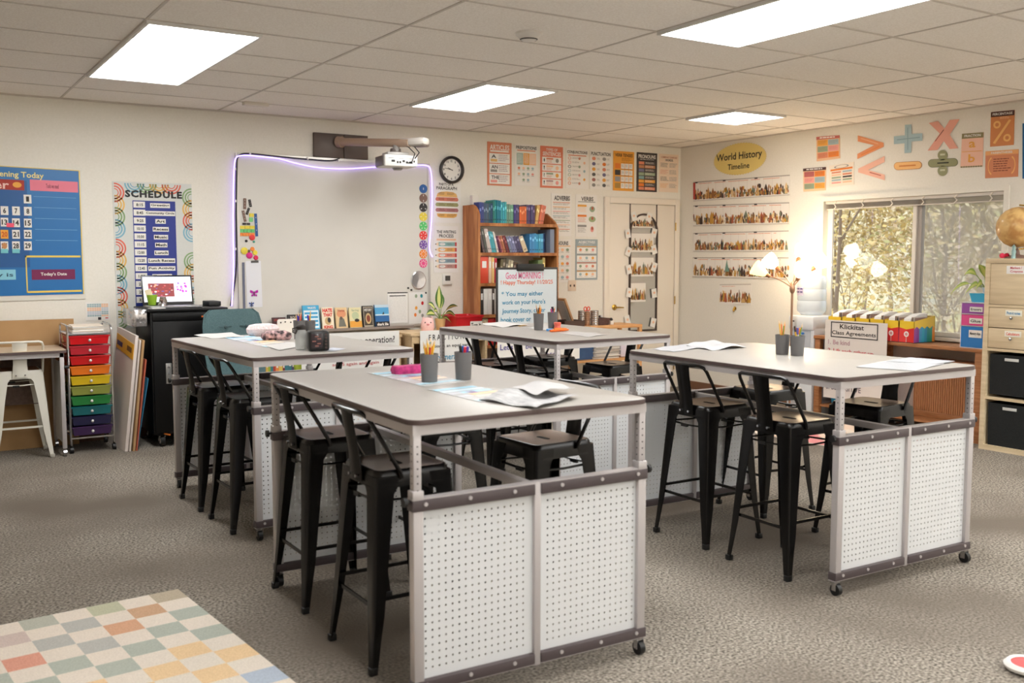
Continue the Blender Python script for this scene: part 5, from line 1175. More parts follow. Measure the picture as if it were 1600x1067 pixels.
def bookrow(spec, x0, zs, group, shelf, y0=None, depth=.17, side=''):
    x = x0
    for n, (w, h, tilt, co, desc) in enumerate(spec):
        m = M(*co, .42); b = MB()
        Rt = Matrix.Rotation(tilt, 3, 'Y'); 
        b.box((w/2, depth/2, h/2), (w-.0015, depth, h), m); b.box((w/2, depth/2+.003, h/2), (w-.006, depth-.004, h+.001), PAPER)
        br = rnd.random()
        b.box((w/2, -.0004, h*(.62+.2*br)), (w*.62, .001, h*.14), M(*(min(255, c+70) for c in co), .5)); b.box((w/2, -.0004, h*.16), (w*.5, .001, h*.06), M(*(int(c*.6) for c in co), .5))
        o = b.build('book'); o.location = (x, (y0 or byf+.03)+rnd.uniform(0, .012), zs+(abs(math.sin(tilt))*w if tilt > 0 else 0)+.0003); o.rotation_euler = (0, tilt, 0)
        tag(o, '%s %s %s, %s from left' % (desc, 'book' if tilt == 0 else 'leaning book', shelf, ORD[n] if n < 16 else 'number %d' % (n+1)), 'book', group)
        x += w/math.cos(tilt)+(.0 if tilt == 0 else .001)
def rep(n, w, h, t, co, d): return [(w*rnd.uniform(.92, 1.08), h*rnd.uniform(.97, 1.02), t, tuple(max(0, min(255, c+rnd.randint(-9, 9))) for c in co), d) for _ in range(n)]
x_ = bx0+.03
topb = rep(2, .028, .195, 0, (50, 74, 130), 'navy blue') + rep(3, .018, .19, 0, (70, 90, 106), 'slate') + rep(2, .022, .19, 0, (36, 78, 96), 'dark teal') + rep(1, .02, .215, 0, (40, 110, 120), 'dark teal') + rep(3, .024, .225, 0, (24, 128, 142), 'teal') + rep(3, .022, .205, 0, (60, 168, 180), 'turquoise') + rep(4, .020, .185, 0, (120, 160, 140), 'sage green') + rep(3, .022, .185, 0, (76, 66, 120), 'violet') + rep(4, .021, .17, 0, (226, 110, 60), 'orange') + rep(4, .024, .19, .0, (86, 66, 110), 'purple') + rep(2, .02, .19, .16, (226, 170, 110), 'tan') + rep(3, .020, .19, .2, (222, 120, 96), 'coral')
bookrow(topb, x_, SHZ[0], 'books on the bookcase top shelf', 'on the top shelf')
sec = rep(2, .024, .24, -.24, (100, 96, 90), 'grey') + rep(2, .02, .23, -.22, (206, 196, 180), 'cream') + rep(3, .018, .21, -.24, (70, 160, 180), 'aqua') + rep(1, .02, .2, -.25, (230, 226, 214), 'white') + rep(2, .018, .17, -.28, (110, 50, 90), 'plum') + rep(2, .022, .17, -.3, (190, 110, 90), 'rust') + rep(2, .02, .17, -.32, (120, 50, 50), 'maroon') + rep(3, .026, .165, -.34, (120, 136, 160), 'blue-grey') + rep(2, .034, .165, -.36, (80, 66, 110), 'violet') + rep(1, .05, .16, -.40, (210, 196, 176), 'beige')
bookrow(sec, x_+.05, SHZ[1], 'leaning books on the second shelf of the bookcase', 'on the second shelf', depth=.15)
sec2 = rep(6, .028, .19, 0, (60, 150, 200), 'sky blue') + rep(1, .02, .2, 0, (30, 60, 100), 'navy')
bookrow(sec2, x_+.60, SHZ[1], 'upright blue books on the second shelf of the bookcase', 'in the upright blue run, second shelf', y0=byf+.06)
b = MB(); b.b2((bx1-.09, byf+.02, SHZ[1]), (bx1-.04, byf+.24, SHZ[1]+.235), M(130, 140, 160, .4)); tag(b.build('binder'), 'grey-blue binder at the right end of the second shelf', 'binder')
def binder(x, w, h, z, m, label, y=byf+.02):
    t = thing('binder', (x+w/2, y, z), label, 'binder', group='binders in the bookcase'); b = MB(); b.box((0, .12, h/2), (w-.002, .24, h), m, bev=.003); b.build('cover', t)
    b = MB(); b.box((0, -.001, h*.7), (w*.5, .002, h*.25), WHITE); b.build('label_card', t)
RDB = M(226, 84, 60, .4)
binder(x_+.0, .095, .258, SHZ[2], RDB, 'wide orange-red binder at the left of the third shelf'); binder(x_+.10, .03, .255, SHZ[2], M(236, 200, 170), 'cream binder beside the orange-red one')
binder(x_+.135, .028, .25, SHZ[2], M(240, 200, 130), 'pale yellow binder on the third shelf'); binder(x_+.165, .028, .24, SHZ[2], M(196, 30, 60), 'crimson binder on the third shelf')
third = rep(3, .03, .235, .12, (110, 96, 70), 'brown') + rep(2, .03, .22, .1, (190, 176, 150), 'cream') + rep(2, .03, .2, .1, (90, 70, 50), 'dark brown')
bookrow(third, x_+.22, SHZ[2], 'books on the third shelf of the bookcase', 'on the third shelf')
bookrow(rep(2, .03, .22, 0, (110, 130, 90), 'green') + rep(1, .035, .25, 0, (190, 150, 90), 'ochre'), x_+.68, SHZ[2], 'books on the third shelf of the bookcase', 'at the right of the third shelf')
for n, (w, co, nm) in enumerate(((.04, (60, 56, 54), 'dark'), (.05, (232, 228, 222), 'white'), (.045, (226, 220, 214), 'off-white'), (.03, (70, 60, 56), 'black'), (.035, (214, 208, 200), 'grey'))):
    binder(x_+sum((.04, .05, .045, .03, .035)[:n]), w, .25, SHZ[3], M(*co, .45), '%s binder, %s from the left on the fourth shelf beside the easel' % (nm, ORD[n]))
for n, (w, co, nm) in enumerate(((.05, (222, 206, 180), 'cream'), (.04, (214, 196, 160), 'tan'), (.06, (206, 30, 34), 'bright red'), (.06, (180, 24, 30), 'dark red'), (.05, (196, 40, 60), 'crimson'))):
    binder(x_+sum((.05, .04, .06, .06, .05)[:n]), w, .262, SHZ[4], M(*co, .45), '%s binder low in the bookcase, seen under the back table' % nm)
b = MB(); b.box((bx0+.02, byb-.14, bz+.05), (.07, .05, .09), M(222, 214, 204)); 
for v in b.bm.verts: v.co += Vector((.03, -.0, .0))
tag(b.build('small_box'), 'small white box on the top left corner of the bookcase', 'box')

# EASEL -----------------------------------------------------------------------------
EY = 7.72; a = pb(776, 418, EY); d = pb(872, 420, EY); ex0, ex1 = a.x, d.x; ez1 = a.z; xm = (ex0+ex1)/2; w = ex1-ex0
t = thing('easel', (xm, EY, 0), 'standing whiteboard easel with the handwritten Good MORNING message', 'easel')
def L3(x, y, z): return Vector((x, y, z))
b = MB(); ez0 = .80
b.box((0, .012, (ez0+ez1)/2), (w, .02, ez1-ez0), M(48, 44, 44, .4), bev=.004); b.build('frame', t)
c = Canvas(L3(-w/2+.015, 0, ez1-.02), L3(w/2-.02, 0, ez1-.02), L3(w/2-.02, 0, ez0+.01), L3(-w/2+.015, 0, ez0+.01), M(214, 222, 226, .3), gap=0, thick=.004, nrm=Vector((0, -1, 0)))
PKK, ORR, TLL = M(226, 110, 150), M(232, 110, 70), M(30, 140, 180)
marker(c, [('Good MORNING !', .12, .045, .76, .155, PKK), ('! Happy Thursday! 11/20/25', .04, .175, .93, .265, ORR), ('* You may either', .05, .36, .76, .46, TLL), ("work on your Hero's", .06, .50, .80, .60, TLL), ('Journey Story, cover', .06, .645, .80, .745, TLL), ('book cover or', .04, .785, .55, .87, TLL), ('free', .16, .905, .32, .97, TLL)])
c.build('whiteboard', t)
b = MB(); b.box((0.02, -.008, ez1+.0), (.30, .03, .065), BLACK, bev=.006); b.build('clip', t)
c = Canvas(L3(-w/2+.0, -.01, .715), L3(w/2+.25, -.01, .715), L3(w/2+.25, -.01, .50), L3(-w/2+.0, -.01, .50), WHITE, gap=0, thick=.004, nrm=Vector((0, -1, 0)))
marker(c, [("Let's", .03, .16, .18, .42, M(70, 60, 140)), ('be', .33, .2, .41, .42, M(70, 60, 140)), ('a kind', .52, .16, .78, .42, M(90, 70, 150)), ('class', .5, .6, .7, .8, M(90, 70, 150))]); c.build('lower_chart', t)
for s in (-1, 1):
    b = MB(); b.tube([(s*(w/2-.05), .03, ez0+.1), (s*(w/2-.02), -.02, 0)], .012, BLACK, 8); b.tube([(s*(w/2-.05), .03, ez0+.1), (s*(w/2-.03), .35, 0)], .012, BLACK, 8); b.build('leg', t)

# SIDE TABLE --------------------------------------------------------------------------
sx0, sx1, syf, syb, sz = 5.62, 6.53, 7.78, 8.15, .80
t = thing('side_table', ((sx0+sx1)/2, (syf+syb)/2, 0), 'small orange-brown wooden table with a lower shelf left of the door', 'table'); hw, hd = (sx1-sx0)/2, (syb-syf)/2
OW = noise_mat('orange_wood', (206, 150, 96), (222, 170, 116), 9, .5, 0, (.6, 8, 8))
b = MB(); b.b2((-hw, -hd, sz-.03), (hw, hd, sz), OW, bev=.003); b.build('top', t)
b = MB(); b.b2((-hw+.02, -hd+.02, .44), (hw-.02, hd-.02, .46), OW); b.build('shelf', t)
for s in (-1, 1):
    for s2 in (-1, 1): b = MB(); b.b2((s*(hw-.02)-.018, s2*(hd-.02)-.018, 0), (s*(hw-.02)+.018, s2*(hd-.02)+.018, sz-.03), OW); b.build('leg', t)
q = pf(912, 506, sz); y_ = 7.95
def xat(px): return pb(px, 505, y_).x
t = thing('paper_tray', (xat(889), y_+.02, sz), 'dark wooden tray on the side table behind the pencil cups', 'tray')
b = MB(); bw = M(78, 58, 50, .5)
for s in (-1, 1): b.box((s*.12, 0, .03), (.012, .22, .06), bw); b.box((0, s*.11, .03), (.24, .012, .06), bw)
b.box((0, 0, .005), (.24, .22, .01), bw); b.build('box', t)
t = thing('picture_frame', (xat(901), y_+.12, sz), 'wooden-edged frame leaning diagonally beside the wire cups', 'frame'); Rr = Matrix.Rotation(-.42, 3, 'Y')
b = MB(); b.box(Rr @ Vector((0, 0, .15)), (.022, .18, .30), M(186, 140, 96, .5), Rr, bev=.003); b.build('frame', t)
b = MB(); b.box(Rr @ Vector((-.013, 0, .15)), (.004, .14, .26), M(200, 196, 186, .3), Rr); b.build('glass', t)
for n, (px, r, h) in enumerate(((908.5, .035, .15), (915, .032, .14), (925, .042, .15))):
    t = thing('wire_cup', (xat(px), y_-.02*n, sz), ('leftmost silver wire cup on the side table', 'middle copper-coloured cup holding red scissors on the side table', 'rightmost ribbed silver cup on the side table')[n], 'cup', group='wire cups on the side table')
    mm = (M(176, 166, 156, .3, .6), M(160, 120, 92, .35, .4), M(190, 184, 178, .25, .7))[n]; b = MB(); b.lathe([(r, 0), (r, h), (r-.004, h), (r-.004, .004)], mm, n=18); b.build('wall', t)
    b = MB()
    for k in range(7): b.lathe([(r+.0005, .012+.02*k), (r+.003, .016+.02*k), (r+.0005, .02+.02*k)], CHROME if n != 1 else mm, n=18, cap=(False, False))
    b.build('rings', t)
t = thing('scissors', (xat(915), y_-.02, sz+.008), 'pair of scissors with orange-red handles in the copper cup', 'scissors')
for s in (-1, 1):
    b = MB(); b.tube([(s*.020+.017*math.cos(2*PI*k/14), 0, .160+.020*math.sin(2*PI*k/14)) for k in range(15)], .005, M(226, 70, 40), 8); b.build('handle', t)
b = MB(); b.box((-.004, 0, .075), (.008, .002, .15), CHROME); b.box((.004, .002, .075), (.008, .002, .15), CHROME); b.build('blades', t)
t = thing('basket', (xat(937), y_, sz), 'small dark woven basket at the right of the wire cups', 'basket'); wv = noise_mat('woven', (70, 50, 48), (110, 84, 78), 160, .8, .5)
b = MB(); b.loft([rrect(.065, .07, .015, 0), rrect(.08, .085, .015, .07), rrect(.075, .08, .015, .07), rrect(.06, .065, .015, .006)], wv); b.build('body', t)
b = MB()
for k in range(4): b.box((-.04+.026*k, .02, .085), (.012, .02, .02), (BLACK, M(120, 90, 60), DARK, WHITE)[k], RZ(k))
b.build('contents', t)
b = MB(); q = Vector((xat(935.5), y_+.16, sz)); b.tube([q+Vector(v) for v in ((-.06, 0, .0), (-.045, 0, .08), (0, 0, .15), (.05, 0, .07), (.06, 0, 0))], .003, GREYTXT, 6); tag(b.build('wire_stand'), 'thin grey triangular wire stand behind the basket', 'stand')
t = thing('toy_figure', (xat(951), y_-.04, sz), 'tiny dark figure on a white block at the right end of the side table', 'figurine')
b = MB(); b.box((0, 0, .02), (.04, .04, .04), WHITE, bev=.004); b.build('block', t)
b = MB(); b.sphere((0, 0, .055), .016, DARK, 10); b.sphere((.012, 0, .05), .010, DARK, 8); b.build('figure', t)
b = MB(); b.b2((5.7, 7.88, .462), (5.98, 8.12, .60), noise_mat('blue_box', (60, 90, 130), (50, 76, 116), 8, .5)); tag(b.build('storage_box'), 'dark blue box on the side table shelf', 'box')
b = MB(); rnd2 = random.Random(4)
for k in range(12): b.box((rnd2.uniform(-.012, .012), rnd2.uniform(-.01, .01), .006+.0125*k), (.32+rnd2.uniform(-.02, .01), .24, .011), (M(214, 206, 198), M(180, 172, 164), M(232, 226, 218))[k % 3], RZ(rnd2.uniform(-.08, .08)), bev=.003)
o = b.build('newspaper_stack', loc=(6.13, 7.97, .461)); tag(o, 'stack of folded newspapers on the side table shelf', 'newspapers')
b = MB(); b.box((6.38, 7.98, .53), (.10, .2, .13), M(214, 208, 222, .5), bev=.004); tag(b.build('storage_box'), 'pale lilac-white box at the right end of the side table shelf', 'box')

# ================================================================== FURNITURE ALONG THE RIGHT WALL
# bench under the window
BX, BZ = 7.27, .76
t = thing('window_bench', ((BX+RX)/2, 5.40, 0), 'long reddish-brown wooden bench shelf under the window', 'bench')
b = MB(); b.b2((BX-t.location.x, -.88, BZ-.03), (RX-.02-t.location.x, .80, BZ), BROWNWOOD, bev=.004); b.build('top', t)
for y in (.76, .22, -.84):
    b = MB(); b.b2((BX+.01-t.location.x, y-.03, 0), (BX+.055-t.location.x, y+.03, BZ-.03), BROWNWOOD, bev=.003); b.b2((RX-.07-t.location.x, y-.03, 0), (RX-.03-t.location.x, y+.03, BZ-.03), BROWNWOOD); b.build('leg', t)
b = MB(); b.b2((BX+.03-t.location.x, -.80, .10), (RX-.03-t.location.x, .74, .12), BROWNWOOD); b.build('lower_shelf', t)
# ribbed heater below
rib = noise_mat('ribbed_cover', (176, 120, 78), (198, 142, 98), 60, .6, .3, (1, 10, .5))
t = thing('wall_heater', (RX-.1, 4.86, 0), 'brown ribbed heater cover below the right end of the window bench', 'heater')
b = MB(); b.b2((-.06, -.40, .14), (.06, .42, .60), rib)
for k in range(40): b.b2((-.068, -.395+.0205*k, .17), (-.06, -.387+.0205*k, .56), rib)
b.build('cover', t)
b = MB(); b.b2((-.075, -.41, .56), (.06, .43, .62), BROWNWOOD, bev=.004); b.b2((-.075, -.41, .12), (.06, .43, .17), BROWNWOOD, bev=.004); b.build('rim', t)
t = thing('floor_bin', (RX-.18, 5.95, .1205), 'blue and red storage tub on the lower shelf of the window bench', 'bin')
b = MB(); b.loft([rrect(.09, .12, .02, 0), rrect(.11, .14, .02, .16)], M(40, 140, 180, .4)); b.build('body', t)
b = MB(); b.b2((-.115, -.145, .16), (.115, .145, .18), M(200, 40, 40, .4), bev=.004); b.build('lid', t)
b = MB(); b.b2((BX+.10, 5.50, .1205), (BX+.30, 5.72, .42), M(206, 40, 36, .45), bev=.004); tag(b.build('red_box'), 'bright red box under the window bench behind the class agreements chart', 'box')
# magazine boxes: width w along Y, depth along X
bw_ = .150
def mag_box(y, label, n):
    t = thing('magazine_box', (BX+.005, y, BZ), label, 'box', group='rainbow magazine boxes on the bench'); w = bw_-.006; D = .285; hf, hb = .185, .225; rdm, yl = M(214, 46, 44, .4), M(238, 200, 50, .4)
    b = MB(); th = .004
    b.b2((0, 0, 0), (D, w, .006), DARK)
    b.b2((0, 0, .006), (th, w, hf), yl); b.b2((D-th, 0, .006), (D, w, hb), M(200, 170, 90))
    for y0 in (0, w-th): b.loft([[Vector((x, y0, z)) for x, z in ((0, .006), (D, .006), (D, hb), (0, hf))], [Vector((x, y0+th, z)) for x, z in ((0, .006), (D, .006), (D, hb), (0, hf))]], yl, smooth=False)
    # printed bands
    o = -.0008
    for (ya, yb, yp, m) in ((.0, w/2, 0, rdm), (w/2, w, 0, M(224, 60, 60, .4))):
        mid = w/2; b.face([(o, ya, .006), (o, yb, .006), (o, yb, .115 if yb == mid else .13), (o, ya, .13 if ya == 0 else .115)], m)
    b.face([(o*2, w/2+.024*math.cos(2*PI*k/16), .075+.024*math.sin(2*PI*k/16)) for k in range(16)], WHITE)
    b.face([(o*3, w/2+.014*math.cos(2*PI*k/16), .075+.014*math.sin(2*PI*k/16)) for k in range(16)], M(214, 150, 150)); b.face([(o*2, w/2-.002, .006), (o*2, w/2+.002, .006), (o*2, w/2+.002, .055), (o*2, w/2-.002, .055)], WHITE)
    cols = [M(150, 70, 150, .4), M(130, 60, 140, .4), M(60, 150, 200, .4), M(40, 170, 200, .4), M(40, 150, 190, .4), M(30, 150, 140, .4), M(40, 160, 130, .4), M(240, 150, 40, .4)]
    for s_, oy in ((-1, -.0008), (1, w+.0008)):
        for k in range(8):
            xa, xb = D*k/8, D*(k+1)/8; za, zb = (.12, .14) if k % 2 == 0 else (.14, .12); b.face([(xa, oy, .006), (xb, oy, .006), (xb, oy, zb), (xa, oy, za)], cols[k])
    b.build('box', t)
    b = MB(); rnd = random.Random(n+30)
    for k in range(5): y0 = .010+.010*k; b.box((.10+rnd.uniform(0, .02), y0+.003, hf-.03+rnd.uniform(0, .015)), (.16, .0035, .11), (M(150, 120, 110), M(220, 214, 208), M(110, 90, 84), M(190, 170, 150))[k % 4])
    b.build('magazines', t)
    b = MB(); b.loft([[Vector((x, y0, z)) for x, z in ((.04, hf-.02), (.27, hf-.01), (.27, hf+.06), (.16, hf+.055), (.05, hf+.02))] for y0 in (.066, .134)], M(244, 242, 240, .5), smooth=False); b.build('white_divider', t)
MBL = ['rightmost rainbow magazine box on the bench, its striped side showing', 'second rainbow magazine box from the right on the bench', 'third rainbow magazine box from the right, behind the class agreements chart', 'fourth rainbow magazine box from the right, behind the class agreements chart', 'fifth rainbow magazine box from the right, above the left edge of the chart', 'leftmost rainbow magazine box beside the water cooler']
yb0 = pr(1427, 533, BX).y
for k in range(6): mag_box(yb0+bw_*k, MBL[k], k)
# class agreements chart hanging from the boxes
CX = BX-.03
def rq(px0, py0, px1, py1, X): a, d = pr(px0, py0, X), pr(px1, py1, X); return [Vector((X, a.y, a.z)), Vector((X, d.y, a.z)), Vector((X, d.y, d.z)), Vector((X, a.y, d.z))]
c = sheet('class_chart', 'large white Klickitat Class Agreements chart hanging in front of the bench', 'chart', *rq(1290, 499, 1383, 634, CX), M(226, 218, 210, .6), gap=0)
c.ring(.5, .13, .0, .0, INK, 1, 3)
for (u0, v0, u1, v1) in ((.10, .02, .86, .032), (.10, .205, .86, .217), (.10, .02, .115, .217), (.845, .02, .86, .217)): c.rect(u0, v0, u1, v1, INK, 2)
marker(c, [('Klickitat', .25, .045, .64, .105, INK), ('Class Agreements', .12, .13, .83, .195, INK), ('1. Be kind', .06, .25, .42, .31, M(190, 150, 160)), ('2. Lift each other up', .06, .36, .80, .42, M(206, 60, 80)), ('3. Put feelings', .06, .50, .6, .55, M(90, 160, 190)), ('in others shoes', .06, .60, .85, .65, M(60, 150, 190)), ('first', .40, .72, .58, .78, M(70, 120, 130)), ('8. BE POSITIVE', .04, .82, .62, .89, M(110, 100, 110))]); done(c)
# organizer
oy = pr(1518, 540, BX).y; t = thing('drawer_organizer', (BX+.12, oy+.0, BZ), 'small clear organizer with purple, pink and blue drawers on the bench', 'organizer'); W2 = .105; D2 = .11; wf = M(236, 226, 232, .3)
b = MB(); zz = [0, .175, .27, .36]
for z in zz: b.b2((-D2, -W2, z), (D2, W2, z+.006), wf)
for s in (-1, 1): b.b2((-D2, s*W2-.003, 0), (D2, s*W2+.003, .366), wf)
b.b2((D2-.004, -W2, 0), (D2, W2, .366), wf); b.build('frame', t)
for z0, z1, co, nm, tx in ((.008, .172, (60, 130, 200), 'blue', 'Memory chips'), (.183, .267, (232, 90, 150), 'pink', 'Glue'), (.278, .357, (160, 90, 170), 'purple', 'Erasers')):
    b = MB(); b.b2((-D2-.004, -W2+.006, z0), (D2-.01, W2-.006, z1), M(*co, .25, coat=.4)); d = b.build('drawer', t); d['label'] = '%s translucent drawer' % nm
    c = Canvas(Vector((-D2-.006, .03, z1-.025)), Vector((-D2-.006, -.08, z1-.025)), Vector((-D2-.006, -.08, max(z0+.015, z1-.085))), Vector((-D2-.006, .03, max(z0+.015, z1-.085))), WHITE, gap=0, thick=.001, nrm=Vector((-1, 0, 0))); c.text(tx, .1, .25, .9, .75, INK, 2, .02); c.build('label_card', d)
t = thing('plant_tub', (BX+.13, oy-.015, BZ+.3665), 'light blue tub on the organizer with a wilting plant', 'plant')
b = MB(); b.loft([rrect(.07, .075, .02, 0), rrect(.085, .09, .02, .07)], M(70, 180, 220, .35)); b.lathe([(.04, .07), (.05, .12), (.045, .12), (.04, .075)], M(210, 214, 218, .3), c=(0, -.03, 0), n=16); b.build('tub', t)
lg1 = M(140, 170, 70, .5)
for (m_, t_, w_) in (((-.05, .05, .20), (-.06, .14, .05), .03), ((-.03, .10, .32), (-.05, .16, .20), .026), ((0, 0, .26), (.0, .06, .30), .035), ((-.02, .02, .20), (-.05, .05, .10), .03), ((-.02, .20, .22), (-.06, .28, .02), .022)):
    leaf((0, 0, .1), m_, t_, w_, lg1, M(190, 200, 110, .5)).build('leaf', t, recalc=False)
# water cooler
ccx, ccy = 7.42, 6.36; t = thing('water_cooler', (ccx, ccy, 0), 'white water cooler stand in the corner left of the magazine boxes', 'water cooler'); wc = M(226, 228, 230, .35)
b = MB(); b.b2((-.15, -.15, .0), (.15, .15, .60), wc, bev=.015); b.b2((-.13, -.15, .58), (.15, .15, .83), wc, bev=.015); b.b2((-.15, -.15, .80), (.15, .15, .935), wc, bev=.02); b.build('body', t)
b = MB(); b.b2((-.135, -.11, .60), (-.128, .11, .80), M(196, 200, 206, .4)); b.b2((-.15, -.10, .595), (-.128, .10, .605), LGREY); b.build('alcove', t)
b = MB(); b.box((-.151, .09, .88), (.002, .035, .012), DARK); 
b.build('badge', t)
for k, co in enumerate(((60, 120, 190), (200, 60, 60))): b = MB(); b.cyl((-.15, -.04+.08*k, .77), (-.17, -.04+.08*k, .77), .012, M(*co, .4), 8); b.build('tap', t)
bot = bpy.data.materials.new('water_bottle_plastic'); bot.use_nodes = True; p_ = bot.node_tree.nodes['Principled BSDF']; p_.inputs['Base Color'].default_value = (.62, .72, .84, 1); p_.inputs['Roughness'].default_value = .1; p_.inputs['Alpha'].default_value = .55; p_.inputs['Coat Weight'].default_value = .5
t = thing('water_bottle', (ccx, ccy, .936), 'big clear blue water bottle upside down on the cooler', 'bottle')
b = MB(); b.lathe([(.03, -.0), (.10, .005), (.132, .035), (.136, .06), (.136, .13), (.131, .14), (.136, .15), (.136, .24), (.131, .25), (.136, .26), (.136, .32), (.125, .36), (.10, .375), (.001, .378)], bot, n=28); b.build('body', t)
lbp = [Vector((.139*math.cos(a)*-1, .139*math.sin(a), 0)) for a in (-.1, .2, .5, .8)]
b = MB(); b.loft([[p+Vector((0, 0, .19)) for p in lbp], [p+Vector((0, 0, .27)) for p in lbp]], M(214, 206, 232, .6), cap=(False, False), closed=False)
for z in (.245, .215):
    for k in range(3): a0, a1 = -.05+.28*k, .17+.28*k; b.loft([[Vector((-.1402*math.cos(a), .1402*math.sin(a), z)) for a in (a0, a1)], [Vector((-.1402*math.cos(a), .1402*math.sin(a), z+.014)) for a in (a0, a1)]], M(90, 80, 140), cap=(False, False), closed=False)
b.build('label', t)

# floor lamp -----------------------------------------------------------------------
lp = pr(1238, 450, 7.22)
SHD = lambda rgb, e: M(*rgb, .5, 0, e)
def floor_lamp(x, y, zj, label, k=1.):
    t = thing('floor_lamp', (x, y, 0), label, 'lamp'); cop = M(176, 140, 116, .3, .6)
    b = MB(); b.lathe([(.13, 0), (.13, .012), (.10, .022), (.015, .03)], cop, n=28); b.build('base', t)
    b = MB(); b.cyl((0, 0, .02), (0, 0, zj), .011, cop, 12); b.lathe([(.012, zj-.05), (.024, zj-.03), (.026, zj+.0), (.016, zj+.05), (.0, zj+.07)], cop, n=16); b.build('pole', t)
    # arms in view coordinates: s = sideways as seen from the room, along (rt), h = height
    R_ = _rt; F_ = Vector((math.sin(YAW), math.cos(YAW), 0))
    for (s, h, dpt, ang, rgb, e, kind) in ((-.30, .16, 0.0, 1.1, (255, 214, 130), 1.3, 'cone'), (-.17, .235, .10, .9, (255, 228, 188), 14, 'bell'), (.035, .155, -.14, .25, (255, 228, 188), 14, 'bell'), (.10, .33, .08, -.35, (255, 228, 188), 15, 'bell'), (.24, .23, -.05, -.8, (232, 244, 232), 3.5, 'cone')):
        tip = R_*s+F_*dpt+Vector((0, 0, zj+h)); mid = R_*s*.35+F_*dpt*.3+Vector((0, 0, zj+h*.55))
        d = Vector((R_.x*s*1.2+F_.x*dpt*1.2, R_.y*s*1.2+F_.y*dpt*1.2, .22)).normalized(); basep = tip-d*.10
        b = MB(); P0 = Vector((0, 0, zj)); pts = [P0*(1-f)**2+mid*2*f*(1-f)+basep*f*f for f in [k/8 for k in range(9)]]; b.tube(pts, .006, cop, 8); a = b.build('arm', t)
        b = MB(); b.tube([basep, basep+d*.05], [.016, .024], M(150, 104, 72, .4, .3), 12); b.build('socket', a)
        b = MB(); q = basep+d*.045; pr_ = [(0, .026), (.02, .045), (.06, .066), (.11, .075), (.13, .070)] if kind == 'bell' else [(0, .026), (.05, .05), (.13, .078)]
        b.tube([q+d*f for f, r in pr_], [r for f, r in pr_], SHD(rgb, e*k), 20); sh = b.build('lamp_shade', a)
    return t
floor_lamp(lp.x, lp.y, lp.z, 'floor lamp with five glowing cone shades beside the water cooler')
floor_lamp(-.35, 8.0, 1.9, 'second five-shade floor lamp just outside the left edge of the photo', .2)

# wooden cube cabinet at the right ------------------------------------------------
lx0, lx1, lyb, ltop = 7.12, 7.51, 4.43, 1.475; colw = .40; ncol = 3
t = thing('storage_cabinet', ((lx0+lx1)/2, lyb-(ncol*colw+.04)/2, 0), 'light wood cabinet with doors, drawers and black fabric bins at right', 'cabinet'); cx, cy = t.location.x, t.location.y
hx = (lx1-lx0)/2; hy = (ncol*colw+.04)/2; th = .038
b = MB(); b.b2((-hx, -hy, 0), (hx, hy, .04), ASHWOOD); b.b2((-hx, -hy, ltop-th), (hx, hy, ltop), ASHWOOD, bev=.002)
for s in (-1, 1): b.b2((-hx, s*hy, .04), (hx, s*(hy-th), ltop-th), ASHWOOD)
b.b2((hx-.006, -hy+th, .04), (hx, hy-th, ltop-th), ASHWOOD); b.build('body', t)
rows_ = [(.04, .395), (.415, .77), (.79, 1.105), (1.125, ltop-th)]
for z in (.395, .77, 1.105): b = MB(); b.b2((-hx+.002, -hy+th, z), (hx-.006, hy-th, z+.02), ASHWOOD); b.build('shelf', t)
for k in range(1, ncol): b = MB(); y = hy-th-k*(2*hy-2*th)/ncol; b.b2((-hx+.002, y-.01, .04), (hx-.006, y+.01, ltop-th), ASHWOOD); b.build('divider', t)
cellw = (2*hy-2*th)/ncol
for k in range(ncol):
    y1 = hy-th-k*cellw-(.012 if k else .003); y0 = hy-th-(k+1)*cellw+.013; ym_ = (y0+y1)/2
    b = MB(); b.b2((-hx+.004, y0, 1.128), (-hx+.02, y1, ltop-th-.003), ASHWOOD, bev=.001); dr = b.build('door', t)
    if k == 0:
        c = Canvas(Vector((-hx+.004, ym_+.06, 1.42)), Vector((-hx+.004, ym_-.09, 1.42)), Vector((-hx+.004, ym_-.09, 1.36)), Vector((-hx+.004, ym_+.06, 1.36)), WHITE, gap=.001, thick=.001, nrm=Vector((-1, 0, 0))); c.text('Markers /', .2, .1, .8, .4, M(200, 60, 80), 2); c.text('Crayons', .2, .55, .85, .9, M(200, 60, 80), 2); c.build('label_card', dr)
    for j, (z0, z1) in enumerate(((.795, .945), (.952, 1.102))):
        b = MB(); b.b2((-hx+.004, y0, z0), (-hx+.30, y1, z1), ASHWOOD, bev=.001); d = b.build('drawer', t)
        b = MB(); b.lathe([(.006, 0), (.011, .012), (.012, .02), (.001, .024)], CHROME, c=(-hx+.004, ym_, (z0+z1)/2), n=12, mat=Matrix.Rotation(-PI/2, 3, 'Y')); b.build('knob', d)
        if k == 0:
            tx, mm = (('Calculators', M(220, 80, 60)), ('Post-it notes', M(40, 130, 180)))[j]; c = Canvas(Vector((-hx+.004, ym_+.055, z1-.015)), Vector((-hx+.004, ym_-.075, z1-.015)), Vector((-hx+.004, ym_-.075, z1-.058)), Vector((-hx+.004, ym_+.055, z1-.058)), M(240, 236, 220), gap=.001, thick=.001, nrm=Vector((-1, 0, 0))); c.text(tx, .1, .25, .9, .75, mm, 2); c.build('label_card', d)
FAB = noise_mat('black_fabric', (20, 22, 22), (34, 36, 36), 200, .9, .2)
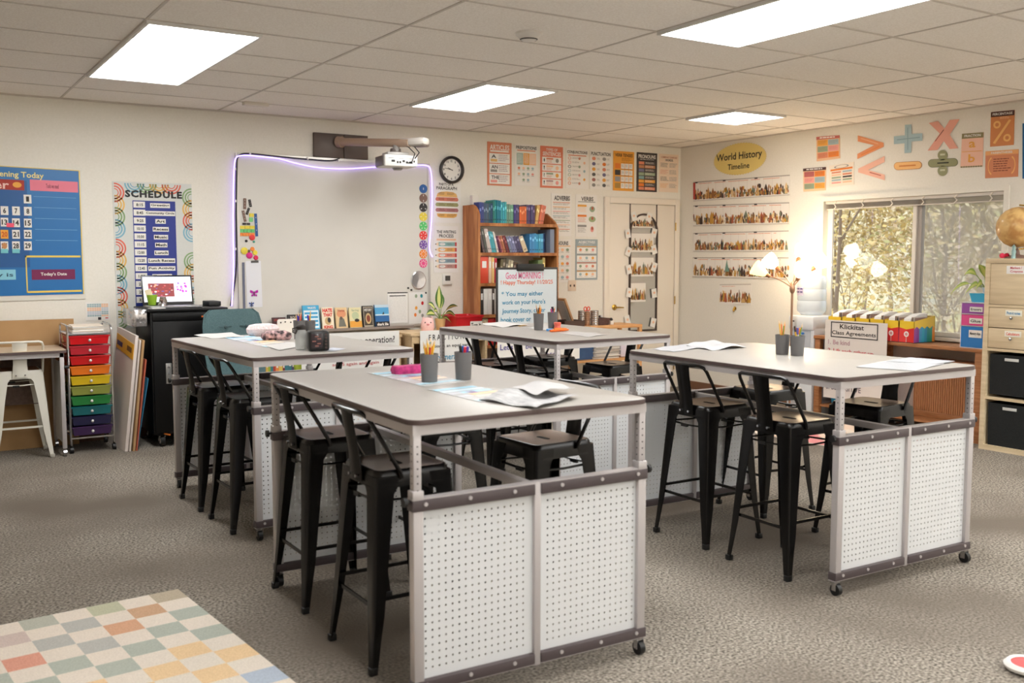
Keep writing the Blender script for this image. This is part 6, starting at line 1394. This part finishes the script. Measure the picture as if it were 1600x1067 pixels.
for k in range(ncol):
    for j, (z0, z1) in enumerate(rows_[:2]):
        y1 = cy+hy-th-k*cellw-.016; y0 = cy+hy-th-(k+1)*cellw+.016; zz0 = z0+(.0005 if j == 0 else .0205)
        t2 = thing('fabric_bin', (cx-.01, (y0+y1)/2, zz0), 'black fabric bin, %s row, %s column from the left of the wooden cabinet' % (('bottom', 'upper')[j], ORD[k]), 'bin', group='black fabric bins'); hh = (y1-y0)/2; H_ = z1-zz0-.025
        b = MB(); b.loft([rrect(.165, hh-.004, .01, 0), rrect(.172, hh, .01, H_), rrect(.168, hh-.004, .01, H_), rrect(.160, hh-.008, .01, .008)], FAB); b.build('body', t2)
        b = MB(); b.box((-.174, 0, H_-.035), (.003, .11, .022), M(200, 200, 196, .3), bev=.001); b.build('label_holder', t2)
# globe
gq = pr(1591, 355, 7.27); t = thing('globe', (gq.x, gq.y, ltop), 'antique tan globe on the wooden cabinet at the right edge', 'globe'); gr = .155; gz = gq.z-ltop
glb = noise_mat('globe_paper', (214, 170, 104), (226, 188, 124), 6, .45, 0, c3=(186, 134, 76), scale2=14, coat=.3)
b = MB(); b.sphere((0, 0, gz), gr, glb, 32); b.build('ball', t)
b = MB(); b.tube([((gr+.012)*math.sin(a)*.6, (gr+.012)*math.sin(a)*-.8, gz+(gr+.012)*math.cos(a)) for a in [k*PI/14 for k in range(15)]], .006, BRASS, 6); b.build('meridian', t)
b = MB(); b.lathe([(.09, 0), (.09, .012), (.02, .03), (.012, max(.04, gz-gr-.01)), (.001, gz-gr)], BR_, n=20); b.build('base', t)
for k, (dx, dy, co, l) in enumerate(((0, .10, (214, 30, 60), 'small crimson pompom on the wooden cabinet, left of the globe'), (-.05, .07, (226, 60, 90), 'small pink pompom in front of the globe'), (-.03, .045, (190, 24, 50), 'dark red pompom below the globe'))):
    b = MB(); b.sphere((7.24+dx, gq.y+dy, ltop+.02), .0195, M(*co, .9), 12); 
    for v in b.bm.verts: v.co += Vector((random.uniform(-1, 1), random.uniform(-1, 1), random.uniform(-.2, 1)))*.002
    tag(b.build('pompom'), l, 'pompom')
t = thing('figurine', (7.19, gq.y-.02, ltop), 'tiny silver and teal figurine beside the red pompoms', 'figurine')
b = MB(); b.lathe([(.02, 0), (.014, .03), (.018, .05), (.012, .075), (.015, .09), (.001, .105)], M(150, 180, 180, .3, .3), n=12); b.build('body', t)

# ================================================================== RUGS
def rug(name, label, loc_, rz, cell, ni, nj, colf, base, w=None, l=None):
    b = MB(); 
    for i in range(ni):
        for j in range(nj):
            x1, x0 = -i*cell, -(i+1)*cell; y1, y0 = -j*cell, -(j+1)*cell; b.face([(x0, y0, .008), (x1, y0, .008), (x1, y1, .008), (x0, y1, .008)], colf(i, j))
    X0, Y0 = -ni*cell, -nj*cell
    for P, Q in (((X0, Y0), (0, Y0)), ((0, Y0), (0, 0)), ((0, 0), (X0, 0)), ((X0, 0), (X0, Y0))): b.face([(P[0], P[1], .0005), (Q[0], Q[1], .0005), (Q[0], Q[1], .008), (P[0], P[1], .008)], base)
    b.face([(X0, Y0, .0005), (X0, 0, .0005), (0, 0, .0005), (0, Y0, .0005)], base)
    o = b.build(name, loc=loc_, recalc=False); o.rotation_euler = (0, 0, rz); return tag(o, label, 'rug')
def rm2(c, k=8): return noise_mat('rug_pile', tuple(max(0, v-k) for v in c), tuple(min(255, v+k) for v in c), 160, .95, .3, spec=.1)
rc = rm2((236, 224, 210)); RC = {n: rm2(tuple(int(v*.72+w*.28) for v, w in zip(c, (240, 230, 218)))) for n, c in dict(tan=(176, 160, 134), green=(184, 186, 152), sage=(172, 176, 162), mauve=(206, 184, 176), rust=(202, 152, 112), grey=(176, 176, 172), red=(224, 140, 116), orange=(214, 150, 110), gg=(166, 176, 164), yellow=(240, 200, 144), blue=(166, 184, 208), pink=(220, 180, 170)).items()}
SEQ = {0: ['tan', 'green', 'sage', 'pink', 'sage', 'rust', 'mauve'], 1: ['rust', 'grey', 'mauve', 'sage', 'rust', 'grey'], 2: ['gg', 'orange', 'grey', 'red', 'gg', 'red'], 3: ['gg', 'grey', 'red', 'red', 'gg', 'grey'], 4: ['gg', 'gg', 'gg', 'gg', 'red', 'gg'], 5: ['yellow', 'gg', 'gg', 'gg', 'grey', 'gg'], 6: ['yellow', 'yellow', 'yellow', 'gg', 'gg'], 7: ['yellow', 'yellow', 'yellow', 'yellow'], 8: ['blue', 'blue', 'yellow', 'yellow'], 9: ['blue', 'blue', 'blue', 'yellow'], 10: ['orange', 'blue', 'blue'], 11: ['orange', 'orange', 'blue']}
def rcol(i, j):
    if (i+j) % 2: return rc
    s = SEQ.get(j, ['gg', 'orange', 'yellow']); return RC[s[(i//2) % len(s)]]
r1 = pf(278, 920, .008)
rug('checkered_rug', 'cream rug with pastel checker squares at the bottom left corner', (r1.x, r1.y, 0), .085, .130, 16, 15, rcol, rc)
R2C = [rm2(c) for c in ((236, 214, 196), (226, 150, 150), (240, 226, 212), (214, 176, 150))]
def wav(i, j):
    v = math.sin(i*.33+1.2*math.sin(j*.21))+.8*math.cos(j*.27-.15*i); return R2C[1] if v > .75 else R2C[0] if v > 0 else R2C[2] if v > -.9 else R2C[3]
o = rug('patterned_rug', 'pink and cream wavy patterned rug behind the right table', (7.17, 6.1, 0), .0, .035, 28, 36, wav, rc)
o.location = (6.55+.55, 5.95, 0); o.rotation_euler = (0, 0, .07)
t = thing('floor_cushion', (3.395, 1.89, 0), 'round white-rimmed pink cushion at the very bottom right corner', 'cushion')
b = MB(); b.lathe([(.05, .001), (.075, .01), (.08, .022), (.068, .034), (.056, .03)], WHITE, n=24, cap=(True, False)); b.build('rim', t)
b = MB(); b.lathe([(.057, .028), (.03, .031), (.001, .032)], M(226, 90, 90, .6), n=24, cap=(False, False)); b.build('center', t)

# ================================================================== ON THE TABLES
ZT = TT+.0006
GREYCUP = M(104, 102, 102, .55)
def cup(px, py, label, items, z=ZT, r=.038, h=.118, seed=0):
    """pencil cup standing on a table; items: list of (kind, colour)"""
    q = pf(px, py, z); t = thing('pencil_cup', (q.x, q.y, z), label, 'pencil cup', group='grey pencil cups')
    b = MB(); b.lathe([(r*.84, 0), (r*.86, .004), (r, h), (r-.0025, h), (r*.82, .006)], GREYCUP, n=28); b.build('body', t)
    rnd = random.Random(seed+px)
    n = len(items)
    for k, (kd, co) in enumerate(items):
        a = 2*PI*k/n+rnd.uniform(-.3, .3); rr = rnd.uniform(.008, r*.66); p0 = Vector((-math.cos(a)*rr*.5, -math.sin(a)*rr*.5, .008)); d = Vector((math.cos(a)*rnd.uniform(.05, .22), math.sin(a)*rnd.uniform(.05, .22), 1)).normalized()
        L = {'pencil': rnd.uniform(.15, .18), 'marker': rnd.uniform(.13, .142), 'pen': .15, 'brush': .17}[kd]; m = M(*co, .4); p1 = p0+d*L; b = MB()
        # keep the top inside the rim at height h
        f = (h-p0.z)/d.z; q2 = p0+d*f; rad = math.hypot(q2.x, q2.y)
        if rad > r-.009: d = (Vector((q2.x*(r-.010)/rad, q2.y*(r-.010)/rad, h))-p0).normalized(); p1 = p0+d*L
        if kd == 'pencil':
            b.tube([p0, p1-d*.02], .0038, m, 6); b.tube([p1-d*.02, p1-d*.004, p1], [.0038, .0012, .0004], M(226, 190, 140), 6)
            pass
        elif kd == 'marker':
            b.tube([p0, p1-d*.035], .0055, WHITE, 10); b.tube([p1-d*.035, p1], [.0065, .006], m, 10)
        elif kd == 'brush':
            b.tube([p0, p1], .003, M(230, 200, 150), 6); b.sphere(p1, .006, m, 8)
        else: b.tube([p0, p1-d*.03], .0042, m, 8); b.tube([p1-d*.03, p1], .0046, INK, 8)
        o = b.build(kd if kd != 'brush' else 'paint_brush')
        o.location = (q.x, q.y, z); o.rotation_euler = (0, 0, 0)
        tag(o, '%s %s sticking out of the %s' % (cname(co), kd if kd != 'brush' else 'brush', WHERE[label][0]), kd if kd != 'brush' else 'brush', WHERE[label][1])
    return t
WHERE = {}
def C2(px, py, label, short, items, **k): WHERE[label] = (short, 'pens and pencils in the '+short); return cup(px, py, label, items, **k)
Y_, O_, G_, B_, P_, T_, K_, R_, W__ = (236, 186, 60), (236, 130, 50), (110, 180, 60), (50, 90, 190), (100, 60, 170), (60, 150, 160), (40, 36, 36), (210, 50, 50), (236, 230, 220)
C2(671, 597, 'grey pencil cup full of sharpened pencils on the nearest table', 'left cup of the nearest table', [('pencil', Y_), ('pencil', O_), ('pencil', T_), ('pencil', Y_), ('pencil', (220, 120, 100)), ('pencil', Y_), ('pencil', W__), ('pencil', O_), ('pencil', Y_), ('pencil', (90, 140, 130)), ('pencil', R_), ('pencil', Y_)])
C2(724, 593, 'grey cup of capped markers on the nearest table', 'marker cup of the nearest table', [('marker', (30, 120, 220)), ('marker', (240, 236, 236)), ('marker', P_), ('marker', (120, 190, 50)), ('marker', K_), ('marker', (210, 40, 60)), ('marker', (90, 70, 160))])
C2(841.5, 515.5, 'left grey pencil cup on the back table in front of the easel', 'left cup of the back table', [('pencil', O_), ('pencil', Y_), ('pen', B_), ('pencil', O_), ('pencil', Y_), ('pencil', (120, 80, 50)), ('pencil', O_), ('pen', K_), ('pencil', Y_)], h=.118)
C2(863.5, 513, 'right grey pencil cup on the back table in front of the easel', 'right cup of the back table', [('marker', B_), ('marker', P_), ('pen', T_), ('marker', (190, 60, 120)), ('pen', R_), ('pen', B_), ('pencil', O_)], h=.118)
C2(1222, 553.5, 'left grey pencil cup on the right table', 'left cup of the right table', [('pencil', O_), ('pencil', Y_), ('pencil', O_), ('pencil', (120, 150, 60))], h=.105)
C2(1245.5, 555.5, 'right grey cup with orange-handled scissors on the right table', 'right cup of the right table', [('marker', O_), ('marker', O_), ('pen', Y_), ('marker', (90, 90, 170)), ('pencil', (120, 150, 60))], h=.105)
C2(468, 529.5, 'grey pencil cup behind the water bottle on the left table', 'cup of the left table', [('pencil', R_), ('marker', K_), ('pencil', Y_), ('pencil', Y_), ('marker', (60, 60, 190)), ('marker', O_), ('pencil', (220, 120, 100)), ('marker', P_)], h=.118)
C2(484, 528, 'second grey cup just right of the bottle on the left table', 'second cup of the left table', [('marker', O_), ('marker', Y_), ('marker', (60, 60, 190)), ('pencil', Y_)], h=.112)
def paper(name, label, cat, pts, m, wave=0., th=.0012, z=ZT, fn=None, seed=0, lift=0., group=None):
    P = [pf(x, y, z) for x, y in pts]; rnd = random.Random(seed); n = 10; b = MB(); ph = rnd.uniform(0, 6)
    def pt(u, v): 
        p = P[0]*(1-u)*(1-v)+P[1]*u*(1-v)+P[2]*u*v+P[3]*(1-u)*v
        return p+Vector((0, 0, lift+th+wave*(.5+.5*math.sin(5*u+3*v+ph))*abs(math.sin(PI*(u*1.0)))+wave*.4*(.5+.5*math.sin(9*v+ph))))
    G = [[pt(i/n, j/n) for i in range(n+1)] for j in range(n+1)]
    for j in range(n):
        for i in range(n): b.face([G[j][i], G[j][i+1], G[j+1][i+1], G[j+1][i]], m, True)
    ed = [G[0][i] for i in range(n+1)]+[G[j][n] for j in range(1, n+1)]+[G[n][i] for i in range(n-1, -1, -1)]+[G[j][0] for j in range(n-1, 0, -1)]
    dn = [Vector((p.x, p.y, (z+lift) if not wave else p.z-th)) for p in ed]; b.loft([dn, ed], m, cap=(not wave, False), smooth=False)
    if fn:
        for (u0, v0, u1, v1, mm) in fn: b.face([pt(u, v)+Vector((0, 0, .0006)) for u, v in ((u0, v0), (u1, v0), (u1, v1), (u0, v1))], mm)
    return tag(b.build(name, recalc=False), label, cat, group)
LB, PE, PUR = M(150, 200, 222, .4), M(240, 196, 150, .4), M(120, 80, 140, .4); lam = M(206, 206, 206, .25)
def mat_rows(): return [(.03, .06, .97, .16, LB), (.03, .2, .97, .3, M(190, 210, 222, .4)), (.03, .34, .3, .46, M(176, 176, 184, .4)), (.3, .34, .97, .44, LB), (.33, .5, .97, .60, PE), (.03, .55, .3, .64, M(190, 190, 196, .4)), (.42, .36, .6, .48, PUR), (.3, .64, .97, .72, M(240, 214, 190, .4)), (.03, .84, .97, .93, M(180, 214, 226, .4))]
paper('laminated_chart', 'colourful laminated chart left of the pencil cup on the nearest table', 'chart', [(574, 583), (640, 577), (730, 596), (662, 604)], lam, 0, .0012, fn=mat_rows())
paper('laminated_chart', 'colourful laminated chart under the newspaper at the middle of the nearest table', 'chart', [(668, 609), (736, 602), (822, 619), (752, 629)], lam, 0, .0012, fn=mat_rows())
paper('newspaper', 'crumpled open newspaper at the right end of the nearest table', 'newspaper', [(748, 626), (832, 609), (905, 623), (838, 641)], noise_mat('newsprint', (160, 160, 162), (196, 194, 194), 70, .85, 0, (1, .25, 1)), .022, seed=2, lift=.002)
paper('newspaper', 'upper folded white page on top of the crumpled newspaper', 'paper', [(800, 616), (858, 608), (898, 618), (840, 630)], M(190, 188, 188, .8), .016, seed=5, lift=.026)
b = MB(); q = pf(642, 583, ZT); b.loft([rrect(.085, .030, .012, 0), rrect(.09, .034, .014, .018), rrect(.085, .028, .012, .036)], noise_mat('magenta_fabric', (150, 24, 90), (214, 60, 130), 30, .6)); o = b.build('pencil_pouch', loc=(q.x, q.y, ZT)); tag(o, 'magenta pencil pouch behind the pencil cup on the nearest table', 'pouch')
# left table
paper('booklet', 'open white booklet at the far left corner of the left table', 'paper', [(303, 524), (362, 520), (384, 527), (330, 529)], M(190, 187, 184, .7), .006, seed=3)
paper('laminated_chart', 'colourful laminated chart beside the pouches on the left table', 'chart', [(345, 527), (392, 524), (470, 540), (420, 544)], lam, 0, .0012, fn=mat_rows())
paper('paper_sheet', 'blank white sheet in front of the cup on the left table', 'paper', [(415, 541), (452, 535), (480, 540), (436, 548)], M(190, 187, 184, .7), 0, .001, lift=.0025)
paper('paper_sheet', 'grey-printed sheet right of the black timer on the left table', 'paper', [(500, 548), (520, 543), (540, 545), (520, 549)], M(190, 194, 206, .6), 0, .001)
q = pf(411, 524, ZT); b = MB(); fur = noise_mat('fuzzy_fabric', (220, 196, 196), (240, 222, 222), 60, .95, .8)
b.loft([rrect(.085, .035, .03, 0), rrect(.105, .048, .04, .02), rrect(.108, .050, .042, .045), rrect(.09, .036, .03, .07), rrect(.05, .015, .012, .078)], fur); tag(b.build('pencil_pouch', loc=(q.x, q.y, ZT)), 'fuzzy pale pink pencil pouch on the left table', 'pouch')
q = pf(432, 531, ZT); b = MB(); fl = noise_mat('floral_fabric', (34, 28, 34), (56, 44, 50), 30, .7, c3=(216, 176, 176), scale2=34); bpf = [(-.1, 0), (.1, 0)]
b.loft([rrect(.08, .028, .02, 0), rrect(.095, .038, .03, .018), rrect(.09, .034, .03, .042), rrect(.055, .018, .015, .058)], fl); o = b.build('pencil_pouch', loc=(q.x, q.y, ZT)); o.rotation_euler = (0, 0, -.25); tag(o, 'dark floral pencil pouch in front of the fuzzy pink one', 'pouch')
q = pf(471, 546, ZT); t = thing('water_bottle', (q.x, q.y, ZT), 'short clear plastic water bottle beside the black timer', 'bottle')
clr = M(232, 234, 232, .15, alpha=.38); b = MB(); b.lathe([(.030, .001), (.034, .006), (.034, .085), (.030, .10), (.024, .112), (.024, .122)], clr, n=24, cap=(True, False)); b.build('body', t)
b = MB(); b.lathe([(.032, .003), (.0322, .05), (.0, .051)], M(214, 218, 216, .1, alpha=.45), n=24); b.build('water', t)
b = MB(); b.lathe([(.026, .112), (.026, .132), (.02, .14), (.001, .141)], DARK, n=20); b.tube([(-.026, 0, .125), (-.05, -.005, .12), (-.052, -.01, .10), (-.036, -.012, .092), (-.028, -.01, .11)], .004, DARK, 8); b.build('cap', t)
q = pf(499, 548, ZT); t = thing('cube_timer', (q.x, q.y+.02, ZT), 'black rounded cube timer with a small screen on the left table', 'timer', rz=-.25); tb = M(32, 30, 30, .35)
b = MB(); b.box((0, 0, .056), (.118, .105, .112), tb, bev=.016); b.build('body', t)
b = MB(); b.box((-.012, -.0535, .058), (.062, .004, .078), M(66, 56, 60, .15), bev=.001)
for k in range(5): b.box((-.012+random.uniform(-.015, .015), -.056, .03+.013*k), (.02, .001, .007), M(150, 100, 90, .4))
b.build('screen', t)
b = MB()
for k in range(5): b.cyl((.038, -.052, .02+.018*k), (.038, -.056, .02+.018*k), .006, M(90, 70, 66, .4), 8)
b.build('buttons', t)
# back table
paper('open_book', 'open white notebook at the far left of the back table', 'book', [(752, 507), (790, 503), (822, 508), (785, 512)], M(190, 187, 184, .7), .010, seed=7)
paper('paper_sheet', 'small tan and dark scrap near the notebook on the back table', 'paper', [(803, 508), (815, 507), (824, 509), (812, 510.5)], M(150, 120, 70), .004, seed=3)
paper('paper_sheet', 'thin white sheet beside the cups on the back table', 'paper', [(822, 512), (850, 509), (880, 512), (850, 516)], M(190, 187, 184, .7), 0, .001)
paper('paper_sheet', 'long white sheet near the right end of the back table', 'paper', [(874, 521), (900, 518), (948, 523), (920, 527)], M(184, 180, 178), .003, seed=9)
q = pf(871, 514, ZT); t = thing('sharpener', (q.x, q.y, ZT), 'round coral pencil sharpener beside the right cup on the back table', 'sharpener')
b = MB(); b.lathe([(.022, 0), (.026, .01), (.022, .022), (.026, .034), (.027, .046), (.020, .05)], M(232, 110, 92, .35), n=20); b.build('body', t)
b = MB(); b.lathe([(.008, .0505), (.001, .0505)], DARK, n=12, cap=(False, False)); b.build('hole', t)
for (x0, y0, x1, y1, co, l) in ((860, 519, 888, 517, (240, 110, 30), 'orange marker lying on the back table, front one'), (866, 516.5, 885, 515.5, (240, 130, 40), 'shorter orange marker lying behind the front one'), (855, 517.5, 862, 516.5, (60, 140, 210), 'small blue pencil cap left of the orange markers')):
    p, q = pf(x0, y0, ZT), pf(x1, y1, ZT); h = Vector((0, 0, .009)); b = MB(); b.tube([p+h, p+(q-p)*.7+h, q+h], [.0085, .0085, .006], M(*co, .4), 10); tag(b.build('marker'), l, 'marker')
# right table
paper('open_book', 'open white booklet with curled pages at the far end of the right table', 'book', [(1020, 546), (1072, 538), (1108, 542), (1052, 550)], M(178, 178, 182), .006, seed=1)
paper('open_book', 'second white booklet with a raised page on the right table', 'book', [(1072, 541), (1116, 533), (1166, 543), (1112, 548)], M(188, 188, 190), .018, seed=4)
paper('newspaper', 'folded printed newspaper at the near right end of the right table', 'newspaper', [(1338, 574), (1400, 562), (1475, 569), (1430, 580)], M(186, 186, 188, .7), .003, .003, seed=8, fn=[(.05, .1+.1*k, .95, .13+.1*k, M(160, 160, 166)) for k in range(8)])
paper('newspaper', 'second newspaper half under the printed one on the right table', 'newspaper', [(1385, 566), (1422, 560), (1492, 566), (1462, 571)], M(172, 174, 178, .7), .002, .002, seed=6, lift=.004)

# grey jacket heaped on a stool under the left table
jm = noise_mat('grey_knit', (150, 148, 162), (176, 174, 188), 40, .95, .5)
b = MB(); R = []
for z, a, bb in ((.7206, .10, .11), (.727, .125, .135), (.745, .12, .13), (.765, .09, .10), (.778, .05, .06), (.780, .01, .01)):
    R.append([Vector((a*(1+.12*math.sin(5*q+z*60))*math.cos(q), bb*(1+.1*math.cos(7*q+z*40))*math.sin(q), z)) for q in [2*PI*k/36 for k in range(36)]])
b.loft(R, jm)
b.loft([[Vector((-.10+.012*math.sin(9*f), -.10+.2*f, .75)) for f in (0, .25, .5, .75, 1)]+[Vector((-.08, -.10+.2*f, .75)) for f in (1, .75, .5, .25, 0)]]+[[Vector((-.172-.012*math.sin(9*f+z*30), -.10+.22*f*(1-(.74-z)), z)) for f in (0, .25, .5, .75, 1)]+[Vector((-.162, -.10+.22*f*(1-(.74-z)), z)) for f in (1, .75, .5, .25, 0)] for z in (.735, .65, .56, .50)], jm)
o = b.build('jacket', loc=(2.36, 5.42, 0)); tag(o, 'grey jacket heaped on the stool on the far side of the left table', 'jacket')
